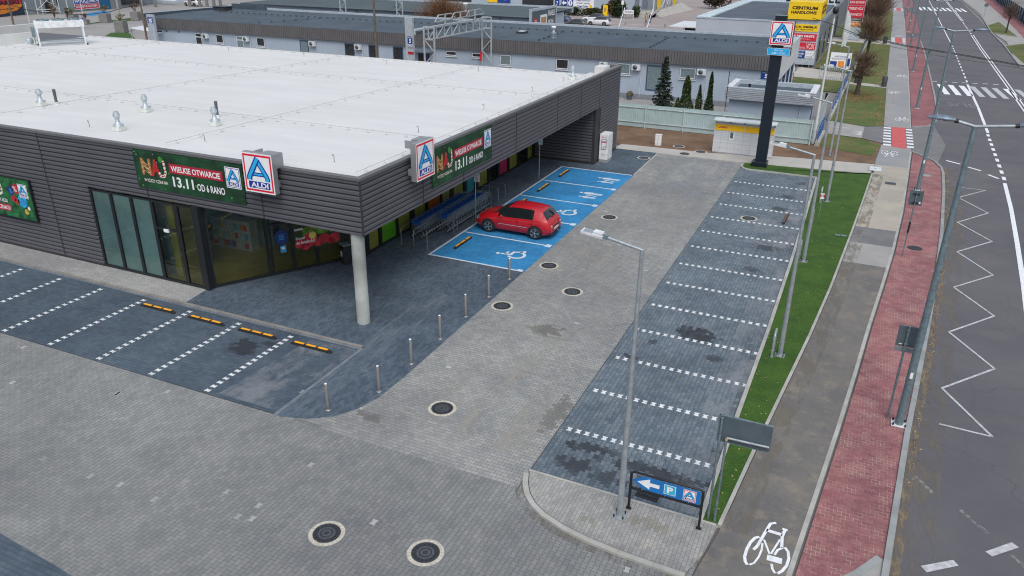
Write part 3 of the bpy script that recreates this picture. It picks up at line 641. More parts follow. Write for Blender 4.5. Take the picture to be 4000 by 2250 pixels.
w.face([(-95, YC+.1, 5.80), (-62.4, YC+.1, 5.80), (-62.4, 36.5, 5.80), (-95, 36.5, 5.80)], 'membrane')
w.add([(-90, YC+.2, ZT+.002), (XC-.16, YC+.2, ZT+.002), (XC-.16, YC+.52, 5.802), (-90, YC+.52, 5.802)], [(0, 1, 2, 3)], 'membrane')
w.add([(XC-.2, YC+.3, ZT+.002), (XC-.2, 53.6, ZT+.002), (XC-.5, 53.6, 5.802), (XC-.5, YC+.3, 5.802)], [(0, 1, 2, 3)], 'membrane')
w.box(-62.4, XC-.5, 48.85, 49.05, 5.3, 5.86, 'membrane'); w.box(-62.4, -16.1, 49.05, 49.3, 0, 5.5, 'clad')
w.box(-18.0, XC-.21, 49.31, 53.58, 4.9, 5.3, 'membrane')
w.box(-17.1, -16.4, 51.8, 53.0, 5.3, 5.98, 'membrane')
w.build('roof', shop)
w = MB(); w.box(-62.7, -62.4, 33, 44.2, 4.5, 6.6, 'membrane'); w.box(-68.9, -68.5, 33, 50.1, 3, 6.6, 'membrane'); w.box(-68.5, -62.7, 43.9, 44.2, 4.5, 5.9, 'membrane')
w.box(-95, -68.9, 36.5, 50, 3, 5.8, 'membrane'); w.box(-68.5, -62.4, 44.2, 49, 3, 5.8, 'clad'); w.build('roof_upstand', shop)
MB().box(-68.5, -62.7, 33, 43.9, 5.0, 5.3, 'clad').build('plant_deck', shop)
# glazing -------------------------------------------------
def glazing(a, b, z0, z1, film=None, mull=(), trans=(), fw=.07, gm='pane_glass', name='window'):
    """framed bay between plan points a, b (outside on the right hand of a->b)"""
    a = Vector((*a, 0)); b = Vector((*b, 0)); L = (b-a).length; d = (b-a)/L; nrm = Vector((d.y, -d.x, 0))
    P = lambda s, o, z: tuple(a+d*s+nrm*o+Vector((0, 0, z)))
    f = MB()
    def bx(s0, s1, q0, q1, o0=-.05, o1=.05):
        f.add([P(s, o, z) for z in (q0, q1) for s, o in ((s0, o1), (s1, o1), (s1, o0), (s0, o0))], [(3, 2, 1, 0), (4, 5, 6, 7), (0, 1, 5, 4), (1, 2, 6, 5), (2, 3, 7, 6), (3, 0, 4, 7)], 'frame_dark')
    bx(0, fw, z0, z1); bx(L-fw, L, z0, z1); bx(fw, L-fw, z0, z0+.1); bx(fw, L-fw, z1-fw, z1)
    for s in mull: bx(s-fw/2, s+fw/2, z0+.1, z1-fw)
    for z in trans: bx(fw, L-fw, z-.04, z+.04, -.048, .052)
    o = f.build(name, shop)
    MB().face([P(fw, 0, z0+.1), P(L-fw, 0, z0+.1), P(L-fw, 0, z1-fw), P(fw, 0, z1-fw)], 'pane_clear' if film else gm).build('pane', o)
    if film:
        MB().face([P(fw, -.03, z0+.1), P(L-fw, -.03, z0+.1), P(L-fw, -.03, z1-fw), P(fw, -.03, z1-fw)], film).build('film', o)
    return o
for x0, x1 in ((-30.03, -28.8), (-28.8, -27.6), (-27.6, -26.42)): glazing((x0, YC+.06), (x1, YC+.06), .02, 3.66, 'film_teal')
dr = glazing((-26.42, YC+.06), (-25.03, YC+.06), .02, 3.66, None, trans=(2.44,), name='door', fw=.09)
tag_ = MB().box(-25.86, -25.6, YC-.06, YC+.0, 2.34, 2.47, 'white_plastic').build('door_sensor', dr)
glazing((-25.03, YC+.06), (-24.12, YC+.06), .02, 3.66, None)
MB().box(-24.12, -23.82, YC-.02, YC+.34, 0, ZS+.02, 'frame_dark').build('corner_post', shop)
E0 = Vector((-23.86, 22.3)); E1 = Vector((-20.25, 28.15)); eL = (E1-E0).length; ed = (E1-E0)/eL
def ent(s): return tuple(E0+ed*s)
ss = [0, 2.45, 3.55, 4.65, 5.85, eL-.25]
glazing(ent(.02), ent(ss[1]), .02, ZS, None)
d1 = glazing(ent(ss[1]), ent(ss[2]), .02, ZS, None, trans=(2.35,), mull=(.16,), name='entrance_door')
d2 = glazing(ent(ss[2]), ent(ss[3]), .02, ZS, None, trans=(2.35,), name='entrance_door')
glazing(ent(ss[3]), ent(ss[4]), .02, ZS, None, trans=(2.35,)); glazing(ent(ss[4]), ent(ss[5]), .02, ZS, None, mull=(.9,), trans=(2.35,))
MB().box(-20.35, -20.12, 28.1, 28.5, 0, ZS+.02, 'frame_dark').build('corner_post', shop)
cols = [(28.5, 29.5, 'film_yellow'), (29.62, 31.08, 'film_green'), (31.12, 32.42, 'film_yellow'), (32.7, 34.0, 'film_yellow'), (34.12, 35.6, 'film_orange'), (35.66, 36.72, 'film_yellow'),
        (37.0, 38.3, 'film_yellow'), (38.6, 39.75, 'film_cyan'), (40.1, 41.55, 'film_yellow'), (41.62, 42.9, None), (43.08, 44.5, 'film_pink'), (44.6, 46, 'film_yellow'), (46.1, 47.5, None), (47.6, 48.6, 'film_yellow')]
for a, b2, f in cols: glazing((-20.22, a), (-20.22, b2), .02, ZS, f, fw=.06)
w = MB()
for a, b2 in zip(cols, cols[1:]):
    w.box(-20.32, -20.15, a[1]+.001, b2[0]-.001, 0, ZS, 'frame_dark')
w.build('mullion', shop)
# coloured pictures stuck on the window films
def decal(name, x, y, z, parent, draw): mb = MB(); draw(PL(mb, (x, y, z), (0, 1, 0), (0, 0, 1))); return mb.build(name, parent)
M('pear', (.55, .75, .15), .5); M('crim', (.45, .02, .05), .5); M('sign_white', (.78, .80, .82), .45, var=.04); M('orange_', (.85, .38, .04), .5); M('brown_', (.25, .1, .03), .6)
decal('sticker', -20.1, 30.35, 1.3, shop, lambda P: (P.disc(0, -.1, .13, .2, 'film_green'), P.arc(0, -.1, .12, 0, 360, .05, 'pear', 2), P.stroke([(0, .05), (.02, .35)], .05, 'brown_', 2), P.disc(.1, .3, .14, .05, 'pear', 3)))
decal('sticker', -20.1, 39.15, 1.6, shop, lambda P: (P.disc(0, 0, .22, .12, 'orange_'), P.disc(-.2, .14, .12, .1, 'orange_', 2), P.disc(.2, .12, .1, .08, 'brown_', 2)))
decal('sticker', -20.1, 43.8, 1.45, shop, lambda P: (P.text('-%', -.35, .05, .35, .4, 'crim', 1, .03), P.text('TU', -.3, -.4, .3, -.08, 'crim', 1, .03)))
# interior
w = MB(); w.face([(-45, 22.2, .012), (-23.9, 22.2, .012), (-20.3, 28.2, .012), (-20.3, 48.6, .012), (-45, 48.6, .012)], 'int_floor')
w.build('interior_floor', shop)
w = MB(); w.box(-34, -33.8, 22.3, 40, .02, 3.7, 'int_wall'); w.box(-33.8, -28.5, 22.26, 22.4, .02, 3.7, 'int_wall'); w.box(-28.4, -26.45, 22.7, 22.8, .02, 3.6, 'int_teal')
w.box(-26.4, -24.9, 27.2, 27.4, .02, 3.7, 'film_teal'); w.box(-33.8, -22.5, 33, 33.2, .02, 3.7, 'int_wall'); w.box(-26.3, -25.9, 22.6, 24.2, .02, 3.5, 'film_yellow'); w.box(-28.4, -28.2, 24.0, 32, .02, 3.7, 'int_teal')  # yellow box by the door: the lit strip inside, put into its colour
w.box(-34, -20.3, 22.3, 48.6, 3.79, 3.83, 'soffit'); w.build('interior_wall', shop)
rg0 = random.Random(4)
for x0, y0, ln in ((-27.6, 26.2, 3), (-26.2, 29.3, 4), (-23.6, 31.2, 3)):
    w = MB(); w.box(x0, x0+ln*.8, y0, y0+.5, .02, 1.5, 'int_wall')
    for a in range(int(ln*4)):
        for z in (.15, .6, 1.05): w.box(x0+.05+a*.2, x0+.2+a*.2, y0-.04, y0-.001, z, z+.28, rg0.choice(['film_yellow', 'int_wall', 'sign_sky2', 'crim2', 'int_wall', 'int_teal', 'film_orange', 'int_wall']))
    w.build('shelf', shop)
# stickers on the entrance glass
def entp(s, o=.03): p = E0+ed*s; n = Vector((ed.y, -ed.x)); return (p.x+n.x*o, p.y+n.y*o)
M('ap_red', (.42, .025, .04), .4, var=.4, sc_=3); M('ap_green', (.10, .22, .015), .5, var=.5, sc_=3); M('ap_yel', (.6, .5, .12), .5, var=.2); M('pdark', (.02, .035, .01), .6, var=.4, sc_=4); M('skyb', (.03, .30, .60), .5); M('navyc', (.01, .035, .16), .5); M('skin_', (.5, .28, .18), .6)
pm = MB(); P = PL(pm, (*entp(ss[2]+.07, .056), .95), (ed.x, ed.y, 0), (0, 0, 1))
wP = ss[4]-ss[2]-.15
P.rect(0, .0, wP, 1.35, 'pdark'); P.poly([(.4, .95), (.7, 1.1), (1.2, 1.25), (wP, 1.3), (wP, .6), (.4, .6)], 'ap_green', 2)
for a, b2, r_ in ((.25, .3, .24), (.72, .42, .36), (1.38, .34, .26), (1.95, .3, .27), (.5, .14, .2), (2.05, .8, .16), (1.85, .85, .12), (1.1, .16, .16), (1.7, .2, .18)): P.disc(min(a, wP-r_), max(b2, r_*.9-.1), r_, r_*.9, 'ap_red', 3)
P.disc(.85, .6, .17, .17, 'ap_yel', 4); P.disc(1.2, .85, .2, .12, 'ap_green', 4); P.stroke([(.83, .7), (.9, .95)], .03, 'brown_', 5)
P.disc(1.62, 1.0, .2, .11, 'brown_', 5); P.disc(1.62, .98, .11, .08, 'orange_', 6); P.rect(1.56, .55, 1.68, .9, 'pdark', 6); P.rect(1.9, 1.1, 2.1, 1.3, 'sign_white', 5); P.stroke([(1.92, 1.14), (2, 1.28), (2.08, 1.14)], .03, 'navyc', 6)
P.text('Drzwi', .08, .5, .5, .62, 'sign_white', 6, .02); P.text('do świeżości!', .08, .28, .95, .44, 'sign_white', 6, .02); P.text('FARMER', .05, .92, .45, 1.03, 'sign_white', 6, .02)
pm.build('poster', shop)
pm = MB(); P = PL(pm, (*entp(ss[1]+.2, .056), 1.1), (ed.x, ed.y, 0), (0, 0, 1)); P.disc(.42, .62, .32, .36, 'navyc'); P.rect(.32, -.1, .58, .22, 'skyb'); P.disc(.45, .1, .07, .06, 'sign_white', 2)
for i in range(4): P.rect(.3, .5+.07*i, .55, .53+.07*i, 'skyb', 2)
pm.build('sticker', shop)
pm = MB(); P = PL(pm, (*entp(ss[4]+.25, .03), 1.2), (ed.x, ed.y, 0), (0, 0, 1)); P.rect(0, .1, .35, .65, 'film_cyan'); P.disc(.18, .95, .35, .3, 'navyc'); pm.build('sticker', shop)
pm = MB(); pm.bar((-25.3, 24.6, 2.2), (-24.9, 25.6, 2.5), .12, .06, 'film_yellow'); pm.build('barrier_arm', shop)
# column carrying the corner
c = MB(); c.lathe(0, 0, [(.255, 0), (.255, 1.2), (.25, 1.21), (.25, 2.4), (.256, 2.41), (.252, ZS+.02)], 'concrete', 32); o = c.build('column', shop, (-16.28, 22.32, 0))
# ---------------------------------------------------------------- signs on the shop
M('logo_red', (.70, .01, .04), .4, var=.03); M('logo_navy', (.010, .03, .30), .4, var=.03); M('logo_cyan', (.02, .42, .78), .4, var=.03); M('alu', (.33, .34, .36), .4, .5, var=.05)
M('banner_green', (.006, .05, .018), .6, var=.6, sc_=1.2); M('bokeh', (.03, .22, .03), .6, var=.5, sc_=5); M('banner_red', (.42, .012, .035), .5); M('bokeh2', (.18, .42, .06), .6); M('ginger', (.42, .19, .045), .6, var=.2, sc_=12); M('icing', (.72, .70, .62), .6); M('glitter', (.45, .02, .025), .5, var=.5, sc_=40)
def aldi(P, a0, b0, w_, h_, l=1, border=True):
    X = lambda t: a0+t*w_
    Y = lambda t: b0+t*h_
    k = min(w_, h_)
    P.rect(X(0), Y(0), X(1), Y(1), 'sign_white', l)
    if border:
        P.rect(X(.035), Y(.035), X(.965), Y(.965), 'logo_red', l+1); P.rect(X(.085), Y(.085), X(.915), Y(.915), 'sign_white', l+2)
    else: P.rect(X(.04), Y(.04), X(.96), Y(.96), 'logo_navy', l+1); P.rect(X(.07), Y(.07), X(.93), Y(.93), 'sign_white', l+2)
    P.rect(X(.15), Y(.115), X(.86), Y(.285), 'logo_navy', l+3); P.text('ALDI', X(.22), Y(.135), X(.80), Y(.265), 'sign_white', l+4, .03)
    def st(pts, w0, w1, q):
        pts = [(X(a), Y(b)) for a, b in pts]; P.stroke(pts, w0*k, 'logo_navy', q); P.stroke(pts, w1*k, 'logo_cyan', q+1)
    st([(.32, .47), (.70, .47)], .105, .045, l+3)
    st([(.525, .80), (.775, .44), (.80, .38), (.80, .32)], .155, .085, l+5)
    st([(.53, .885), (.23, .44), (.20, .38), (.20, .32)], .17, .095, l+7)
def lightbox(loc, rz, label):
    """1.45 m square light box standing out from the wall"""
    t = thing('illuminated_sign', label, 'sign', loc, rz, 'square light boxes on the shop corner')
    b = MB(); b.box(-.7, .7, 0, .24, 0, 1.5, 'alu'); b.box(-.6, -.45, .24, .45, .2, .45, 'alu'); b.box(.45, .6, .24, .45, .2, .45, 'alu'); b.build('casing', t)
    b = MB(); b.box(.0, .7, .241, .62, .95, 1.48, 'alu'); b.box(-.35, -.28, .241, .7, 1.2, 1.5, 'alu'); b.build('bracket', t)
    b = MB(); aldi(PL(b, (-.7, 0, 0), (1, 0, 0), (0, 0, 1), step=.003), 0, 0, 1.4, 1.5, 1); b.build('sign_face', t)
    return t
lightbox((-19.91, 21.5, 4.98), 0, 'square light box with a blue A beside the green banner on the shop front')
lightbox((-15.28, 25.77, 5.05), R(90), 'square light box with a blue A on the gable side above the trolleys')
def banner(loc, rz, label, wd_=5.72):
    t = thing('banner', label, 'banner', loc, rz, 'green grand opening banners')
    b = MB(); b.box(0, wd_, 0, .03, 0, 1.62, 'banner_green'); b.build('canvas', t)
    b = MB(); P = PL(b, (0, 0, 0), (1, 0, 0), (0, 0, 1))
    rr = random.Random(3)
    for i in range(46):
        x = rr.choice((rr.uniform(.1, 2.2), rr.uniform(.1, 5.6), rr.uniform(5.0, 5.6))); z = rr.uniform(.08, 1.55); r = rr.choice((.008, .012, .018, .05)); P.disc(x, z, r, r, 'bokeh' if r > .03 else rr.choice(('bokeh2', 'bokeh2', 'icing')), 1, 8)
    P.disc(1.5, 1.32, .13, .13, 'bokeh', 1)
    P.text('N', .37, .57, .93, 1.29, 'brown_', 2, .06); P.text('N', .40, .60, .90, 1.26, 'ginger', 3, .03)
    for q in (.7, .88, 1.06): P.stroke([(.4, q), (.55, q+.07), (.72, q-.03), (.88, q+.05)], .014, 'icing', 4)
    P.text('A', .90, .58, 1.44, 1.30, 'glitter', 4, .04)
    P.stroke([(1.66, 1.3), (1.70, .8), (1.60, .64), (1.42, .62), (1.34, .78)], .115, 'icing', 5)
    for i, (a, b_) in enumerate(((1.67, 1.24), (1.68, 1.08), (1.69, .92), (1.68, .78), (1.6, .66), (1.48, .62), (1.38, .68))): P.stroke([(a-.055, b_-.03), (a+.055, b_+.03)], .045, 'banner_red', 6)
    P.text('WYŻSZY CZAS NA', .42, .30, 1.72, .47, 'icing', 2, .02)
    P.rect(1.93, .83, 4.70, 1.22, 'banner_red', 2); P.text('WIELKIE OTWARCIE', 2.02, .90, 4.58, 1.14, 'sign_white', 3, .025)
    P.text('13.11', 2.02, .27, 3.12, .70, 'sign_white', 2, .03); P.text('OD 6 RANO', 3.3, .27, 4.72, .57, 'sign_white', 2, .02)
    b.build('print', t); b = MB(); aldi(PL(b, (0, 0, 0), (1, 0, 0), (0, 0, 1)), 4.86, .62, .74, .84, 2, False); b.build('logo', t)
    return t
banner((-26.85, YC-.045, 4.18), 0, 'long green opening banner above the teal glazing of the shop front')
banner((XC+.045, 27.05, 4.20), R(90), 'long green opening banner on the gable side above the trolleys')
t = thing('banner', 'green festive banner with baubles low on the wall at the left edge', 'banner', (-39.6, YC-.12, 1.56), 0, 'green grand opening banners')
b = MB(); b.box(0, 5.8, 0, .09, 0, 2.0, 'frame_dark'); b.box(.03, 5.77, -.004, 0, .03, 1.97, 'banner_green'); b.build('canvas', t)
M('ban_lgreen', (.01, .11, .035), .6, var=.7, sc_=3); M('baub_blue', (.01, .03, .22), .35); M('baub_cyan', (.02, .30, .62), .35, var=.3, sc_=4); M('gold_', (.45, .33, .05), .4, var=.5, sc_=9)
b = MB(); P = PL(b, (0, -.005, 0), (1, 0, 0), (0, 0, 1)); P.rect(.06, .05, 5.74, 1.95, 'ban_lgreen', 1)
rr = random.Random(5)
for i in range(60):
    x = rr.uniform(3.2, 5.6); z = rr.uniform(.2, 1.9); a = rr.uniform(0, 6.28); P.stroke([(x, z), (x+.14*math.cos(a), z+.14*math.sin(a))], .012, rr.choice(('bokeh', 'bokeh2', 'bokeh')), 2)
for x, z, r, m_ in ((4.42, 1.35, .2, 'baub_blue'), (4.8, 1.48, .24, 'banner_red'), (4.5, .98, .17, 'banner_red'), (4.72, .88, .15, 'glitter'), (5.08, .92, .31, 'baub_cyan'), (5.2, .42, .14, 'gold_'), (5.42, .62, .09, 'icing')): P.disc(x, z, r, r, m_, 3)
P.text('%', 4.32, 1.24, 4.52, 1.46, 'skyb', 4); P.text('%', 4.94, .76, 5.22, 1.08, 'skyb', 4, .02); P.text('%', 4.62, 1.34, 4.86, 1.6, 'icing', 4)
P.stroke([(3.72, 1.75), (3.78, 1.3), (3.72, 1.15), (3.6, 1.1), (3.5, 1.2)], .11, 'icing', 3)
for a, c_ in ((3.74, 1.62), (3.76, 1.42), (3.76, 1.26)): P.stroke([(a-.05, c_-.03), (a+.05, c_+.03)], .05, 'banner_red', 4)
P.text('W TWOIM ALDI', 2.6, .72, 4.0, .9, 'sign_white', 3, .02); P.rect(1.9, .3, 4.15, .62, 'banner_red', 3); P.text('W DOBRYCH CENACH', 2.0, .36, 4.08, .56, 'sign_white', 4, .02)
b.build('print', t); b = MB(); aldi(PL(b, (0, -.005, 0), (1, 0, 0), (0, 0, 1)), 4.99, 1.1, .6, .66, 5, False); b.build('logo', t)
# ---------------------------------------------------------------- things standing on the roof
M('zinc', (.50, .57, .62), .35, .45, var=.15, sc_=8); M('curb_white', (.62, .66, .62), .7, var=.08)
v0 = None
VL = ['zinc roof vent with bulging cap standing alone nearest the left roof edge', 'zinc roof vent with bulging cap just left of a dark pipe at the far left', 'zinc roof vent with bulging cap in the middle between two pairs of pipes', 'zinc roof vent with bulging cap close in front of a dark slotted pipe', 'small zinc roof vent at the far right end of the white roof']
for i, (x, y) in enumerate(((-29.9, 24.0), (-37.9, 26.2), (-32.1, 27.5), (-26.9, 26.7), (-16.9, 46.9))):
    if v0 is None:
        v0 = t = thing('roof_vent', VL[0], 'roof vent', (x, y, 5.8), 0, 'zinc vents on the shop roof')
        MB().box(-.2, .2, -.2, .2, 0, .25, 'curb_white').build('curb', t, bevel=.03)
        MB().lathe(0, 0, [(.23, .25), (.23, .275), (.15, .28), (.09, .42), (.09, .52), (.085, .53)], 'zinc', 16).build('stem', t)
        MB().lathe(0, 0, [(.09, .53), (.11, .56), (.15, .66), (.16, .7), (.10, .82), (.10, .86)], 'zinc', 16).build('cap', t)
    else: dup(v0, (x, y, 5.8), 0, VL[i])
M('pvc', (.075, .085, .09), .6)
p0 = None
for x, y, lb in ((-37.7, 26.9, 'dark slotted vent pipe beside a zinc vent at the far left of the roof'), (-28.2, 28.2, 'dark slotted vent pipe right behind the zinc vent nearest the long banner')):
    if not p0:
        p0 = t = thing('vent_pipe', lb, 'vent pipe', (x, y, 5.8), 0, 'dark pipes on the shop roof'); MB().lathe(0, 0, [(.1, 0), (.09, .12), (.07, .14), (.07, .62)], 'pvc', 12).build('pipe', t)
        b = MB(); b.lathe(0, 0, [(.078, .6), (.078, .75), (.05, .77)], 'pvc', 12); b.build('grille', t); MB().lathe(0, 0, [(.12, 0), (.1, .12)], 'curb_white', 12).build('collar', t)
    else: dup(p0, (x, y, 5.8), 0, lb)
hk = None
HL = [(-31.5, 23.8, 'by the left edge, in front of the first zinc vent'), (-24.9, 24.0, 'by the left edge, above the long green banner'), (-18.1, 23.7, 'nearest the front corner of the building'), (-17.8, 29.5, 'behind the right hand light box'),
      (-17.5, 35.5, 'by the right edge, above the trolley bay'), (-17.3, 41.4, 'by the right edge, above the bicycle stands'), (-17.0, 45.6, 'by the right edge just before the last vent'), (-23.5, 46.9, 'at the back edge, below the white lattice gate'), (-30.5, 46.7, 'at the back edge, below the number slab'), (-37.8, 47.0, 'at the back edge, right of the middle'), (-44.8, 46.9, 'at the back edge, left of the middle'), (-52.4, 47.3, 'at the back edge, nearest the cooling unit')]
for x, y, lb in HL:
    if hk is None:
        hk = thing('roof_anchor', 'thin roof anchor post '+lb, 'anchor post', (x, y, 5.8), 0, 'anchor posts on the shop roof'); b = MB(); b.tube([(0, 0, 0), (0, 0, .3), (-.03, 0, .34), (-.07, 0, .33), (-.07, 0, .29)], .014, 'galv_dark', 6); b.lathe(0, 0, [(.05, 0), (.04, .04)], 'curb_white', 8); b.build('post', hk)
    else: dup(hk, (x, y, 5.8), 0, 'thin roof anchor post '+lb)
# lightning wires with their little feet
M('wire', (.46, .48, .49), .4, .6); M('foot', (.50, .52, .53), .7)
hm = MB(); hm.box(-.07, .07, -.07, .07, 0, .025, 'foot'); hm.lathe(0, 0, [(.016, .025), (.012, .13)], 'foot', 6); h0 = hm.build('holder'); hmesh = h0.data; bpy.data.objects.remove(h0)
def wire_line(pts, label, n):
    t = thing('lightning_wire', label, 'wire', (0, 0, 0), 0, 'lightning wires on the shop roof')
    MB().tube([(*p, 5.935) for p in pts], .008, 'wire', 5).build('wire', t)
    L = [(Vector(b)-Vector(a)).length for a, b in zip(pts, pts[1:])]; tot = sum(L)
    for i in range(n):
        s = tot*(i+.5)/n; j = 0
        while j < len(L)-1 and s > L[j]: s -= L[j]; j += 1
        p = Vector(pts[j]).lerp(Vector(pts[j+1]), s/L[j]); o = bpy.data.objects.new('holder', hmesh); sc.collection.objects.link(o); o.parent = t; o.location = (p.x, p.y, 5.8)
wire_line([(-62, 40.8), (-37.2, 40.45), (-16.4, 40.3)], 'lightning wire running lengthways across the back third of the white roof', 46)
wire_line([(-62, 28.9), (-44.3, 28.7), (-16.4, 28.65)], 'lightning wire running lengthways past the row of vents', 45)
wire_line([(-55.5, 30), (-55.3, 36.1), (-54.4, 40.7), (-53.1, 48.5)], 'lightning wire crossing the roof nearest the cooling unit', 14)
wire_line([(-37.5, 22.8), (-37.0, 30), (-36.2, 38), (-35.2, 48.5)], 'lightning wire crossing the middle of the roof', 21)
wire_line([(-25.9, 22.8), (-25.5, 29.9), (-25.0, 38.8), (-24.5, 48.5)], 'lightning wire crossing the roof right of the middle', 21)
wire_line([(-62, 48.75), (-29.3, 48.65), (-16.4, 48.7)], 'lightning wire along the back edge of the roof', 45)
wire_line([(-16.35, 22.6), (-16.35, 48.4)], 'lightning wire close to the right roof edge', 20)
# cooling unit on its frame
ang = math.atan2(1.95, 2.9)
def cu(x, y, z): return (x, y, z)
t = thing('cooling_unit', 'long white cooling unit with three fans on a steel frame on the roof', 'cooling unit', (-59.1, 43.85, 5.8), -ang)
M('unit_white', (.66, .69, .72), .45, .1)
b = MB(); b.box(-.75, .6, -1.7, 1.75, 1.35, 1.85, 'unit_white'); b.build('casing', t, bevel=.02)
b = MB()
for x, y in ((-.7, -1.6), (.5, -1.6), (-.7, 1.6), (.5, 1.6)): b.box(x, x+.12, y-.06, y+.06, 0, 1.36, 'unit_white')
b.box(-.7, -.6, -1.7, 1.7, .3, .4, 'galv'); b.box(.5, .6, -1.7, 1.7, .3, .4, 'galv'); b.box(-.6, .5, -1.65, -1.57, .3, .38, 'galv'); b.box(-.6, .5, 1.57, 1.65, .3, .38, 'galv'); b.build('frame', t)
for y in (-1.05, .03, 1.1):
    b = MB(); b.lathe(-.08, y, [(.44, 1.85), (.44, 1.97), (.40, 1.97), (.38, 1.9)], 'galv_dark', 20); b.lathe(-.08, y, [(.1, 1.9), (.09, 1.99)], 'black_metal', 10); b.build('fan', t)
b = MB(); b.box(-.5, .4, -1.98, -1.74, .7, 1.4, 'galv_dark'); b.tube([(-.3, -1.85, .1), (-.3, -1.85, .7)], .03, 'black_metal'); b.tube([(.1, -1.85, .1), (.1, -1.85, .7)], .03, 'galv'); b.build('control_box', t)
for x, y in ((-.9, -1.75), (.35, 1.65)): MB().box(x, x+.45, y, y+.12, 0, .08, 'rubber').build('foot', t)
t = thing('air_blower', 'round pale blue blower housing beside the cooling unit', 'blower', (-61.1, 42.5, 5.8))
b = MB(); b.T = Matrix.Translation((0, 0, .3)) @ Matrix.Rotation(R(90), 4, 'X'); b.lathe(0, 0, [(.18, -.2), (.24, -.18), (.24, .15), (.2, .2)], 'zinc', 20); b.T = None; b.box(-.2, .2, -.15, .2, 0, .12, 'curb_white'); b.build('housing', t)
# ================================================================ vehicles
M('tyre', (.014, .014, .015), .8); M('rim', (.42, .43, .45), .3, .8, var=.05); M('wheel_dark', (.01, .01, .011), .7)
M('car_glass', (.012, .016, .018), .06, 0, var=.1, coat=.5); M('car_trim', (.018, .018, .02), .6); M('lamp_red', (.45, .01, .015), .15, coat=1); M('lamp_clear', (.55, .56, .58), .15, .3, coat=1); M('plate', (.7, .7, .68), .5)
def lerp_tab(tab, x):
    for (a, va), (b, vb) in zip(tab, tab[1:]):
        if x <= b:
            t = (x-a)/(b-a) if b > a else 0; return va+(vb-va)*max(0, min(1, t))
    return tab[-1][1]
HATCH = dict(L=4.2, W=.88, top=[(0, .58), (.05, .73), (.2, .84), (.55, .93), (.95, 1.01), (1.08, 1.04), (1.5, 1.28), (1.85, 1.45), (2.15, 1.50), (2.6, 1.515), (3.1, 1.50), (3.5, 1.455), (3.74, 1.40), (3.93, 1.15), (4.06, .99), (4.15, .90), (4.2, .66)],
             belt=[(0, .54), (.2, .72), (.6, .83), (1.2, .93), (2.2, .955), (3.6, 1.0), (4.04, .96), (4.2, .60)], wid=[(0, .62), (.1, .74), (.35, .84), (.8, .875), (3.3, .88), (3.8, .85), (4.08, .78), (4.2, .70)],
             roofw=[(0, .5), (1.0, .72), (1.2, .70), (1.9, .60), (3.4, .59), (3.72, .60), (4.0, .71), (4.2, .66)], sw=(1.35, 3.28), ws=(1.08, 1.88), rw=(3.72, 4.0), axles=(.82, 3.40), wr=.335)
SUV = dict(L=4.4, W=.9, top=[(0, .6), (.1, .8), (.4, .95), (1.1, 1.06), (1.25, 1.1), (1.7, 1.36), (2.1, 1.56), (2.6, 1.62), (3.5, 1.60), (3.95, 1.54), (4.2, 1.2), (4.33, 1.0), (4.4, .7)],
             belt=[(0, .58), (.2, .78), (.6, .92), (1.2, 1.0), (2.2, 1.04), (3.7, 1.08), (4.2, 1.02), (4.4, .68)], wid=[(0, .64), (.1, .76), (.35, .86), (.8, .895), (3.6, .9), (4.1, .86), (4.4, .74)],
             roofw=[(0, .5), (1.1, .72), (1.3, .7), (2.1, .6), (3.9, .58), (4.2, .68), (4.4, .64)], sw=(1.6, 3.75), ws=(1.25, 2.12), rw=(3.95, 4.26), axles=(.85, 3.48), wr=.345)
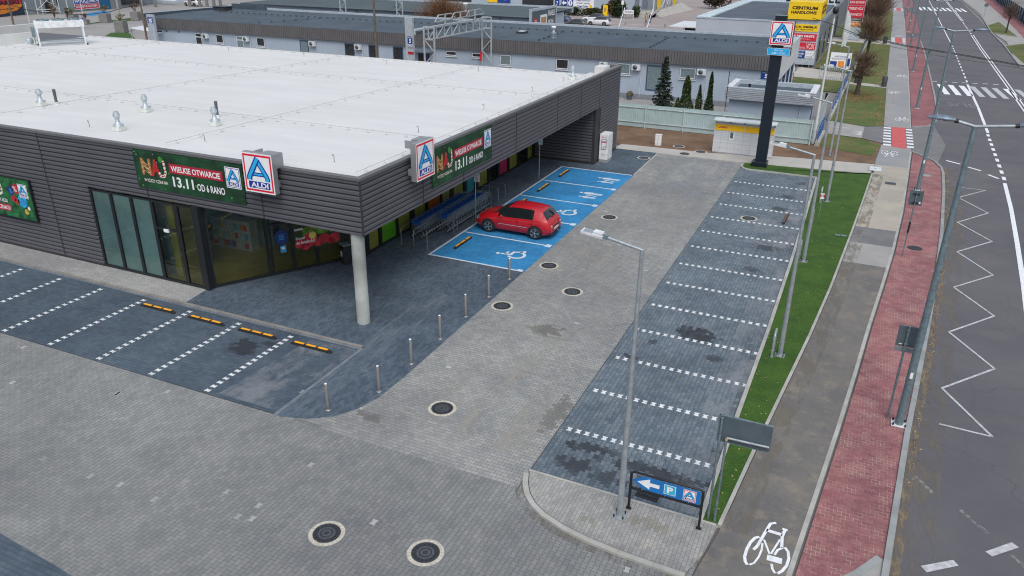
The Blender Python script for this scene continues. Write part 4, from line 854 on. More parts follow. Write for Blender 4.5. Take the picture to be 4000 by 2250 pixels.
def make_car(name, label, cat, spec, paint, roof=None, group=None, detail=True):
    t = thing(name, label, cat, (0, 0, 0), 0, group); S = spec; L = S['L']; N = 56 if detail else 34
    xs = sorted(set([L*i/N for i in range(N+1)]+[S['ws'][0], S['ws'][1], S['rw'][0], S['rw'][1], S['sw'][0], S['sw'][1]]))
    def sm(tab, x, e=.06): return (lerp_tab(tab, max(0, x-e))+2*lerp_tab(tab, x)+lerp_tab(tab, min(L, x+e)))/4
    def ring(x):
        zt = sm(S['top'], x); zb = sm(S['belt'], x); w_ = sm(S['wid'], x); rw_ = min(sm(S['roofw'], x), w_-.02); zb = min(zb, zt-.05)
        lo = .2+.12*max(0, 1-x/.3)+.14*max(0, (x-L+.35)/.35); lo = min(lo, zb-.15)
        return [(0, lo), (w_-.12, lo), (w_-.03, lo+.08), (w_, (lo+zb)/2+.05), (w_-.02, zb-.04), (w_-.05, zb), (rw_+.02, zt-.055), (rw_-.07, zt-.012), (rw_*.45, zt+.004), (0, zt+.01)]
    rings = [ring(x) for x in xs]; n = len(rings[0])
    body = MB(); glz = {'side_window': MB(), 'windscreen': MB(), 'rear_window': MB(), 'side_window2': MB()}; ro = MB()
    for sgn in (1, -1):
        for i in range(len(xs)-1):
            for j in range(n-1):
                q = [(xs[a], sgn*rings[a][b][0], rings[a][b][1]) for a, b in ((i, j), (i+1, j), (i+1, j+1), (i, j+1))]
                if sgn > 0: q = q[::-1]
                xm = (xs[i]+xs[i+1])/2; tgt = body; mm = paint
                if j == 5 and S['sw'][0] < xm < S['sw'][1]: tgt = glz['side_window' if sgn < 0 else 'side_window2']; mm = 'car_glass'
                elif j >= 6 and S['ws'][0] < xm < S['ws'][1]: tgt = glz['windscreen']; mm = 'car_glass'
                elif j >= 6 and S['rw'][0] < xm < S['rw'][1]: tgt = glz['rear_window']; mm = 'car_glass'
                elif roof and j >= 5 and xm > S['ws'][0]: mm = roof
                elif j < 1: mm = 'car_trim'
                tgt.add(q, [(0, 1, 2, 3)], mm, True)
    def weld(mb):
        d = {}; nv = []; mp = []
        for v in mb.v:
            kx = (round(v.x, 4), round(v.y, 4), round(v.z, 4))
            if kx not in d: d[kx] = len(nv); nv.append(v)
            mp.append(d[kx])
        mb.v = nv; mb.f = [list(dict.fromkeys(mp[k_] for k_ in f)) for f in mb.f]
        ok = [i for i, f in enumerate(mb.f) if len(f) > 2]; mb.f = [mb.f[i] for i in ok]; mb.mi = [mb.mi[i] for i in ok]; mb.sm = [mb.sm[i] for i in ok]
        return mb
    for q, rg in ((0, rings[0]), (1, rings[-1])):
        pts = [(xs[0 if q == 0 else -1], y, z) for y, z in rg]+[(xs[0 if q == 0 else -1], -y, z) for y, z in rg[::-1][1:-1]]
        body.add(pts, [list(range(len(pts)))], paint)
    # wheel arches: dark half discs just proud of the flank
    for ax in S['axles']:
        for sg in (-1, 1):
            R_ = S['wr']+.065; y = sg*(S['W']+.002); pts = [(ax+R_*math.cos(R(a)), y, S['wr']+R_*math.sin(R(a))) for a in range(-20, 201, 10)]
            body.add(pts+[(ax-R_*.94, y, .2), (ax+R_*.94, y, .2)], [list(range(len(pts)+2))], 'wheel_dark')
    bo = weld(body).build('body', t)
    for k_, g_ in glz.items():
        if g_.f: weld(g_).build(k_.replace('2', ''), t)
    for ax in S['axles']:
        for sg in (-1, 1):
            w_ = MB(); w_.T = Matrix.Translation((ax, sg*(S['W']-.095), S['wr'])) @ Matrix.Rotation(R(90)*sg, 4, 'X') @ Matrix.Scale(1, 4)
            r_ = S['wr']; w_.lathe(0, 0, [(r_*.68, -.115), (r_*.9, -.12), (r_, -.08), (r_, .08), (r_*.9, .11), (r_*.68, .115)][::-1] if 0 else [(r_*.68, -.115), (r_*.9, -.12), (r_, -.08), (r_, .08), (r_*.9, .11), (r_*.68, .105)], 'tyre', 24 if detail else 14)
            ty = w_.build('wheel', t)
            rm = MB(); rm.T = w_.T; z_ = -.121
            rm.lathe(0, 0, [(r_*.69, z_+.0), (r_*.69, z_+.05)], 'wheel_dark', 20)
            rm.lathe(0, 0, [(r_*.70, z_-.003), (r_*.64, z_-.006)], 'rim', 20) if 0 else None
            for a in range(5):
                for da in (-.13, .13):
                    th = 2*math.pi*a/5; p0_ = (r_*.12*math.cos(th), r_*.12*math.sin(th), z_-.008); p1_ = (r_*.66*math.cos(th+da), r_*.66*math.sin(th+da), z_-.004); rm.bar(p0_, p1_, .032, .016, 'rim')
            rm.lathe(0, 0, [(.02, z_-.018), (.05, z_-.014), (.05, z_-.002)], 'rim', 10)
            for a in range(24):
                th = 2*math.pi*a/24; t2 = th+2*math.pi/24; rm.bar((r_*.665*math.cos(th), r_*.665*math.sin(th), z_-.004), (r_*.665*math.cos(t2), r_*.665*math.sin(t2), z_-.004), .018, .012, 'rim')
            rm.build('rim', ty)
    W_ = S['W']; zL = lerp_tab(S['belt'], L-.1)
    for sg in (-1, 1):
        b = MB(); b.add([(L-.02, sg*.66, zL-.02), (L-.005, sg*.70, zL-.22), (L-.20, sg*(.83), zL-.24), (L-.24, sg*.80, zL+.02)], [(0, 1, 2, 3) if sg > 0 else (3, 2, 1, 0)], 'lamp_red'); b.T = Matrix.Translation((0, 0, 0))
        b.add([(L+.01, sg*.42, zL-.05), (L+.014, sg*.42, zL-.2), (L-.0, sg*.71, zL-.23), (L-.012, sg*.675, zL-.01)], [(3, 2, 1, 0) if sg > 0 else (0, 1, 2, 3)], 'lamp_red')
        b.tube([(L-.01, sg*.58, zL-.11), (L+.018, sg*.58, zL-.11)], .055, 'lamp_clear', 12); b.build('tail_light', t)
        b = MB(); b.add([(.02, sg*.5, .60), (.0, sg*.48, .72), (.24, sg*.72, .80), (.30, sg*.835, .70), (.14, sg*.79, .60)], [(0, 1, 2, 3, 4)], 'lamp_clear'); b.build('headlight', t)
        b = MB(); b.box(1.52, 1.62, min(sg*(W_-.02), sg*(W_+.15)), max(sg*(W_-.02), sg*(W_+.15)), .92, 1.05, paint); b.build('wing_mirror', t, bevel=.03)
    if detail:
        for sg in (-1, 1):
            y = sg*(W_+.004); y0, y1 = sorted((y, sg*(W_+.012))); MB().box(1.38, 3.0, y0, y1, .555, .575, 'lamp_clear').build('side_moulding', t)
            for x in (2.3, 3.05): MB().box(x, x+.2, min(sg*(W_-.01), sg*(W_+.02)), max(sg*(W_-.01), sg*(W_+.02)), .80, .825, paint).build('door_handle', t)
            b = MB()
            for x, z0_, z1_ in ((1.32, .34, .86), (2.42, .32, .9), (3.22, .62, .95)): b.box(x, x+.012, min(y, y-sg*.03), max(y, y-sg*.03)+.0, z0_, z1_, 'car_trim')
            b.box(2.40, 2.46, sg*.70-.03, sg*.70+.03, .98, 1.30, 'car_trim') if 0 else None
            b.build('door_gap', t)
        b = MB(); b.box(L-.04, L+.03, -.26, .26, .50, .61, 'plate'); b.box(L-.03, L+.035, -.4, .4, .62, .66, 'car_trim'); b.build('number_plate', t)
        b = MB(); b.tube([(4.05, .02, 1.04), (3.96, -.3, 1.18)], .012, 'car_trim', 6); b.build('wiper', t)
        b = MB(); b.tube([(3.7, 0, 1.42), (3.92, 0, 1.62)], .006, 'car_trim', 5); b.build('aerial', t)
        b = MB(); b.box(L-.3, L+.02, -.66, .66, .24, .40, 'car_trim'); b.build('bumper_skirt', t, bevel=.03)
        b = MB(); b.tube([(L-.1, -.1, .34), (L+.1, -.1, .33), (L+.14, -.1, .42)], .022, 'car_trim', 8); b.lathe(L+.14, -.1, [(.01, .40), (.03, .43), (.01, .46)], 'rim', 10); b.build('tow_bar', t)
        b = MB(); b.disc = None
        P = PL(b, (L-.015, -.07, .83), (0, 1, 0), (-.35, 0, 1)); P.arc(.07, .0, .05, 0, 360, .015, 'rim', 4); P.stroke([(.035, .02), (.07, -.04), (.105, .02)], .012, 'rim', 4); b.build('badge', t)
    return t
M('red_paint', (.44, .006, .014), .32, 0, var=.08, coat=.6); M('white_paint', (.68, .70, .72), .3, var=.03, coat=.8); M('black_paint', (.02, .024, .026), .25, coat=1); M('blue_paint', (.008, .035, .11), .25, coat=1); M('roof_blue', (.03, .035, .07), .3, coat=.6)
car = make_car('parked_car', 'red five door hatchback parked nose in on the second blue bay', 'car', HATCH, 'red_paint'); car.location = (-17.22, 34.58, .016)
G_ = 'cars parked behind the long pavilion'
c1 = make_car('parked_car', 'white estate car with dark roof standing alone right of the other parked cars', 'car', SUV, 'white_paint', 'roof_blue', G_, False); c1.location = (-48.9, 142.6, -.01)
dup(c1, (-51.6, 147.5, -.01), 0, 'white estate car with dark roof half hidden behind the dark saloon')
c2 = make_car('parked_car', 'black saloon in front of the white estate cars, just above the pavilion roof', 'car', HATCH, 'black_paint', None, G_, False); c2.location = (-51.2, 136.6, -.01)
c3 = make_car('parked_car', 'dark blue hatchback beside the panel with the picture of a door', 'car', HATCH, 'blue_paint', None, G_, False); c3.location = (-56.2, 142.0, -.01)
c4 = make_car('parked_car', 'white off-road car parked far off left behind the flat roof', 'car', SUV, 'white_paint', None, None, False); c4.location = (-142.6, 138.2, -.02); c4.rotation_euler.z = R(-6); c4.scale = (1.08, 1.05, 1.1)
# ================================================================ small things of the car park
def put(proto, places, labels):
    out = []
    for i, (p, rz) in enumerate(places):
        if i == 0: proto.location = p; proto.rotation_euler.z = rz; proto['label'] = labels[0]
        else: dup(proto, p, rz, labels[i])
# bollards
t = thing('bollard', '', 'bollard', (0, 0, 0), 0, 'steel bollards along the entrance paving')
b = MB(); b.lathe(0, 0, [(.052, .01), (.052, .955), (.046, .965)], 'brushed', 16); b.build('post', t); MB().lathe(0, 0, [(.046, .965), (.04, .975)], 'white_plastic', 16).build('cap', t); MB().lathe(0, 0, [(.1, .005), (.1, .02), (.06, .03)], 'brushed', 16).build('base_plate', t)
put(t, [((-13.75, 16.62, .005), 0)]+[((-12.91, y, .005), 0) for y in (18.25, 20.3, 22.39, 24.47, 26.57, 28.66)],
    ['steel bollard at the curved tip of the dark paving, lowest of the row', 'second steel bollard from the curved tip, where the curve straightens', 'third steel bollard from the curved tip, right of the kerb end', 'fourth and middle steel bollard of the row, right of the column foot', 'fifth steel bollard from the curved tip', 'sixth steel bollard, left of a round manhole', 'last steel bollard, standing at the corner of the blue bays'])
# wheel stops
def wheel_stop(grp, yel='yellow_refl'):
    t = thing('wheel_stop', '', 'wheel stop', (0, 0, 0), 0, grp); b = MB()
    prof = [(-.075, 0), (-.055, .10), (.055, .10), (.075, 0)]; v = []
    for x, s in ((-.9, .9), (-.78, 1), (.78, 1), (.9, .9)):
        for y, z in prof: v.append((x, y*s, z*(.35 if abs(x) > .8 else 1)))
    f = [(i*4+j, i*4+j+1, i*4+j+5, i*4+j+4) for i in range(3) for j in range(3)]+[(3, 2, 1, 0), (12, 13, 14, 15)]; b.add(v, [x[::-1] for x in f], 'rubber'); b.build('block', t)
    for x in (-.53, 0, .53): MB().box(x-.215, x+.215, -.05, .05, .1, .106, yel).build('reflector', t)
    return t
put(wheel_stop('black and yellow wheel stops in front of the shop'), [((x, 19.72, .002), 0) for x in (-24.37, -21.84, -19.32, -16.8)],
    ['black wheel stop with yellow strips, leftmost of the four before the column', 'black wheel stop with yellow strips, second from the left before the shop', 'black wheel stop with yellow strips beside the dark oily patch', 'black wheel stop with yellow strips, nearest the pale kerb end'])
put(wheel_stop('wheel stops in the blue bays'), [((-16.8, y, .016), R(90)) for y in (31.68, 35.3, 38.72, 42.22, 45.77)],
    ['wheel stop in the blue bay nearest the trolleys', 'wheel stop hidden under the nose of the red car', 'wheel stop peeping out above the roof of the red car', 'wheel stop in the blue bay second from the far end', 'wheel stop in the farthest blue bay'])
M('rust_strip', (.16, .08, .05), .8); t = wheel_stop('', 'rust_strip'); t['label'] = 'lone dark wheel stop with brown strips in the right row of bays'; t.location = (-2.71, 42.65, .008); t.rotation_euler.z = R(88); t.scale = (1.08, 1, 1)
# manholes
M('iron_worn', (.10, .11, .12), .5, .4, var=.2, sc_=9)
t = thing('manhole_cover', '', 'manhole', (0, 0, 0), 0, 'round manholes in the paving')
b = MB(); n = 22
for i in range(n):
    a0, a1 = 2*math.pi*(i+.04)/n, 2*math.pi*(i+.96)/n; b.add([(r*math.cos(a), r*math.sin(a), .0) for r, a in ((.345, a0), (.46, a0), (.46, a1), (.345, a1))], [(0, 1, 2, 3)], 'conc_ring')
b.build('stone_ring', t, (0, 0, .006))
b = MB(); b.lathe(0, 0, [(.35, 0), (.35, .014), (.315, .014), (.31, .009)], 'cast_iron', 32)
for i_, r in enumerate((.22, .17, .12, .07)): b.lathe(0, 0, [(r, .0085+.001*i_), (r-.02, .0125+.001*i_), (r-.03, .0095+.001*i_)], 'iron_worn' if i_ % 2 == 0 else 'cast_iron', 24)
b.build('lid', t, (0, 0, .004))
b = MB()
for i in range(16): a = 2*math.pi*i/16; b.lathe(.27*math.cos(a), .27*math.sin(a), [(.02, .0135), (.02, .014)], 'iron_hole', 8)
b.build('vent_hole', t, (0, 0, .004))
put(t, [((-10.37, 12.0, 0), .3), ((-7.78, 12.46, 0), 1), ((-10.52, 18.24, 0), .5), ((-12.01, 25.98, 0), 2), ((-9.9, 28.57, 0), 0), ((-11.89, 30.85, 0), 1.4), ((-11.49, 38.73, 0), .6), ((-4.55, 41.9, .006), .2), ((-13.26, 52.1, .006), 1), ((-10.93, 54.5, .02), 1), ((-11.8, 56.5, .02), 2), ((-10.01, 55.6, .02), 0)],
    ['manhole in the foreground, left of the nearest pair', 'manhole in the foreground, right one of the nearest pair', 'manhole on the grey aisle right of the lowest bollard', 'manhole beside the sixth bollard', 'manhole in the middle of the aisle above a damp brown patch', 'manhole below the corner of the blue bays', 'manhole beside the second blue bay from the far end', 'manhole among the right hand bays near the brown wheel stop', 'manhole in the dark paving right of the white locker pillar', 'manhole in the pale walk right of the dark paving', 'manhole set into the bare earth, left one', 'manhole at the edge of the earth beside the yellow locker'])
t = thing('manhole_cover', 'round manhole with pale lid in the red path beside the farther sign pole', 'manhole', (3.63, 40.8, .033)); b = MB(); b.lathe(0, 0, [(.34, 0), (.34, .012), (.27, .012)], 'cast_iron', 24); b.build('frame', t); MB().lathe(0, 0, [(.265, 0), (.265, .01)], 'conc_ring', 24).build('lid', t)
t = thing('manhole_cover', 'faint grey manhole in the red path near its rounded far end', 'manhole', (4.6, 56, .033)); b = MB(); b.lathe(0, 0, [(.34, 0), (.34, .008), (.27, .008)], 'kerb_road', 24); b.build('frame', t); MB().lathe(0, 0, [(.265, 0), (.265, .006)], 'galv', 24).build('lid', t)
def drain(label, x, y, z, w_, d_, rz, nb, grp=None, m2='iron_hole'):
    t = thing('drain_grate', label, 'drain', (x, y, z), rz, grp); b = MB(); b.box(-w_/2, w_/2, -d_/2, d_/2, -.02, .004, m2); b.build('pit', t); b = MB()
    b.box(-w_/2, w_/2, -d_/2, -d_/2+.03, -.01, .014, 'cast_iron'); b.box(-w_/2, w_/2, d_/2-.03, d_/2, -.01, .014, 'cast_iron')
    for i in range(nb+1): x_ = -w_/2+(w_-.02)*i/nb; b.box(x_, x_+.02, -d_/2+.03, d_/2-.03, -.01, .012, 'cast_iron')
    b.box(-w_/2+.03, w_/2-.03, -.015, .015, -.01, .0135, 'cast_iron'); b.build('grating', t)
drain('black slotted drain under the blue parking sign', -3.42, 16.87, .006, .62, .38, R(-4), 11); drain('small rectangular grate in the pale cycle path', 2.5, 52.8, .036, .62, .55, 0, 14, None, 'galv_dark')
t = thing('hatch_cover', 'pale rectangular concrete hatch where the back walk meets the cycle path', 'hatch', (1.57, 56.15, .036)); MB().box(-.45, .45, -.62, .62, 0, .02, 'kerb').build('frame', t); MB().box(-.36, .36, -.52, .52, .02, .03, 'steel_white').build('lid', t); MB().box(-.08, .08, -.05, -.0, .03, .034, 'iron_hole').build('handle', t)
# barrier rails and bicycle stands
def rail(label, p0, p1, h, grp, r=.021):
    t = thing('guard_rail' if grp.startswith('rails') else 'bicycle_stand', label, 'rail' if grp.startswith('rails') else 'bicycle stand', (p0[0], p0[1], .006), 0, grp)
    d = Vector((p1[0]-p0[0], p1[1]-p0[1], 0)); u = d.normalized(); c = .12
    pts = [Vector((0, 0, 0)), Vector((0, 0, h-c))]+[u*c*(1-math.cos(R(a)))+Vector((0, 0, h-c+c*math.sin(R(a)))) for a in (30, 60, 90)]+[d-u*c*(1-math.cos(R(a)))+Vector((0, 0, h-c+c*math.sin(R(a)))) for a in (90, 60, 30)]+[d+Vector((0, 0, h-c)), d]
    b = MB(); b.tube(pts, r, 'brushed', 8); b.build('tube', t)
    for q in (Vector((0, 0, 0)), d): MB().lathe(q.x, q.y, [(.05, 0), (.05, .008)], 'brushed', 10).build('foot', t)
    return t
g1 = 'rails round the trolley bay'
rail('steel rail nearest the shop window on the left of the trolleys', (-19.5, 30.3), (-19.62, 33.3), .82, g1); rail('steel rail between the two rows of trolleys', (-18.79, 30.3), (-18.79, 33.2), .82, g1)
rail('lower steel rail between the trolleys and the blue bays', (-18.0, 30.24), (-18.0, 32.95), .82, g1); rail('upper steel rail between the trolleys and the blue bays', (-18.05, 33.4), (-18.1, 36.3), .82, g1)
g2 = 'bicycle stands beyond the trolleys'
for i, y in enumerate((36.95, 37.6, 38.6, 39.5)):
    rail(('nearest', 'second', 'third', 'farthest')[i]+' steel bicycle stand beyond the trolleys', (-18.12, y), (-19.2, y+.12), .8, g2)
# shopping trolleys, nested in two rows
M('cart_wire', (.36, .43, .47), .35, .5); M('cart_blue', (.015, .085, .33), .35, coat=.3)
t = thing('shopping_trolley', '', 'trolley', (0, 0, 0), 0, ''); b = MB(); w1, w2 = .27, .22
def cart_pt(s, y, z): return (s*(w1+(w2-w1)*(y/.85)), y, z)
for s in (-1, 1):
    for z0_, z1_ in ((.98, .88), (.86, .80), (.72, .70), (.58, .60)): b.bar(cart_pt(s, 0.02, z0_), cart_pt(s, .85, z1_), .009, .009, 'cart_wire')
    for k_ in range(8): y = .05+.8*k_/7; b.bar(cart_pt(s, y, .56), cart_pt(s, y, .96-.08*y), .005, .005, 'cart_wire')
for y, z0_ in ((.85, .6), (.02, .58)):
    for z in (z0_, .74, .88): b.bar(cart_pt(-1, y, z), cart_pt(1, y, z), .008, .008, 'cart_wire')
    for k_ in range(5): x = -.2+.1*k_; b.bar((x, y, z0_), (x, y, .88), .005, .005, 'cart_wire')
for k_ in range(7): x = -.2+.067*k_; b.bar((x, .02, .57), (x, .85, .59), .006, .006, 'cart_wire')
b.build('basket', t); b = MB()
for s in (-1, 1): b.tube([cart_pt(s, .02, .55), (s*.27, .3, .22), (s*.27, .05, .15)], .013, 'cart_wire', 6); b.tube([cart_pt(s, .5, .56), (s*.23, .72, .15)], .013, 'cart_wire', 6); b.bar((s*.27, .03, .15), (s*.22, .9, .15), .02, .02, 'cart_wire')
b.build('frame', t); b = MB(); b.tube([(-.29, -.06, 1.0), (.29, -.06, 1.0)], .02, 'cart_blue', 8); b.bar((-.27, .0, .98), (-.27, -.06, 1.0), .03, .03, 'cart_blue'); b.bar((.27, .0, .98), (.27, -.06, 1.0), .03, .03, 'cart_blue'); b.build('handle', t)
b = MB(); b.bar((-.2, .06, .93), (.2, .06, .93), .14, .02, 'cart_blue'); b.box(-.2, .2, .0, .012, .76, .92, 'cart_blue'); b.build('child_seat', t)
wm = MB(); wm.tube([(-.012, 0, .06), (.012, 0, .06)], .06, 'rubber', 10); wm.bar((0, 0, .06), (0, -.02, .15), .03, .03, 'cart_wire')
for i, (x, y) in enumerate(((-.27, .05), (.27, .05), (-.22, .88), (.22, .88))): wm.build('castor', t, (x, y, 0))
ORD = ['first', 'second', 'third', 'fourth', 'fifth', 'sixth', 'seventh', 'eighth', 'ninth', 'tenth', 'eleventh', 'twelfth', 'thirteenth', 'fourteenth', 'fifteenth', 'sixteenth', 'seventeenth', 'eighteenth', 'nineteenth', 'twentieth', 'twenty-first', 'twenty-second']
pl = []; lb = []
for i in range(20): pl.append(((-19.17+random.uniform(-.01, .01), 31.2+.262*i, .006), random.uniform(-.01, .01))); lb.append(ORD[i]+' nested trolley from the near end of the row along the shop window')
for i in range(17): pl.append(((-18.43+random.uniform(-.01, .01), 32.55+.262*i, .006), random.uniform(-.01, .01))); lb.append(ORD[i]+' nested trolley from the near end of the row beside the blue bays')
t['group'] = 'blue handled shopping trolleys nested in two rows'; put(t, pl, lb)
# litter bin by the entrance
t = thing('litter_bin', 'black litter bin with the square A mark behind the column', 'bin', (-20.45, 27.05, .006), R(-32)); b = MB(); b.box(-.22, .22, -.2, .2, .03, .78, 'black_metal'); b.box(-.24, .24, -.22, .22, .72, .8, 'black_metal'); b.build('body', t, bevel=.01); b = MB(); b.box(-.23, .23, -.2, .2, .92, .98, 'galv_dark'); b.box(-.2, -.17, -.16, .16, .8, .92, 'black_metal'); b.box(.17, .2, -.16, .16, .8, .92, 'black_metal'); b.build('hood', t)
b = MB(); aldi(PL(b, (-.11, -.203, .38), (1, 0, 0), (0, 0, 1), step=.002), 0, 0, .22, .24, 1, False); b.build('badge', t)
t = thing('black_bag', 'small black bag leaning against the back of the concrete column', 'bag', (-16.62, 22.62, .006)); b = MB(); b.lathe(0, 0, [(.08, 0), (.16, .06), (.17, .25), (.12, .42), (.04, .5)], 'rubber', 12); b.build('sack', t); MB().tube([(-.03, 0, .48), (0, 0, .58), (.03, 0, .48)], .01, 'rubber', 5).build('strap', t)
# signs on posts
def post_sign(label, x, y, z0, h, r, pm_, rz=0, lean=0, name='road_sign', grp=None):
    t = thing(name, label, 'sign', (x, y, z0), rz, grp); MB().tube([(0, 0, 0), (lean, 0, h)], r, pm_, 10).build('post', t); return t
t = post_sign('small white disabled parking sign on a thin post beside the trolleys', -17.93, 35.3, .006, 2.5, .028, 'galv'); b = MB(); b.box(-.05, .28, -.045, -.032, 2.08, 2.5, 'sign_white'); P = PL(b, (0.115, -.045, 2.3), (1, 0, 0), (0, 0, 1), step=.0015)
P.disc(0, .12, .025, .025, 'black_metal', 1); P.stroke([(0, .09), (0, .0), (.06, 0), (.09, -.07)], .02, 'black_metal', 1); P.arc(-.01, -.03, .07, 120, 380, .018, 'black_metal', 1); P.rect(-.12, -.19, .12, -.15, 'alu', 1); b.build('panel', t)
t = post_sign('small white parking sign on a thin post before the dark recess', -17.84, 44.0, .006, 2.6, .028, 'galv'); b = MB(); b.box(-.07, .2, -.045, -.032, 2.2, 2.58, 'sign_white'); P = PL(b, (.065, -.045, 2.38), (1, 0, 0), (0, 0, 1), step=.0015); P.disc(-.03, .1, .025, .025, 'skyb', 1); P.stroke([(-.03, .07), (-.03, -.1)], .04, 'skyb', 1); P.disc(.05, .04, .02, .02, 'skyb', 1); P.stroke([(.05, .02), (.05, -.1)], .03, 'skyb', 1); b.build('panel', t)
M('sign_back', (.10, .135, .16), .5, .3, var=.12, sc_=2); M('sign_back2', (.20, .25, .28), .5, .3, var=.1)
t = thing('road_sign', 'dark back of a large square sign on a leaning pole beside the nearest street lamp', 'sign', (2.48, 23.79, .035), 0, 'signs seen from behind on the red path')
MB().tube([(0, 0, 0), (0, 0, 3.22)], .035, 'galv_dark', 10).build('pole', t); MB().box(-.27, .27, .04, .06, 2.49, 3.2, 'sign_back').build('panel', t, bevel=.008); MB().box(-.27, .27, .04, .055, 2.32, 2.47, 'sign_back2').build('lower_panel', t)
b = MB()
for z in (2.6, 3.05, 2.4): b.box(-.05, .05, -.04, .04, z, z+.03, 'galv_dark')
b.box(-.27, .27, .034, .039, 3.18, 3.2, 'galv'); b.build('clamp', t); MB().box(-.18, -.09, .033, .039, 2.56, 2.59, 'sign_white').build('sticker', t)
t = thing('road_sign', 'dark back of a smaller sign on a thin pole farther along the red path', 'sign', (3.04, 39.32, .035), 0, 'signs seen from behind on the red path')
MB().tube([(0, 0, 0), (0.02, 0, 3.2)], .03, 'galv_dark', 10).build('pole', t); MB().box(-.27, .31, .035, .055, 2.56, 3.27, 'sign_back').build('panel', t, bevel=.008)
b = MB(); b.box(-.12, .16, -.035, .034, 2.68, 2.71, 'black_metal'); b.box(-.12, .16, -.035, .034, 3.1, 3.13, 'black_metal'); b.build('clamp', t); MB().box(.18, .25, .03, .034, 2.66, 2.74, 'sign_white').build('sticker', t); MB().tube([(0.005, 0, 1.2), (.01, 0, 1.75)], .045, 'black_metal', 10).build('cable_guard', t)
t = thing('notice_board', 'large grey board seen from behind on two poles at the lawn tip', 'notice board', (-1.68, 16.55, .05))
for x, y, h in ((-.07, .02, 3.1), (.1, -.02, 2.6)): MB().tube([(x, y, 0), (x, y, h)], .032, 'galv_dark', 10).build('post', t)
b = MB(); b.box(-.14, 1.12, .06, .1, 2.42, 3.12, 'sign_back'); b.build('panel', t, bevel=.01); b = MB(); b.box(-.16, -.11, .05, .105, 2.40, 3.14, 'galv_dark'); b.box(-.14, 1.13, .055, .105, 3.12, 3.14, 'galv_dark'); b.box(-.14, 1.13, .055, .105, 2.39, 2.41, 'galv_dark'); b.build('edge_frame', t)
b = MB(); b.tube([(.1, -.02, 2.58), (1.1, .01, 2.58)], .03, 'galv', 10); b.box(.08, .13, -.05, 0, 2.52, 2.6, 'yellow_refl'); b.build('lamp_tube', t)
# direction sign
t = thing('direction_sign', 'blue parking direction sign with a white arrow in a black tube frame at the corner', 'sign', (-3.73, 16.08, .06)); b = MB()
for x in (0, 1.84): b.bar((x, 0, 0), (x, 0, 1.16), .06, .06, 'black_metal')
b.tube([(0, 0, 1.12), (.06, 0, 1.19), (1.78, 0, 1.19), (1.84, 0, 1.12)], .032, 'black_metal', 8); b.bar((0.02, 0, .68), (1.82, 0, .68), .055, .055, 'black_metal')
b.box(-.07, .07, -.05, .05, 0, .012, 'black_metal'); b.box(1.77, 1.91, -.05, .05, 0, .012, 'black_metal'); b.build('frame', t)
M('sign_blue', (.008, .16, .47), .4, var=.04); M('sign_cyan', (.03, .42, .62), .4)
b = MB(); b.prism([(.04, .95), (.35, 1.14), (1.79, 1.14), (1.79, .74), (.35, .74)], 0, .02, 'sign_blue', True); b.v = [Vector((v.x, -.01-v.z, v.y)) for v in b.v]; b.f = [f for f in b.f]; b.build('panel', t)
b = MB(); P = PL(b, (0, -.0305, 0), (1, 0, 0), (0, 0, 1), step=.002); P.poly([(.17, .95), (.50, 1.11), (.50, 1.0), (.75, 1.0), (.75, .89), (.50, .89), (.50, .79)], 'sign_white', 1)
P.rect(.87, .80, 1.17, 1.09, 'sign_white', 1); P.rect(.885, .815, 1.155, 1.075, 'sign_cyan', 2); P.text('P', .95, .85, 1.10, 1.04, 'sign_white', 3, .04); aldi(P, 1.36, .77, .32, .34, 1); b.build('print', t)
b = MB()
for x in (.3, .9, 1.5): b.box(x, x+.02, -.02, .01, 1.14, 1.18, 'galv'); b.box(x, x+.02, -.02, .01, .7, .74, 'galv')
b.build('clip', t)
# lamps
def park_lamp(label, x, y, z0, arm=1.42, h=7.42):
    t = thing('car_park_lamp', label, 'lamp post', (x, y, z0), 0, 'single armed lamps of the car park')
    MB().tube([(0, 0, .01), (0, 0, 1.6), (0, 0, h-.02)], [.085, .078, .042], 'galv', 14).build('pole', t)
    b = MB(); b.box(-.17, .17, -.17, .17, 0, .018, 'galv')
    for sx in (-.12, .12):
        for sy in (-.12, .12): b.lathe(sx, sy, [(.022, .018), (.022, .07), (.012, .1)], 'black_metal', 8)
    b.build('base_plate', t, (0, 0, .0)); MB().box(-.035, .035, -.09, -.08, .55, .95, 'galv').build('door', t)
    MB().tube([(.035, 0, h-.035), (-.84, 0, h+.14)], .036, 'galv', 10).build('arm', t)
    b = MB(); T_ = Matrix.Translation((-.82, 0, h+.14)) @ Matrix.Rotation(R(8), 4, 'Y'); b.T = T_; b.box(-.12, .02, -.045, .045, -.045, .045, 'galv_dark'); b.box(-.6, -.08, -.13, .13, -.03, .02, 'unit_white'); b.box(-.32, -.1, -.1, .1, .02, .075, 'unit_white'); b.build('lamp_head', t)
    b = MB(); b.T = T_; b.box(-.56, -.34, -.1, .1, .021, .026, 'galv'); b.build('head_cover', t)
    return t
l0 = park_lamp('lamp post with one arm standing on the corner island in the foreground', -3.86, 15.7, .058)
KID.clear()
for (x, y), lb in zip(((-1.12, 26.48), (-1.22, 36.5), (-.89, 47.0), (-1.48, 58.72)), ('first lamp post on the lawn strip, nearest the camera', 'second lamp post on the lawn strip, opposite the round manhole', 'third lamp post on the lawn strip, beside the small H plate', 'lamp post with one arm on the earth beyond the lawn')): dup(l0, (x, y, .05), R(-2) if y < 30 else 0, lb)
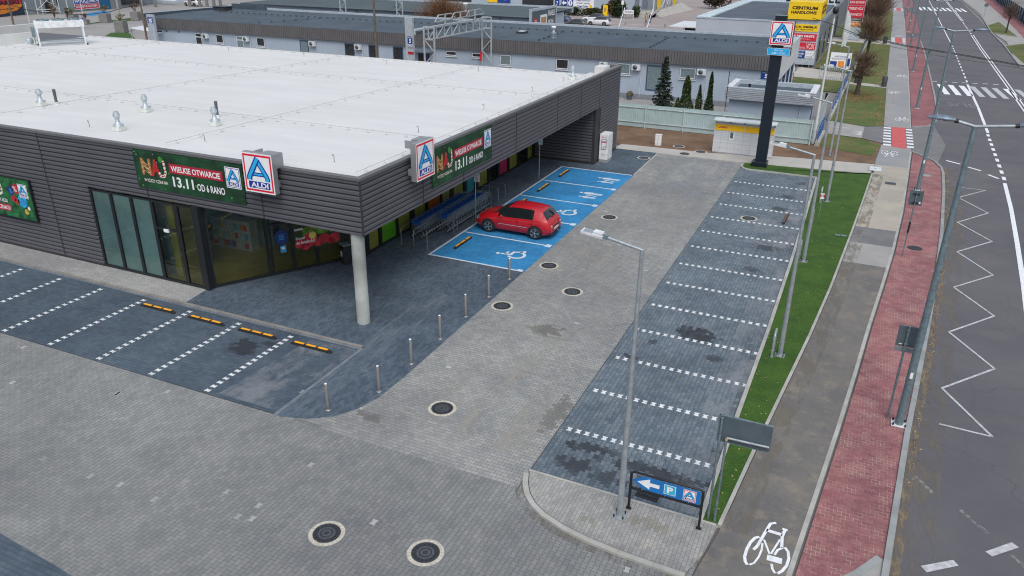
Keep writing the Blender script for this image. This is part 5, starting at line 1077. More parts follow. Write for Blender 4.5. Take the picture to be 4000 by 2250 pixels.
def street_lamp(label, x, y, z0, rz=0):
    t = thing('street_lamp', label, 'street lamp', (x, y, z0), rz, 'double armed street lamps on the red path'); h = 9.3
    MB().tube([(0, 0, 0), (0, 0, 2.2), (0, 0, h)], [.125, .115, .062], 'galv_dark', 14).build('pole', t)
    b = MB(); b.box(-.22, .22, -.2, .2, 0, .022, 'unit_white')
    for sx in (-.17, .17):
        for sy in (-.15, .15): b.lathe(sx, sy, [(.026, .02), (.028, .08), (.015, .11)], 'black_metal', 8)
    b.build('base_plate', t)
    for s, L_ in ((-1, .42), (1, .92)):
        MB().tube([(0, 0, h), (s*L_, 0, h+.1)], .045, 'galv', 10).build('arm', t)
        b = MB(); b.tube([(s*(L_-.02), 0, h+.1), (s*(L_+.08), 0, h+.11)], .055, 'black_metal', 10)
        T_ = Matrix.Translation((s*(L_+.06), 0, h+.11)); n_ = 9; vs = []; fs = []
        for i in range(n_):
            u = i/(n_-1); wd_ = .15*math.sin(math.pi*(.12+.83*u))**.6; ht = .12*math.sin(math.pi*(.15+.75*u))**.7; x_ = s*(u*.66)
            for a in range(0, 181, 30): vs.append((x_, wd_*math.cos(R(a)), ht*math.sin(R(a))+.02*u))
        for i in range(n_-1):
            for j in range(6): q = (i*7+j, (i+1)*7+j, (i+1)*7+j+1, i*7+j+1); fs.append(q if s > 0 else q[::-1])
        for i in range(n_-1): q = (i*7, i*7+6, (i+1)*7+6, (i+1)*7); fs.append(q if s > 0 else q[::-1])
        b.T = T_; b.add(vs, fs, 'lamp_body', True); b.T = None; b.build('lamp_head', t)
        b = MB(); b.T = T_; b.add([(s*.02, -.1, -.005), (s*.3, -.13, -.005), (s*.3, .13, -.005), (s*.02, .1, -.005), (s*.16, 0, -.07)], [(0, 1, 4), (1, 2, 4), (2, 3, 4), (3, 0, 4)], 'unit_white'); b.build('lamp_glass', t)
    MB().box(-.04, .04, -.13, -.12, 1.7, 1.9, 'sign_white').build('sticker', t)
    return t
M('lamp_body', (.16, .21, .27), .4, .3, var=.2, sc_=6)
s0 = street_lamp('tall double street lamp nearest the camera, bolted to the red path by the kerb', 2.8, 23.49, .035)
KID.clear()
for (x, y), lb in zip(((4.02, 52.0), (4.68, 81.4), (4.86, 107.2), (5.0, 134), (5.18, 160.9), (5.38, 195.4), (5.9, 232)), ('second tall double street lamp, rising behind the smaller sign back', 'third double street lamp, with its foot beyond the first red crossing', 'fourth double street lamp counted from the camera', 'fifth double street lamp counted from the camera', 'sixth double street lamp, on the far red island', 'seventh double street lamp, near the far zebra crossing', 'farthest double street lamp at the top of the picture')): dup(s0, (x, y, .03), R(-1), lb)
t = [o for o in bpy.data.objects if o.get('label', '').startswith('third double')][0]
MB().box(-.22, .16, -.2, -.12, 5.1, 5.5, 'galv_dark').build('switch_box', t)
# galvanised hoops and small plates on the lawn
def hoop(label, x, y, h): 
    t = thing('lawn_hoop', label, 'steel hoop', (x, y, .05), 0, 'low galvanised hoops on the lawn strip'); b = MB(); c = .14
    b.tube([(0, -.28, 0), (0, -.28, h-c)]+[(0, -.28+c-c*math.cos(R(a)), h-c+c*math.sin(R(a))) for a in (30, 60, 90)]+[(0, .28-c+c*math.cos(R(a)), h-c+c*math.sin(R(a))) for a in (90, 60, 30)]+[(0, .28, h-c), (0, .28, 0)], .045, 'galv', 10); b.build('tube', t); MB().lathe(0, -.28, [(.06, 0), (.06, .01)], 'galv', 10).build('flange', t); MB().lathe(0, .28, [(.06, 0), (.06, .01)], 'galv', 10).build('flange', t)
hoop('low galvanised hoop left of the first lamp on the lawn', -1.38, 26.5, .92); hoop('low galvanised hoop beside the second lamp on the lawn', -1.47, 37.0, .78); hoop('low galvanised hoop halfway between the second and third lawn lamps', -1.33, 41.7, .95); hoop('low galvanised hoop behind the small H plate', -1.24, 46.8, .82)
t = thing('hydrant_plate', 'small white plate with a red and black H on a thin stake in the lawn', 'plate', (-1.1, 43.8, .05)); MB().tube([(0, 0, 0), (.02, 0, 1.3)], .012, 'galv', 6).build('stake', t); b = MB(); b.box(-.1, .12, -.02, -.012, 1.02, 1.33, 'sign_white'); P = PL(b, (-.1, -.02, 1.02), (1, 0, 0), (0, 0, 1), step=.002); P.rect(.0, .08, .04, .26, 'banner_red'); P.rect(.18, .08, .22, .26, 'banner_red'); P.text('H', .06, .1, .16, .25, 'black_metal', 1, .04); b.build('plate', t)
t = thing('broken_slab', 'two dark broken slabs lying on the lawn by the path', 'slab', (.15, 41.0, .06)); b = MB(); b.box(-.25, .02, -.1, .1, 0, .05, 'galv_dark'); b.build('slab_piece', t, bevel=.02); b = MB(); b.box(.04, .3, -.06, .14, 0, .04, 'galv_dark'); b.build('slab_piece', t, bevel=.02)
# fallen leaves
M('leaf_y', (.42, .33, .14), .8, var=.4, sc_=1.); M('leaf_b', (.22, .09, .035), .9, var=.4, sc_=1.)
def leaves(name, n, samp, z, ms, s=.035):
    b = MB()
    for i in range(n):
        x, y = samp(); a = random.uniform(0, 6.28); r = s*random.uniform(.5, 1.3); h_ = random.uniform(.0, .02)
        b.add([(x+r*math.cos(a), y+r*math.sin(a), z), (x-r*.5*math.sin(a), y+r*.5*math.cos(a), z+h_+.003), (x-r*math.cos(a), y-r*math.sin(a), z+.001), (x+r*.5*math.sin(a), y-r*.5*math.cos(a), z+h_)], [(0, 1, 2, 3)], random.choice(ms))
    return struct(name, b, 'stuff')
def s_lawn():
    y = random.uniform(16.8, 54); xl = lerp_tab([(p[1], p[0]) for p in _lr], y) if y > 16.43 else -1.4; return random.uniform(-1.75, xl-.1), y
leaves('fallen_leaves', 150, s_lawn, .062, ['leaf_y', 'leaf_y', 'leaf_b'])
leaves('fallen_leaves', 500, lambda: (random.gauss(1.5, .35), random.uniform(71.5, 136)), .03, ['leaf_b', 'leaf_b', 'leaf_y'], .09)
leaves('fallen_leaves', 900, lambda: (random.gauss(-.4, 1.0), random.gauss(85.5, 2.2)), .03, ['leaf_b'], .09)
leaves('fallen_leaves', 220, lambda: ((lambda y: (lerp_tab([(p[1], p[0]) for p in RE], y)+.2+abs(random.gauss(0, .1)), y))(random.uniform(19, 56))), .01, ['leaf_b', 'leaf_y', 'leaf_b'], .04)
leaves('fallen_leaves', 60, lambda: (random.uniform(-14, 2), random.uniform(11, 24)), .045, ['leaf_y', 'leaf_b'], .03)
# ================================================================ edge of the car park: pylon, lockers, fence
M('sign_sky', (.03, .42, .80), .4)
t = thing('sign_pylon', 'tall dark pylon with the square A sign and a light blue hours box', 'sign pylon', (-5.57, 53.5, .05))
MB().box(-.36, .36, -.14, .2, .3, 9.6, 'navy_metal').build('mast', t, bevel=.01); b = MB(); b.box(-.55, .45, -.45, .5, 0, .32, 'navy_metal'); b.build('base', t, bevel=.02); MB().box(-.36, .36, -.14, .2, 9.6, 9.63, 'alu').build('cap', t)
b = MB(); b.box(-.53, .87, -.3, .3, 7.84, 9.32, 'navy_metal'); b.build('sign_box', t); b = MB(); aldi(PL(b, (-.51, -.302, 7.86), (1, 0, 0), (0, 0, 1), step=.004), 0, 0, 1.36, 1.44, 1); b.build('sign_face', t)
b = MB(); b.box(-.57, .86, -.3, .3, 7.22, 7.7, 'navy_metal'); b.build('hours_box', t); b = MB(); P = PL(b, (-.55, -.302, 7.24), (1, 0, 0), (0, 0, 1), step=.004); P.rect(0, 0, 1.39, .44, 'sign_white', 1); P.rect(.02, .02, 1.37, .42, 'sign_sky', 2); P.text('Pon - Sob', .45, .26, .95, .36, 'sign_white', 3); P.text('6.00 - 22.00', .3, .08, 1.1, .19, 'sign_white', 3); b.build('hours_face', t)
# pillar locker
t = thing('parcel_locker', 'narrow white locker pillar with a phone picture at the end of the dark wall', 'parcel locker', (-15.45, 49.63, .006)); b = MB(); b.box(-.3, .3, 0, 1.0, .0, .2, 'grey_plastic'); b.build('plinth', t); b = MB(); b.box(-.3, .3, 0, 1.0, .2, 1.93, 'white_plastic'); b.build('cabinet', t, bevel=.01)
b = MB(); P = PL(b, (-.3, -.002, .2), (1, 0, 0), (0, 0, 1), step=.002); P.disc(.2, 1.52, .055, .055, 'film_pink', 1); P.text('dpd', .3, 1.49, .47, 1.56, 'sign_back', 1); P.rect(.12, .68, .49, 1.4, 'sign_back', 1); P.rect(.145, .86, .465, 1.25, 'sign_white', 2); P.rect(.145, 1.15, .465, 1.24, 'film_pink', 3); P.rect(.145, 1.27, .465, 1.37, 'white_plastic', 2); P.rect(.145, .72, .465, .84, 'white_plastic', 2); P.disc(.305, .78, .03, .03, 'sign_back', 3); P.rect(.34, .89, .44, .93, 'sign_back', 3); P.rect(.15, .32, .47, .35, 'alu', 1); b.build('front_print', t)
b = MB()
for i in range(9): b.box(.3, .305, .08, .92, .5+.15*i, .515+.15*i, 'alu')
b.build('door_gap', t)
# big locker
M('locker_yellow', (.80, .46, .0), .45, var=.04); M('locker_grey', (.55, .57, .60), .5, var=.03)
t = thing('parcel_locker', 'long white parcel locker with a yellow top band and roof behind the pylon', 'parcel locker', (-9.28, 55.9, .018)); b = MB(); b.box(0, 4.12, 0, .6, 0, .08, 'grey_plastic'); b.build('plinth', t); b = MB(); b.box(0, 4.12, .01, .6, .08, 2.12, 'locker_grey'); b.build('cabinet', t)
for i in range(4): MB().box(.02+i*1.03, 1.0+i*1.03, -.01, .008, 1.64, 2.06, 'locker_yellow').build('yellow_panel', t)
b = MB()
for i in range(1, 8): b.box(i*.515-.005, i*.515+.005, .004, .0095, .1, 1.62, 'grey_plastic')
for z in (.38, .75, 1.0, 1.12, 1.24, 1.36, 1.48, 1.6): b.box(.0, 4.12, .003, .0098, z, z+.008, 'grey_plastic')
b.build('door_gap', t)
b = MB(); b.box(1.1, 1.42, -.012, .002, 1.02, 1.6, 'white_plastic'); b.box(1.14, 1.36, -.016, -.012, 1.12, 1.56, 'sign_back'); b.build('screen', t)
b = MB(); b.box(-.05, 4.2, -.42, .62, 2.36, 2.42, 'steel_white'); 
for x in (.0, 1.0, 2.0, 3.0, 4.05): b.box(x, x+.07, -.3, .55, 2.28, 2.36, 'alu'); b.box(x, x+.07, .3, .36, 2.12, 2.28, 'alu')
b.build('canopy', t); b = MB(); P = PL(b, (.1, -.012, 1.75), (1, 0, 0), (0, 0, 1), step=.002); P.text('DHL', .12, .04, .68, .17, 'crim', 1, .05, .3); P.rect(.0, .07, .1, .085, 'crim', 1); P.rect(.72, .07, .8, .085, 'crim', 1); b.build('lettering', t)
t = thing('utility_box', 'small pale utility cabinet standing in the bare earth before the fence', 'utility box', (-13.3, 56.05, .01)); MB().box(-.22, .22, 0, .28, 0, .78, 'white_plastic').build('cabinet', t, bevel=.01); MB().box(-.24, .24, -.02, .3, .78, .81, 'white_plastic').build('lid', t); MB().box(-.01, .01, -.006, -.001, .1, .7, 'grey_plastic').build('door_gap', t)
t = thing('stake', 'short rusty stake in the earth left of the pale utility cabinet', 'stake', (-13.9, 56.6, .01)); MB().tube([(0, 0, 0), (0, 0, .75)], .03, 'galv_dark', 6).build('rod', t)
# corrugated fence
M('fence_green', (.40, .52, .54), .55, .1, var=.08, sc_=.5, dirt=((.25, .31, .31), .6, .5)); M('fence_rail', (.50, .58, .60), .5)
def corrugated(mb, a, b2, z0, z1, m, p=.18, d=.012):
    a = Vector((*a, 0)); b2 = Vector((*b2, 0)); L = (b2-a).length; u = (b2-a)/L; n = Vector((u.y, -u.x, 0)); pts = []; s = 0
    while s < L: pts += [(s, 0), (s+p*.35, 0), (s+p*.45, d), (s+p*.9, d)]; s += p
    vs = []; fs = []
    for s, o in pts: q = a+u*min(s, L)+n*o; vs += [q+Vector((0, 0, z0)), q+Vector((0, 0, z1))]
    for i in range(len(pts)-1): fs.append((2*i, 2*i+2, 2*i+3, 2*i+1))
    mb.add(vs, fs, m)
t = thing('sheet_fence', 'pale green corrugated sheet fence across the back of the car park', 'fence')
b = MB(); corrugated(b, (-30, 61.5), (-3.05, 61.5), .05, 1.88, 'fence_green'); b.build('sheet', t)
b = MB(); corrugated(b, (-3.0, 61.5), (-2.92, 64.6), .05, 1.88, 'fence_green'); b.build('sheet', t)
b = MB(); b.bar((-30, 61.44, .45), (-3.08, 61.44, .45), .05, .05, 'fence_rail'); b.bar((-30, 61.44, 1.62), (-3.08, 61.44, 1.62), .05, .05, 'fence_rail'); b.build('rail', t)
for x in (-27.9, -24.9, -21.9, -18.85, -15.76, -12.67, -9.6, -6.4, -3.1): MB().box(x-.035, x+.035, 61.36, 61.42, 0, 1.9, 'fence_rail').build('post', t)
# ================================================================ vegetation
M('bark', (.06, .05, .04), .9, var=.3, sc_=8); M('bark_grey', (.10, .09, .08), .9, var=.3); M('needle_a', (.018, .035, .022), .8, var=.4); M('needle_b', (.04, .07, .045), .8, var=.4); M('thuja_a', (.025, .05, .012), .8, var=.4); M('thuja_b', (.07, .10, .025), .8, var=.4); M('rust_leaf', (.13, .06, .03), .9, var=.4); M('rust_leaf2', (.24, .11, .045), .9, var=.4); M('twig', (.12, .08, .06), .9, var=.3); M('dry', (.22, .15, .08), .9, var=.4)
def card(mb, p, s, m, rng):
    a, c = rng.uniform(0, 6.28), rng.uniform(-.9, .9); u = Vector((math.cos(a), math.sin(a), c*.6)).normalized()*s; v = Vector((-math.sin(a)*.6, math.cos(a)*.6, rng.uniform(.2, 1))).normalized()*s*.6
    mb.add([p-u*.5-v*.5, p+u*.5-v*.3, p+u*.4+v*.5, p-u*.4+v*.4], [(0, 1, 2, 3)], m)
def conifer(label, x, y, h, r, ma, mb_, n, seed, sparse=False, cat='conifer'):
    t = thing('conifer' if sparse else 'thuja', label, cat, (x, y, 0), 0, 'conifers behind the fence'); rg = random.Random(seed); MB().tube([(0, 0, 0), (0, 0, h*.9)], [.08, .02], 'bark', 7).build('trunk', t); b = MB()
    if sparse:
        for lv in range(17):
            z = h*(.10+.88*lv/17); rr = r*(1-lv/17.5)**.85
            for k_ in range(13):
                a = rg.uniform(0, 6.28); ln = rr*rg.uniform(.75, 1.12); st = Vector((0, 0, z)); en = Vector((ln*math.cos(a), ln*math.sin(a), z-.18*ln+.1))
                for q in range(int(8+ln*22)):
                    u_ = rg.uniform(.12, 1); p = st.lerp(en, u_)+Vector((rg.gauss(0, .04), rg.gauss(0, .04), rg.uniform(-.12, .06))); card(b, p, .16, ma if rg.random() < .65 else mb_, rg)
    else:
        for k_ in range(n):
            u_ = rg.random()**.8; z = h*u_; rr = r*(1-u_)**.7*(.82+.18*math.sin(9*u_+3*seed))*(1 if u_ > .06 else .7); a = rg.uniform(0, 6.28); q = rr*math.sqrt(rg.uniform(.35, 1.08)); card(b, Vector((q*math.cos(a), q*math.sin(a), z)), .14, ma if rg.random() < .6 else mb_, rg)
    b.build('crown', t)
conifer('tall sparse blue green spruce, leftmost behind the fence', -15.55, 66, 5.35, 1.15, 'needle_a', 'needle_b', 0, 1, True)
conifer('broad conical green thuja between the spruce and the two slim thujas', -13.6, 66, 3.7, 1.0, 'thuja_a', 'thuja_b', 3400, 2); conifer('low green thuja bush at the left foot of the broad thuja', -14.2, 65.7, 1.9, .6, 'thuja_a', 'thuja_b', 900, 5)
conifer('short slim thuja behind the fence', -12.5, 66, 3.05, .46, 'thuja_a', 'thuja_b', 1500, 3); conifer('tall slim dark thuja, rightmost behind the fence', -11.65, 66, 4.15, .52, 'thuja_a', 'thuja_a', 2400, 4)
def bush(label, x, y, rx, ry, h, ms, n, seed, s=.22, cat='bush', grp=None, z0=0, name='bush'):
    t = thing(name, label, cat, (x, y, z0), 0, grp); rg = random.Random(seed); b = MB(); lobes = [(rg.uniform(-.55, .55)*rx, rg.uniform(-.55, .55)*ry, rg.uniform(.45, .7)*h, rg.uniform(.4, .6)) for _ in range(7)]
    for k_ in range(n):
        lx, ly, lz, lr = rg.choice(lobes); v = Vector((rg.gauss(0, 1), rg.gauss(0, 1), rg.gauss(0, 1))).normalized()*rg.uniform(.7, 1.05); p = Vector((lx+v.x*rx*lr, ly+v.y*ry*lr, max(.03, lz+v.z*h*.45))); card(b, p, s, rg.choice(ms), rg)
    b.build('foliage', t); b = MB()
    for k_ in range(3): b.tube([(0, 0, 0), (rg.uniform(-.3, .3)*rx, rg.uniform(-.3, .3)*ry, h*.6)], [.05, .02], 'bark', 5)
    b.build('stem', t); return t
t = thing('potted_shrub', 'round dry green shrub in a dark tub at the foot of the grey wall', 'planter', (-20.5, 73.2, 0)); MB().lathe(0, 0, [(.22, 0), (.28, .35)], 'sign_back', 12).build('tub', t); b = MB(); rg = random.Random(8)
for k_ in range(260): v = Vector((rg.gauss(0, 1), rg.gauss(0, 1), rg.gauss(0, 1))).normalized()*.3; card(b, v+Vector((0, 0, .5)), .12, rg.choice(['thuja_b', 'dry']), rg)
b.build('foliage', t)
def bare_tree(label, x, y, h, trunk_h, r, seed, ms, leafs=0, tw=900, lean=0., tr=.22, z0=.02, grp=None, up=.5):
    t = thing('street_tree', label, 'tree', (x, y, z0), 0, grp); rg = random.Random(seed); b = MB(); top = Vector((lean*.5, 0, trunk_h)); b.tube([(0, 0, 0), (lean*.2, .02, trunk_h*.5), top, (lean, .05, h*.75)], [tr, tr*.8, tr*.85, tr*.3], 'bark', 9); limbs = []
    for k_ in range(11):
        a = 6.283*k_/11+rg.uniform(-.2, .2); z = trunk_h+rg.uniform(-.1, (h-trunk_h)*.45); s_ = Vector((lean*(z/h), 0, z)); L_ = r*rg.uniform(.45, .75); e_ = s_+Vector((L_*math.cos(a), L_*math.sin(a), L_*rg.uniform(.1, .9))); b.tube([s_, s_.lerp(e_, .5)+Vector((0, 0, -.04)), e_], [tr*.35, tr*.26, tr*.2], 'bark', 6); limbs.append((s_, e_))
    b.build('trunk', t); b = MB(); C0 = Vector((lean*.6, 0, trunk_h+.2))
    for k_ in range(tw):
        s_, e_ = rg.choice(limbs); p = s_.lerp(e_, rg.uniform(.1, 1.15))+Vector((rg.gauss(0, .16), rg.gauss(0, .16), rg.gauss(0, .12)))*r; v = (p-C0); v.z *= .6
        d = (v*.6+Vector((rg.gauss(0, .6), rg.gauss(0, .6), up+rg.gauss(0, .5)))).normalized(); L_ = rg.uniform(.3, 1.)**1.5*r*.95; m1 = p+d*L_*.5+Vector((rg.gauss(0, .05), rg.gauss(0, .05), 0))*r; q = m1+(d+Vector((rg.gauss(0, .2), rg.gauss(0, .2), .25))).normalized()*L_*.5
        w_ = .010*(1+y/110); n_ = d.cross(Vector((rg.gauss(0, 1), rg.gauss(0, 1), rg.gauss(0, 1)))).normalized()*w_; mt_ = 'twig' if rg.random() > leafs else rg.choice(ms)
        b.add([p-n_, p+n_, m1+n_*.7, m1-n_*.7, q+n_*.3, q-n_*.3], [(0, 1, 2, 3), (3, 2, 4, 5)], mt_)
        if rg.random() < leafs*.4: card(b, p.lerp(q, rg.uniform(.3, 1)), .09, rg.choice(ms), rg)
    b.build('crown', t); return t
TG = 'pollarded trees between the fence and the cycle path'
bare_tree('pollarded street tree with a thick leaning trunk and spread twigs, nearest the camera', -.7, 86.4, 4.9, 1.75, 1.35, 11, ['rust_leaf', 'dry'], .3, 1300, .15, .26, grp=TG)
bare_tree('second street tree with dense brown twigs behind the nearest one', -.6, 118, 6.2, 1.9, 1.9, 12, ['rust_leaf', 'dry'], .35, 1800, grp=TG)
bare_tree('third street tree with dense brown twigs, beside the red signs', -.9, 143, 6.6, 1.8, 2.4, 13, ['rust_leaf', 'twig'], .4, 2200, grp=TG)
bare_tree('fourth street tree at the top edge of the picture', -.5, 172, 6.8, 1.8, 2.6, 14, ['rust_leaf', 'twig'], .4, 1600, grp=TG)
bare_tree('bare young tree on the far side of the road, in the upper grass patch', 21.0, 167, 5.5, 2.4, 1.6, 15, ['twig'], .1, 500, tr=.16); bare_tree('bare young tree on the far side of the road, in the lower grass patch', 21.6, 139, 5.5, 2.4, 1.6, 16, ['twig'], .1, 500, tr=.16)
bare_tree('reddish bare shrub tree rising behind the flat roof left of the ventilator', -51.6, 92.5, 7.0, 2.6, 3.0, 17, ['rust_leaf2', 'rust_leaf', 'rust_leaf2'], .7, 3200, tr=.2, up=.9)
# ================================================================ long pavilion
M('wall_blue', (.35, .42, .51), .85, var=.05, sc_=.4, dirt=((.33, .37, .44), .5, .4)); M('plinth_grey', (.20, .22, .25), .85); M('roof_felt', (.058, .083, .108), .9, var=.16, sc_=.35, bump=.2, dirt=((.10, .12, .14), .5, .5)); M('fascia_slat', (.115, .113, .12), .7, var=.1, sc_=.8); M('fascia_gap', (.07, .07, .076), .8)
M('win_dark', (.03, .035, .04), .12, var=.3); M('win_blind', (.16, .22, .24), .25, var=.15, sc_=6); M('win_frame', (.62, .66, .70), .5); M('win_frame_blue', (.03, .06, .16), .5); M('flash', (.42, .48, .54), .6, .2); M('sign5', (.01, .045, .26), .4)
pv = thing('pavilion', 'long low grey blue pavilion with a dark slatted eave and a felt roof', 'building')
XA, XB, YW = -83.7, -7.45, 74.0
b = MB(); b.box(XA+.3, XB-.05, YW, 89.8, .45, 3.55, 'wall_blue'); b.build('wall', pv); MB().box(XA+.29, XB-.04, YW-.02, 89.7, -.05, .45, 'plinth_grey').build('plinth', pv)
b = MB(); b.box(XA, XB, YW-.27, YW, 3.5, 4.68, 'fascia_gap')
n = int((XB-XA)/.26)
for i in range(n): x = XA+.26*i; b.box(x, x+.19, YW-.30, YW-.271, 3.48, 4.70, 'fascia_slat')
b.build('eave_fascia', pv)
b = MB(); b.add([(XA, YW-.3, 4.70), (XB, YW-.3, 4.70), (XB, 82.6, 4.86), (XA, 82.6, 4.86), (XB, 90, 4.75), (XA, 90, 4.75)], [(0, 1, 2, 3), (3, 2, 4, 5)], 'roof_felt'); b.build('roof', pv)
b = MB(); b.box(XA, XB, 89.6, 90, 4.5, 4.98, 'flash'); b.box(XA-.15, XA+.1, YW-.3, 90, 4.0, 5.1, 'roof_felt'); b.box(XA-.2, XA+.12, YW-.3, 90, 5.1, 5.14, 'flash'); b.box(XA+.1, XA+6, 89.2, 89.59, 4.6, 5.4, 'roof_felt'); b.build('parapet', pv)
b = MB(); b.box(XB-.02, XB+.3, YW-.3, 90, 2.68, 4.92, 'unit_white'); b.box(XB-.4, XB+.32, YW-.3, 90, 4.92, 4.98, 'flash'); b.build('gable_panel', pv)
b = MB(); b.box(XB-.02, XB+.06, YW+.1, 89.8, 0, 2.67, 'win_dark')
for i in range(13): y = YW+.3+1.25*i; b.box(XB+.06, XB+.16, y, y+.12, 0, 2.67, 'win_frame_blue' if i % 3 else 'win_frame')
b.build('glazed_end', pv)
b = MB(); b.box(-44.9, -44.35, YW-.32, 88, 4.6, 5.16, 'flash'); b.box(-44.34, -44.0, YW-.31, 86, 4.7, 5.0, 'roof_felt'); b.build('roof_step', pv)
def pwin(x0, x1, z0, z1, fill='win_dark', fr='win_frame', tr_=None, sill=True, mull=0):
    o = MB()
    o.box(x0-.06, x1+.06, YW-.01, YW-.002, z0-.06, z1+.06, 'plinth_grey')
    for a, c, d, e in ((x0, x0+.07, z0, z1), (x1-.07, x1, z0, z1), (x0+.07, x1-.07, z0, z0+.08), (x0+.07, x1-.07, z1-.08, z1)): o.box(a, c, YW-.05, YW-.01, d, e, fr)
    if tr_: o.box(x0+.07, x1-.07, YW-.05, YW-.01, tr_-.05, tr_+.05, fr)
    if mull: m_ = (x0+x1)/2; o.box(m_-.04, m_+.04, YW-.05, YW-.01, z0+.08, z1-.08, fr)
    w_ = o.build('window', pv); MB().box(x0+.07, x1-.07, YW-.03, YW-.012, z0+.08, z1-.08, fill).build('pane', w_)
    if sill: MB().box(x0-.1, x1+.1, YW-.12, YW, z0-.14, z0-.07, 'win_frame').build('sill', w_)
pwin(-82.1, -80.95, 2.9, 3.28)
pwin(-75.7, -74.7, .9, 3.2, 'win_dark', tr_=2.75, sill=False); pwin(-72.4, -71.3, 2.22, 3.2); pwin(-69.25, -68.2, .9, 3.2, 'win_blind', tr_=2.75, sill=False); pwin(-66.2, -65.05, 2.2, 3.2)
pwin(-59.9, -58.75, .9, 3.22, 'win_blind', 'win_frame_blue', sill=False); pwin(-53.7, -52.5, .9, 3.22, 'win_dark', 'win_frame_blue', sill=False); pwin(-50.55, -49.35, .9, 3.22, 'win_dark', 'win_frame_blue', sill=False); pwin(-47.4, -46.2, .9, 3.22, 'win_dark', 'win_frame_blue', sill=False)
pwin(-40.9, -39.65, 2.76, 3.2); pwin(-37.8, -36.5, 2.76, 3.2); pwin(-34.6, -33.4, 2.2, 3.2, 'win_blind'); pwin(-28.45, -27.15, 2.25, 3.2); pwin(-22.2, -20.85, 2.22, 3.2, 'win_blind', 'win_frame'); pwin(-19.2, -17.55, .9, 3.2, 'win_blind', 'win_frame_blue', sill=False); pwin(-16.05, -14.6, 2.25, 3.2, 'win_blind', 'win_frame')
d_ = MB().box(-44.3, -42.9, YW-.03, YW-.001, .0, 2.8, 'win_frame_blue').build('door', pv); MB().box(-44.2, -43.6, YW-.04, YW-.031, .1, 2.6, 'win_dark').build('pane', d_); MB().box(-44.8, -42.4, YW-1.0, YW, 2.95, 3.1, 'sign_back2').build('door_canopy', pv)
for x0 in (-74.25, -68.0, -58.4, -52.2, -23.85, -20.62, -14.4):
    o = MB().box(x0, x0+.8, YW-.42, YW-.1, 2.7, 3.22, 'unit_white').build('air_conditioner', pv); b = MB(); b.T = Matrix.Translation((x0+.33, YW-.42, 2.96)) @ Matrix.Rotation(R(90), 4, 'X'); b.lathe(0, 0, [(.22, .0), (.22, .012), (.05, .014), (.05, .02)], 'sign_back', 16); b.build('fan', o); MB().tube([(x0+.85, YW-.08, 2.8), (x0+.85, YW-.08, .1)], .025, 'win_frame', 5).build('pipe', o)
b = MB(); b.box(-8.75, -7.75, YW-.05, YW-.0, 2.72, 3.36, 'sign5'); P = PL(b, (-8.75, YW-.052, 2.72), (1, 0, 0), (0, 0, 1)); P.text('5', .32, .08, .68, .45, 'sign_white', 1, .03); P.text('PAWILON', .12, .5, .88, .58, 'sign_white'); b.build('number_plate', pv)
for x0, z0_ in ((-80.5, 3.05), (-78.4, 3.1)): MB().box(x0, x0+.28, YW-.02, YW, z0_, z0_+.22, 'sign_back').build('vent_hole', pv)
# things on the pavilion roof
M('cone', (.03, .035, .045), .8); cm = MB(); cm.lathe(0, 0, [(.15, 0), (.05, .16)], 'cone', 7); c_ = cm.build('holder'); cmesh = c_.data; bpy.data.objects.remove(c_)
def roof_wire(label, a, b2, n, z0_, z1_, grp='lightning wires on the pavilion roof'):
    t = thing('lightning_wire', label, 'wire', (0, 0, 0), 0, grp); MB().tube([(*a, z0_+.17), (*b2, z1_+.17)], .014, 'galv_dark', 5).build('wire', t)
    for i in range(n): s = (i+.5)/n; o = bpy.data.objects.new('holder', cmesh); sc.collection.objects.link(o); o.parent = t; o.location = (a[0]+(b2[0]-a[0])*s, a[1]+(b2[1]-a[1])*s, z0_+(z1_-z0_)*s)
roof_wire('lightning wire on dark cones along the pavilion roof, left half', (-80, 82.6), (-45.5, 82.6), 36, 4.86, 4.86); roof_wire('lightning wire on dark cones along the pavilion roof, right half', (-43, 82.8), (-8, 82.8), 34, 4.86, 4.86)
roof_wire('slanting wire on dark cones near the brown wooden pole', (-66.5, 74), (-62.5, 82.4), 6, 4.72, 4.86); roof_wire('slanting wire on dark cones beside the roof ventilator', (-30.6, 74), (-31, 82.6), 6, 4.72, 4.86); roof_wire('slanting wire on dark cones above the tall blind window', (-19.2, 74), (-19.4, 82.6), 7, 4.72, 4.86)
t = thing('roof_ventilator', 'grey turning ventilator with a white cap on the pavilion roof right of the middle', 'ventilator', (-30.2, 77.5, 4.76)); MB().lathe(0, 0, [(.4, 0), (.34, .1), (.42, .2), (.3, .32), (.4, .42), (.25, .55)], 'sign_back2', 12).build('drum', t); MB().lathe(0, 0, [(.12, .55), (.12, .9), (.25, .92), (.25, 1.1), (.2, 1.14)], 'white_plastic', 12).build('cap', t)
t = thing('roof_hatch', 'small square dark roof hatch with a pale lid on the pavilion', 'hatch', (-34.6, 79.5, 4.8)); MB().box(-.5, .5, -.5, .5, 0, .2, 'cone').build('curb', t); MB().box(-.35, .35, -.35, .35, .2, .24, 'unit_white').build('lid', t)
t = thing('roof_hatch', 'dark box shaped vent near the left end of the pavilion roof', 'hatch', (-80.8, 84.5, 4.84)); MB().box(-1.0, 1.0, -.7, .7, .1, .55, 'cone').build('curb', t); MB().box(-1.1, 1.1, -.8, .8, .55, .62, 'roof_felt').build('lid', t)
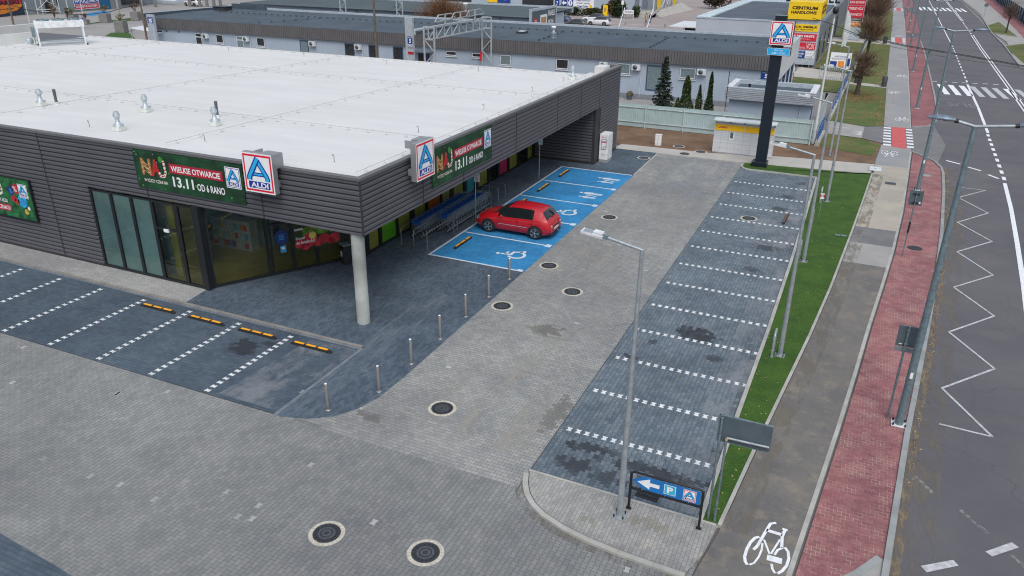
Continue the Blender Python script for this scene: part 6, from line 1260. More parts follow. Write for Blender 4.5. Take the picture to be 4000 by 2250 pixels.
# number slabs
def slab(label, x, y, w_, z1, sx, sz): 
    t = thing('number_slab', label, 'sign', (x, y, 0), 0, 'pavilion number signs'); MB().box(0, w_, 0, .3, 0, z1, 'flash').build('slab', t); b = MB(); P = PL(b, (0, -.004, 0), (1, 0, 0), (0, 0, 1)); P.rect(sx, sz, w_-.06, sz+.72, 'sign5', 1); P.text('5', sx+.16, sz+.08, w_-.2, sz+.5, 'sign_white', 2, .04); P.text('PAWILON', sx+.05, sz+.56, w_-.12, sz+.65, 'sign_white', 2); b.build('number', t); return t
t = slab('tall grey slab with a blue number 5 beside the pavilion door', -43.35, 70, .88, 6.7, .27, 4.18); b = MB(); P = PL(b, (0, -.004, 0), (1, 0, 0), (0, 0, 1)); P.rect(.25, 3.15, .93, 3.42, 'banner_red', 1); P.rect(.25, 3.85, .9, 3.9, 'sign_back', 1); P.rect(.25, 3.75, .9, 3.8, 'sign_back', 1); b.build('small_plate', t)
t = slab('number 5 sign box at the left end of the pavilion eave', -81.5, 72.3, 1.1, 5.2, .12, 4.2); [setattr(c, 'hide_render', False) for c in kids(t)]
# lattice gate
LG = MATS['unit_white']
def lattice(mb, x0, x1, y, z0, z1, w_=.1, n=4, m='frame_pale'):
    for x in (x0, x1): mb.bar((x, y, 0), (x, y, z1), w_, w_, m)
    mb.bar((x0, y, z1), (x1, y, z1), w_, w_, m)
    zs = [z0+(z1-z0)*i/n for i in range(n+1)]
    for i in range(n): mb.bar((x0 if i % 2 else x1, y, zs[i]), (x1 if i % 2 else x0, y, zs[i+1]), w_*.6, w_*.6, m)
M('frame_pale', (.42, .47, .50), .5, .2)
t = thing('lattice_gate', 'pale steel lattice gate with three arches on its long beam', 'gate frame')
b = MB(); lattice(b, -36.45, -35.42, 62, .3, 5.75, .13, 5); b.bar((-36.45, 62, 6.8), (-35.42, 62, 6.8), .12, .12, 'frame_pale'); b.bar((-36.45, 62, 5.75), (-36.45, 62, 6.8), .13, .13, 'frame_pale'); b.bar((-35.42, 62, 5.75), (-35.42, 62, 6.8), .13, .13, 'frame_pale'); b.bar((-36, 62, 5.75), (-36, 62, 6.8), .09, .09, 'frame_pale'); b.build('leg_frame', t)
b = MB(); lattice(b, -36.45, -35.42, 73.6, .3, 5.75, .13, 5); b.bar((-36.45, 73.6, 6.8), (-35.42, 73.6, 6.8), .12, .12, 'frame_pale'); b.bar((-36.45, 73.6, 5.75), (-36.45, 73.6, 6.8), .13, .13, 'frame_pale'); b.bar((-35.42, 73.6, 5.75), (-35.42, 73.6, 6.8), .13, .13, 'frame_pale'); b.build('leg_frame', t)
b = MB()
for z in (5.72, 6.75): b.bar((-36, 62, z), (-36, 73.6, z), .12, .1, 'frame_pale')
for i in range(9):
    y = 62+11.6*i/8; b.bar((-36, y, 5.72), (-36, y, 6.75), .06, .06, 'frame_pale')
    if i < 8: y2 = 62+11.6*(i+1)/8; b.bar((-36, y if i < 4 else y2, 5.72), (-36, y2 if i < 4 else y, 6.75), .06, .06, 'frame_pale')
b.build('beam', t)
for y in (65.1, 68.1, 71.1):
    b = MB(); b.bar((-36, y, 6.75), (-36, y, 7.6), .12, .12, 'frame_pale'); b.bar((-36, y-1.9, 7.1), (-36, y+2.0, 7.18), .08, .08, 'frame_pale'); b.bar((-36, y-1.9, 7.1), (-36, y-1.2, 7.65), .08, .08, 'frame_pale'); b.bar((-36, y-1.2, 7.65), (-36, y+1.2, 7.65), .08, .08, 'frame_pale'); b.bar((-36, y+1.2, 7.65), (-36, y+2.0, 7.18), .08, .08, 'frame_pale'); b.build('arch', t)
for i, x in enumerate((-67.1, -58.1)):
    t = thing('lattice_mast', ('left', 'right')[i]+' pale lattice mast rising behind the pavilion roof', 'lattice mast', (x, 92, 0), 0, 'lattice masts behind the pavilion'); b = MB(); lattice(b, 0, .9, 0, 1, 6.9, .12, 7); b.build('frame', t); MB().bar((0, 0, 6.9), (.9, 0, 6.9), .14, .14, 'frame_pale').build('cap', t)
M('polebrown', (.14, .11, .085), .9, var=.25, sc_=2); M('pole_conc', (.34, .32, .29), .9, var=.2)
def pole(label, x, y, h, m='polebrown', r=.16, name='utility_pole'):
    t = thing(name, label, 'pole', (x, y, 0)); MB().tube([(0, 0, 0), (0, 0, h)], [r, r*.75], m, 9).build('shaft', t); MB().box(-.06, .06, -.3, .3, h*.93, h*.93+.1, m).build('crossbar', t)
pole('brown wooden pole standing in front of the pavilion roof left of the slab', -40.2, 60, 10.5, r=.12); pole('brown wooden pole at the left end of the pavilion', -81.7, 72, 9.5, r=.14); pole('brown pole in front of the orange fishing shop banner', -134.6, 91.5, 9); pole('pale concrete pole standing behind the large planter', -123.8, 104.0, 9, 'pole_conc', .2)
t = thing('flag_pole', 'thin dark pole rising in front of the little flat roofed lodge', 'pole', (-9.62, 61.7, 0)); MB().tube([(0, 0, 0), (0, 0, 4.9)], .028, 'black_metal', 7).build('shaft', t); MB().box(-.05, .05, -.06, .06, 1.4, 1.9, 'cart_wire').build('clamp', t)
# gatekeeper's lodge
t = thing('lodge', 'small flat roofed lodge with a ribbed grey band behind the fence', 'building'); b = MB(); b.box(-9.9, -3.6, 65.0, 68.6, 0, 2.4, 'wall_blue'); b.build('wall', t)
M('band_grey', (.33, .36, .40), .5, .25, var=.06); b = MB(); cladding(b, (-10.2, 64.5), (-3.35, 64.5), 2.36, 3.31, (0, -1), .135, .03, 'band_grey'); cladding(b, (-10.2, 69), (-10.2, 64.5), 2.36, 3.31, (-1, 0), .135, .03, 'band_grey'); cladding(b, (-3.35, 64.5), (-3.35, 69), 2.36, 3.31, (1, 0), .135, .03, 'band_grey'); b.build('eave_band', t)
b = MB(); b.box(-9.7, -3.85, 64.9, 68.6, 2.9, 3.0, 'roof_felt'); b.box(-10.18, -9.7, 64.52, 69, 3.0, 3.33, 'unit_white'); b.box(-3.85, -3.37, 64.52, 69, 3.0, 3.33, 'unit_white'); b.box(-9.7, -3.85, 68.6, 69, 3.0, 3.33, 'flash'); b.box(-9.7, -3.85, 64.52, 64.9, 2.95, 3.32, 'flash'); b.box(-10.1, -3.5, 64.6, 65, 2.34, 2.4, 'plinth_grey'); b.build('roof', t)
MB().lathe(-8.6, 66.2, [(.08, 3.0), (.08, 3.3), (.11, 3.32), (.1, 3.4)], 'black_metal', 8).build('vent', t); MB().tube([(-4.4, 64.93, 2.35), (-4.4, 64.93, .1)], .04, 'flash', 6).build('downpipe', t); MB().box(-3.6, -3.57, 65.8, 66.7, .1, 2.1, 'win_frame_blue').build('door', t)
# white mast, gate, pickets, banner fence
t = thing('white_mast', 'tall white mast with a round lamp beside the lodge', 'mast', (-2.88, 62.0, 0)); MB().tube([(0, 0, 0), (0, 0, 9.0)], [.11, .06], 'steel_white', 10).build('shaft', t); b = MB(); b.bar((0, 0, 8.7), (0, 0, 9.6), .09, .09, 'galv'); b.build('lamp_arm', t); MB().lathe(0, 0, [(.12, 9.3), (.2, 9.4), (.2, 9.65), (.1, 9.75)], 'black_metal', 12).build('lamp_head', t)
M('picket_blue', (.03, .12, .36), .5); t = thing('picket_fence', 'blue steel picket fence on a low pale wall along the grass strip', 'fence')
xf = lambda y: -2.6+(y-61.3)*.0215
b = MB(); b.prism([(-2.72, 61.3), (-2.42, 61.3), (xf(70)+.12, 66), (xf(70)-.18, 66)], 0, .32, 'kerb'); b.prism([(xf(72)-.15, 71.8), (xf(72)+.15, 71.8), (xf(93)+.15, 93.2), (xf(93)-.15, 93.2)], 0, .32, 'kerb'); b.prism([(xf(95)-.15, 95.5), (xf(95)+.15, 95.5), (-.9, 137), (-1.2, 137)], 0, .3, 'kerb'); b.build('low_wall', t)
for seg in ((61.6, 65.8, 5), (72.1, 93, 13), (95.8, 136, 20)):
    for i in range(seg[2]): y = seg[0]+(seg[1]-seg[0])*i/(seg[2]-1); x = xf(y) if y < 94 else -1.87+(y-95)*.02; MB().box(-.03, .03, -.06, .06, 0, 1.2, 'picket_blue' if y < 93 else 'galv_dark').build('picket', t, (x, y, .32))
for a, b2 in ((61.5, 65.9), (72, 93.1)): MB().bar((xf(a), a, 1.1), (xf(b2), b2, 1.1), .04, .05, 'galv').build('rail', t)
t = thing('sliding_gate', 'pale steel sliding gate with upright bars beside the lodge', 'gate', (-2.9, 62.4, 0)); b = MB()
for z in (1.95, .7, .15): b.bar((0, 2.3, z+.2), (.15, 9.2, z+.2), .05, .06, 'frame_pale')
for i in range(22): y = 2.3+6.9*i/21; b.bar((.007*i, y, .2), (.007*i, y, 2.2), .035, .035, 'frame_pale')
b.build('leaf', t); MB().box(-.1, .1, 9.2, 9.4, 0, 2.3, 'navy_metal').build('post', t)
t = thing('swing_gate', 'pale bar gate across the walk between lawn and sign tower', 'gate', (-5.0, 95.2, 0)); b = MB()
for i in range(12): b.bar((2.3*i/11, 0, .1), (2.3*i/11, 0, 1.5), .06, .04, 'frame_pale')
for z in (.3, 1.35): b.bar((0, 0, z), (2.3, 0, z), .06, .06, 'frame_pale')
b.build('leaf', t); MB().box(2.3, 2.45, -.08, .08, 0, 1.7, 'frame_pale').build('post', t)
M('orange_pic', (.75, .25, .03), .6, var=.3, sc_=6); t = thing('fence_banner', 'white banner with blue letters and an orange picture behind the gate', 'banner', (-4.4, 101.5, 0)); b = MB(); b.box(0, 2.3, 0, .03, .5, 2.3, 'sign_white'); b.build('canvas', t); b = MB(); P = PL(b, (0, -.004, .5), (1, 0, 0), (0, 0, 1)); P.text('HURTOWNIA', .45, 1.25, 1.8, 1.45, 'sign5'); P.text('ELEKTRYCZNA', .2, .98, 1.9, 1.18, 'alu'); P.rect(.05, .1, .8, .8, 'sign5'); P.rect(1.75, .3, 2.2, 1.2, 'sign5'); P.rect(.9, .05, 1.6, .85, 'orange_pic'); b.build('print', t)
for x in (0.05, 2.2): MB().box(x, x+.06, .035, .09, 0, 2.4, 'galv').build('post', t)
M('flag_red', (.62, .01, .03), .6); t = thing('flag', 'small white and red flag standing on the lawn edge beside the glazed gable', 'flag', (-7.55, 92.5, 0)); MB().tube([(0, 0, 0), (0, 0, 1.7)], .02, 'steel_white', 6).build('staff', t); b = MB(); b.add([(0, 0, 1.7), (-.1, 0, 1.0), (-.35, .05, 1.25), (-.42, .1, 1.5)], [(0, 1, 2, 3)], 'flag_red'); b.add([(.02, -.01, 1.68), (.12, .02, .9), (.0, -.01, .55), (-.12, -.01, 1.0)], [(0, 1, 2, 3)], 'sign_white'); b.add([(0, -.01, .9), (.1, -.01, .85), (.05, -.01, .1), (-.04, -.01, .1)], [(0, 1, 2, 3)], 'flag_red'); b.build('cloth', t)
t = thing('flag', 'red and white flag hanging on the lattice gate leg', 'flag', (-36.5, 73.45, 2.2)); b = MB(); b.add([(-.1, -.05, 1.2), (.15, -.05, 1.3), (.1, -.05, .4), (-.2, -.05, .3)], [(0, 1, 2, 3)], 'flag_red'); b.build('cloth', t); MB().tube([(.1, 0, 0), (.1, 0, 1.5)], .02, 'steel_white', 5).build('staff', t)
t = thing('feather_flag', 'tall white feather flag on the grass beyond the sign tower', 'flag', (-4.0, 118, 0)); b = MB(); b.add([(0, 0, 1.2), (.55, 0, 1.4), (.75, 0, 3.6), (.6, 0, 5.0), (.15, 0, 5.9), (-.05, 0, 5.9)], [(0, 1, 2, 3, 4, 5)], 'unit_white'); b.build('cloth', t); MB().tube([(-.02, 0, 0), (-.03, 0, 5.9)], .03, 'alu', 6).build('pole', t)
# overhead cables
t = thing('overhead_cable', 'thick black overhead cable sagging across the road from the white mast', 'cable'); MB().tube([(-4.2, 60, 9.1), (-3.1, 60, 8.83), (-1.15, 60, 8.18), (2.04, 60, 7.62), (5.66, 60, 7.23), (9.01, 60, 6.8), (18, 60, 6.5), (40, 62, 8)], .022, 'black_metal', 5).build('strand', t); MB().tube([(-1.15, 60.1, 8.12), (2.04, 60.1, 7.55), (5.66, 60.1, 7.16), (9.01, 60.1, 6.73), (18, 60.1, 6.4)], .018, 'black_metal', 5).build('strand', t)
t = thing('overhead_cable', 'thin overhead cable below the thick one across the road', 'cable'); MB().tube([(-3, 60, 8.6), (1.09, 60, 7.5), (4.31, 60, 7.05), (9.05, 60, 6.61), (30, 61, 7)], .01, 'black_metal', 5).build('strand', t)
t = thing('overhead_cable', 'slack cable hanging from the pylon side to the white mast', 'cable'); MB().tube([(-9.6, 61.7, 4.6), (-7.5, 62, 4.3), (-5.5, 62, 4.6), (-4, 62, 6.2), (-2.9, 62, 8.4)], .012, 'galv_dark', 5).build('strand', t)
M('bin_dark', (.045, .05, .055), .6)
t = thing('litter_bin', 'two part dark litter bin at the edge of the far cycle path', 'bin', (1.75, 93.2, .03)); MB().lathe(0, 0, [(.25, 0), (.28, .9), (.2, 1.0)], 'bin_dark', 10).build('body', t); MB().lathe(0, .6, [(.25, 0), (.28, .9), (.2, 1.0)], 'bin_dark', 10).build('body', t)
t = thing('litter_bin', 'dark litter bin on the walk behind the nearest tree', 'bin', (-1.0, 94.2, .02)); MB().lathe(0, 0, [(.25, 0), (.28, .8)], 'bin_dark', 10).build('body', t); MB().lathe(0, 0, [(.3, .8), (.2, .95)], 'bin_dark', 10).build('lid', t)
t = thing('litter_bin', 'dark green litter bin on grass beside the second tree', 'bin', (1.5, 137.5, .02)); MB().lathe(0, 0, [(.3, 0), (.34, 1.0)], 'bin_dark', 10).build('body', t); MB().lathe(0, 0, [(.36, 1.0), (.2, 1.2)], 'bin_dark', 10).build('lid', t)
# ================================================================ sign tower and grey hall
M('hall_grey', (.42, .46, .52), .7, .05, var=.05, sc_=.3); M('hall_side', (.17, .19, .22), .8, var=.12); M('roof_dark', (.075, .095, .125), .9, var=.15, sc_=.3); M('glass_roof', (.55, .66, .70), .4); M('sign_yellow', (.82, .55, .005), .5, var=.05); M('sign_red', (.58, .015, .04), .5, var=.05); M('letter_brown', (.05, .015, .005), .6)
h = thing('trade_hall', 'grey flat hall with a dark roof behind the pylon', 'building')
b = MB(); b.box(-20.3, -10.4, 100, 136, 0, 5.55, 'hall_grey'); b.build('wall', h); b = MB(); b.box(-10.39, -6.6, 106, 136, 0, 5.3, 'hall_grey'); b.box(-6.6, -6.3, 106, 190, 0, 4.9, 'hall_side'); b.box(-20, -6.6, 136, 190, 0, 4.8, 'hall_side'); b.build('side_wall', h)
b = MB(); b.box(-18.7, -10.4, 103, 135, 5.55, 5.6, 'roof_dark'); b.box(-20.35, -10.35, 99.95, 103, 5.55, 5.62, 'flash') if 0 else b.box(-18.7, -10.4, 100.4, 103, 5.55, 5.6, 'roof_dark'); b.box(-20.3, -18.7, 100.4, 135, 5.55, 5.75, 'glass_roof'); b.box(-20.35, -10.35, 99.95, 100.4, 5.5, 5.66, 'flash'); b.box(-20.3, -6.4, 135, 136, 5.3, 6.6, 'glass_roof'); b.box(-10.4, -6.6, 106, 135, 5.3, 5.5, 'roof_dark'); b.build('roof', h)
for i in range(14): MB().box(-20.25, -18.75, 101.5+2.4*i, 101.6+2.4*i, 5.75, 5.8, 'flash').build('roof_rib', h)
for i in range(5): MB().box(-6.29, -6.2, 108+9*i, 111+9*i, .4, 3.2, 'win_dark').build('side_window', h)
b = MB(); b.box(-26.6, -20.4, 113, 122, 3.1, 3.25, 'unit_white'); b.box(-26.5, -20.4, 121.8, 121.9, 0, 3.1, 'wheel_dark'); 
for x in (-26.5, -24.5, -22.5): b.bar((x, 113.1, 0), (x, 113.1, 3.1), .1, .1, 'frame_pale')
b.box(-26.4, -20.4, 114, 114.1, 0, 2.2, 'wheel_dark'); b.build('side_canopy', h)
t = thing('sign_tower', 'grey sign tower with a big yellow CENTRUM HANDLOWE box on top', 'sign tower', (0, 0, 0)); Y = 104.8
b = MB(); b.box(-10.4, -6.35, Y, Y+1.2, .25, 5.45, 'flash'); b.build('body', t); b = MB(); b.box(-10.22, -6.38, Y-.3, 112.8, 5.54, 7.52, 'sign_yellow'); b.build('top_box', t); MB().bar((-6.9, Y+.1, 0), (-6.9, Y+.1, .4), .12, .12, 'galv').build('foot', t); MB().bar((-8.3, Y+.5, 0), (-8.3, Y+.5, .4), .3, .3, 'galv').build('foot', t)
b = MB(); P = PL(b, (-10.22, Y-.304, 5.54), (1, 0, 0), (0, 0, 1), step=.005); P.text('CENTRUM', .42, 1.12, 3.35, 1.5, 'letter_brown', 1, .05); P.text('HANDLOWE', .36, .62, 3.3, .98, 'letter_brown', 1, .05); b.build('lettering', t); b = MB(); P2 = PL(b, (-6.376, Y-.2, 5.54), (0, 1, 0), (0, 0, 1), step=.005); P2.text('CENTRUM', .6, 1.1, 7.2, 1.55, 'letter_brown', 1, .05); P2.text('HANDLOWE', .6, .55, 7.2, 1.0, 'letter_brown', 1, .05); b.build('lettering', t)
def tpanel(x0, z0, x1, z1, m, tx): b = MB(); b.box(x0, x1, Y-.06, Y-.002, z0, z1, m); P = PL(b, (x0, Y-.064, z0), (1, 0, 0), (0, 0, 1), x1-x0, z1-z0, step=.005); [P.text(a, c[0], c[1], c[2], c[3], mm, 1, bo) for a, c, mm, bo in tx]; b.build('panel', t)
tpanel(-10.2, 4.14, -6.46, 4.98, 'sign_yellow', [('BLACK MEBLE', (.03, .5, .95, .78), 'letter_brown', .05), ('SALONY MEBLOWE', (.1, .2, .85, .36), 'letter_brown', .02)])
tpanel(-10.2, 3.05, -6.51, 3.9, 'sign_red', [('BLACK RED WHITE', (.03, .5, .93, .8), 'sign_white', .04), ('wyposażenia wnętrz', (.3, .2, .8, .36), 'sign_white', .01)])
tpanel(-8.8, 2.06, -6.5, 2.87, 'sign_red', [('VOX', (.55, .08, .96, .92), 'sign_white', .0), ('PODŁOGI', (.02, .12, .5, .38), 'sign_white', .0)])
tpanel(-9.4, 1.02, -7.55, 1.82, 'sign5', [('wózek', (.35, .55, .95, .85), 'sign_white', .02), ('do pracy', (.2, .15, .85, .45), 'sign_white', .02)]); tpanel(-7.5, 1.45, -6.5, 1.86, 'sign_white', [('COMFORTEO', (.1, .35, .9, .6), 'alu', .0)]); tpanel(-7.5, 1.05, -6.5, 1.42, 'sign_white', [('sembella', (.1, .3, .9, .7), 'letter_brown', .02)])
b = MB(); b.bar((-10, Y+3, 7.6), (-6.6, Y+3, 7.6), .15, .1, 'frame_pale')
for i, ch in enumerate('BEK MEBLE'): 
    if ch != ' ': P = PL(b, (-11.5+.75*i, 113, 7.0), (1, 0, 0), (0, 0, 1)); P.text(ch, 0, 0, .6, 1.2, 'wheel_dark', 1, .03)
b.build('roof_letters', t)
t = thing('sign_tower', 'second sign tower with red panels partly hidden by the street trees', 'sign tower', (0, 0, 0)); Y = 140; b = MB(); b.box(-4.85, -2.3, Y, Y+.5, .1, 8.5, 'flash'); b.build('body', t)
for z0, z1, m_, s_ in ((6.2, 7.6, 'sign_yellow', 'BEK'), (5.3, 6.1, 'sign_red', 'BLACK RED WHITE'), (4.35, 5.2, 'sign_red', 'MEBLE VOX'), (3.45, 4.3, 'sign_red', 'DRZWI PANELE VOX'), (3.0, 3.4, 'letter_brown', 'PRO KOMFORT'), (2.1, 2.8, 'orange_pic', 'SALON DEKORACJI')):
    b = MB(); b.box(-4.75, -2.35, Y-.06, Y, z0, z1, m_); P = PL(b, (-4.7, Y-.064, z0), (1, 0, 0), (0, 0, 1), 2.3, z1-z0, step=.005); P.text(s_, .05, .3, .95, .75, 'sign_white' if m_ != 'sign_yellow' else 'letter_brown'); b.build('panel', t)
t = thing('far_hall', 'large pale hall beyond the second sign tower', 'building'); b = MB(); b.box(-20, -6.3, 190.5, 240, 0, 6, 'hall_grey'); b.build('wall', t); MB().box(-20.2, -6.1, 190.3, 240, 6, 6.2, 'roof_dark').build('roof', t)
# ================================================================ second pavilion
p2 = thing('pavilion', 'second long pavilion with a dark green roof behind the first one', 'building'); M('roof_green', (.065, .09, .10), .9, var=.12, sc_=.3)
b = MB(); b.box(-87.4, -40.6, 96.4, 108, 0, 4.85, 'wall_blue'); b.build('wall', p2); b = MB(); b.add([(-87.9, 95.9, 5.0), (-40.3, 95.9, 5.0), (-40.3, 111, 5.15), (-87.9, 111, 5.15)], [(0, 1, 2, 3)], 'roof_green'); b.box(-87.9, -40.3, 110.6, 111, 4.6, 5.35, 'flash'); b.build('roof', p2)
MB().tube([(-88, 95.8, 4.93), (-40.3, 95.8, 4.93)], .1, 'sign_back', 6).build('gutter', p2)
for x in (-86.8, -67.5, -45.0): MB().tube([(x, 96.3, 4.85), (x, 96.3, .3)], .07, 'sign_back', 6).build('downpipe', p2)
t = thing('roof_ventilator', 'white capped ventilator on the second pavilion roof beside the lattice gate arches', 'ventilator', (-51.8, 99.5, 5.05)); MB().lathe(0, 0, [(.25, 0), (.2, .3), (.32, .5), (.34, .9)], 'flash', 12).build('drum', t); MB().lathe(0, 0, [(.38, .9), (.3, 1.05)], 'white_plastic', 12).build('cap', t)
t = thing('roof_ventilator', 'dark round ventilator on the second pavilion roof left of the red shrub', 'ventilator', (-63.2, 100, 5.05)); MB().lathe(0, 0, [(.4, 0), (.4, .3), (.3, .4)], 'sign_back', 12).build('drum', t); MB().lathe(0, 0, [(.3, .4), (.2, .7)], 'sign_back', 12).build('cap', t)
M('door_wood', (.42, .25, .13), .6); t = thing('billboard', 'dark gable billboard with a picture of a door and PANELE DRZWI PODŁOGI', 'billboard', (0, 0, 0)); b = MB(); b.box(-40.5, -40.25, 95.2, 104.2, 0, 6.0, 'flash'); b.build('frame', t); b = MB(); P = PL(b, (-40.24, 95.4, 1.5), (0, 1, 0), (0, 0, 1), step=.006); P.rect(.2, .1, 8.4, 4.2, 'sign_back', 1); P.rect(.9, 2.0, 1.9, 3.3, 'sign_red', 2); P.text('VOX', 1.0, 2.2, 1.8, 3.1, 'sign_white', 3); P.rect(2.9, .1, 5.3, 3.6, 'sign_white', 2); P.rect(3.2, .1, 5.0, 3.3, 'door_wood', 3); P.text('PANELE', 5.7, 3.3, 8.0, 4.0, 'sign_white', 2, .02); P.text('DRZWI', 5.7, 2.1, 7.6, 2.8, 'sign_white', 2, .02); P.text('PODŁOGI', 5.7, .9, 8.2, 1.6, 'sign_white', 2, .02); b.build('poster', t)
# ================================================================ building 7 with its hedge
b7 = thing('building', 'grey blue building with number 7 and an information board above the hedge', 'building', (0, 0, 0)); YB = 169.5; M('wall_far', (.36, .42, .50), .85, var=.05, sc_=.2)
b = MB(); b.box(-66.3, -46.3, YB, YB+14, 0, 9, 'wall_far'); b.box(-46.29, -44.0, YB+5, YB+14, 0, 9, 'wall_far'); b.build('wall', b7); MB().box(-66.6, -44, YB-.3, YB+14, 9, 9.3, 'roof_dark').build('roof', b7)
b = MB(); b.box(-64.5, -56.9, YB-.12, YB-.01, .45, 2.85, 'sign_white'); P = PL(b, (-64.5, YB-.125, .45), (1, 0, 0), (0, 0, 1), step=.01); P.rect(.1, .45, 1.45, 2.1, 'sign5'); P.poly([(.25, 1.3), (.75, 1.85), (.75, 1.5), (1.3, 1.5), (1.3, 1.1), (.75, 1.1), (.75, .75)], 'sign_white', 2); P.rect(1.55, .45, 2.9, 2.1, 'sign5'); P.disc(2.22, 1.3, .5, .62, 'sign_white', 2); P.text('i', 2.12, .95, 2.32, 1.7, 'sign5', 3, .05); P.text('Czego szukasz?', 3.4, 1.7, 6.8, 2.1, 'sign5'); P.text('Wejdź, zapytaj', 3.6, 1.15, 6.7, 1.55, 'sign5'); P.text('POMOŻEMY', 3.8, .5, 6.4, 1.0, 'sign5', 1, .03); P.disc(6.95, .8, .35, .35, 'sign_yellow'); b.build('information_board', b7)
b = MB(); b.box(-65.9, -64.9, YB-.1, YB-.01, 1.0, 2.4, 'sign5'); P = PL(b, (-65.9, YB-.105, 1.0), (1, 0, 0), (0, 0, 1)); P.text('7', .3, .2, .7, 1.0, 'sign_white'); b.build('number_plate', b7); MB().box(-47.8, -46.8, YB-.06, YB-.01, 0, 6, 'hall_side').build('door', b7)
st = MB(); 
for i in range(7): st.box(-45.6, -42.2, 160+i*1.2, 168.5, 0, .16*(i+1), 'kerb')
o = thing('outdoor_stairs', 'outdoor stairs beside the big yellow billboard', 'stairs'); st.build('steps', o); MB().bar((-45.7, 160, 1.0), (-45.7, 168, 2.1), .08, .08, 'galv').build('handrail', o)
t = thing('building', 'dark fronted shop building with number 4 behind the second pavilion roof', 'building'); b = MB(); b.box(-110, -66.7, 178, 190, 0, 9, 'wall_far'); b.build('wall', t); MB().box(-110, -66.5, 177.5, 190, 9, 9.3, 'roof_dark').build('roof', t)
for x0, x1 in ((-77.5, -68), (-100, -91)): MB().box(x0, x1, 177.9, 177.99, .2, 4.5, 'win_dark').build('window', t)
b = MB(); b.box(-84.0, -80.6, 177.85, 177.99, .6, 3.4, 'sign5'); b.box(-86.6, -84.01, 177.85, 177.99, .6, 3.2, 'sign_yellow'); P = PL(b, (-84, 177.84, .6), (1, 0, 0), (0, 0, 1)); P.text('4', .9, .6, 2.4, 2.6, 'sign_white', 1, .03); b.build('number_plate', t)
HG = 'bushes along the building with number 7'
GR = ['thuja_a', 'needle_a', 'thuja_b']
bush('long trimmed green hedge below the information board', -59.2, 160.3, 5.2, 1.2, 1.7, GR, 2600, 21, .3, 'hedge', HG, name='hedge')
bush('right half of the trimmed hedge with brownish leaves', -54.2, 160.0, 2.2, 1.2, 1.5, GR+['rust_leaf'], 1500, 22, .3, 'hedge', HG, name='hedge')
bush('reddish brown narrow bush right of the yellow board', -51.0, 159.3, .8, .8, 2.4, ['rust_leaf', 'thuja_a'], 900, 23, .3, 'bush', HG); bush('big dark green round bush right of the reddish one', -48.2, 159.6, 1.9, 1.6, 3.3, GR, 3200, 24, .3, 'bush', HG); bush('reddish bush growing into the big dark green one', -49.8, 160.4, 1.2, 1.2, 3.1, ['rust_leaf', 'rust_leaf2', 'thuja_a'], 1500, 25, .3, 'bush', HG); bush('small cone shaped bush by the white stores sign', -44.9, 160.5, .9, .9, 2.2, GR, 900, 26, .25, 'bush', HG)
t = thing('advertising_stand', 'small yellow advertising board before the hedge', 'sign', (-50.4, 157.4, 0)); MB().box(-.45, .45, 0, .06, .5, 2.5, 'sign_yellow').build('panel', t); MB().box(-.5, .5, .07, .12, 0, 2.4, 'sign_yellow').build('frame', t); b = MB(); P = PL(b, (-.45, -.004, .5), (1, 0, 0), (0, 0, 1)); P.disc(.45, 1.1, .25, .4, 'door_wood'); b.build('print', t)
t = thing('road_sign', 'blue and white parking sign on a pole before the big dark bush', 'sign', (-46.9, 157.6, 0)); MB().tube([(0, 0, 0), (0, 0, 4.2)], .05, 'galv', 7).build('pole', t); b = MB(); b.box(-.25, .25, -.08, -.05, 2.7, 4.2, 'sign_white'); b.box(-.25, .25, -.09, -.081, 3.5, 4.2, 'sign5'); b.build('panel', t)
t = thing('store_sign', 'low white board on two posts reading MAGAZYN', 'sign', (-45.5, 157.6, 0)); b = MB()
for x in (-.95, .95): b.bar((x, 0, 0), (x, 0, 1.7), .1, .1, 'steel_white')
b.build('post', t); b = MB(); b.box(-1, 1, -.06, 0, 1.0, 1.75, 'sign_white'); P = PL(b, (-1, -.064, 1.0), (1, 0, 0), (0, 0, 1)); P.text('MAGAZYN', .25, .25, 1.85, .5, 'black_metal', 1, .03); b.build('panel', t)
t = thing('billboard', 'big yellow and grey billboard on a sloping concrete wall right of the stairs', 'billboard', (-42.8, 167, 0), R(0)); M('pic_grey', (.35, .36, .38), .6, var=.5, sc_=.8); b = MB(); b.box(0, .25, 0, 19, 1.0, 6, 'alu'); b.build('frame', t); b = MB(); P = PL(b, (.26, .3, 1.1), (0, 1, 0), (0, 0, 1), step=.01); P.rect(0, 0, 18.4, 4.8, 'pic_grey'); P.disc(2, 1.8, 1.9, 1.7, 'sign_yellow', 2); P.disc(16, 1.8, 2.2, 1.7, 'sign_yellow', 2); P.stroke([(5, .5), (8, 2.5), (9, .8), (12, 2.8)], .5, 'sign_white', 2); b.build('poster', t); MB().box(-.3, -.1, -.2, 0, 0, 6, 'steel_white').build('post', t)
t = thing('retaining_wall', 'sloping concrete foot under the big yellow billboard', 'wall'); b = MB(); b.add([(-42.3, 166, 0), (-40.9, 165, 0), (-39.5, 190, 0), (-42.3, 190, 0), (-42.5, 166.5, 1.0), (-42.5, 190, 1.5)], [(0, 1, 4), (1, 2, 5, 4), (2, 3, 5)], 'kerb'); b.build('slope', t)
bush('dark row of trees at the far end of the lane', -34, 196, 4.5, 2, 5, ['bark', 'needle_a', 'rust_leaf'], 2600, 31, .45, 'bush')
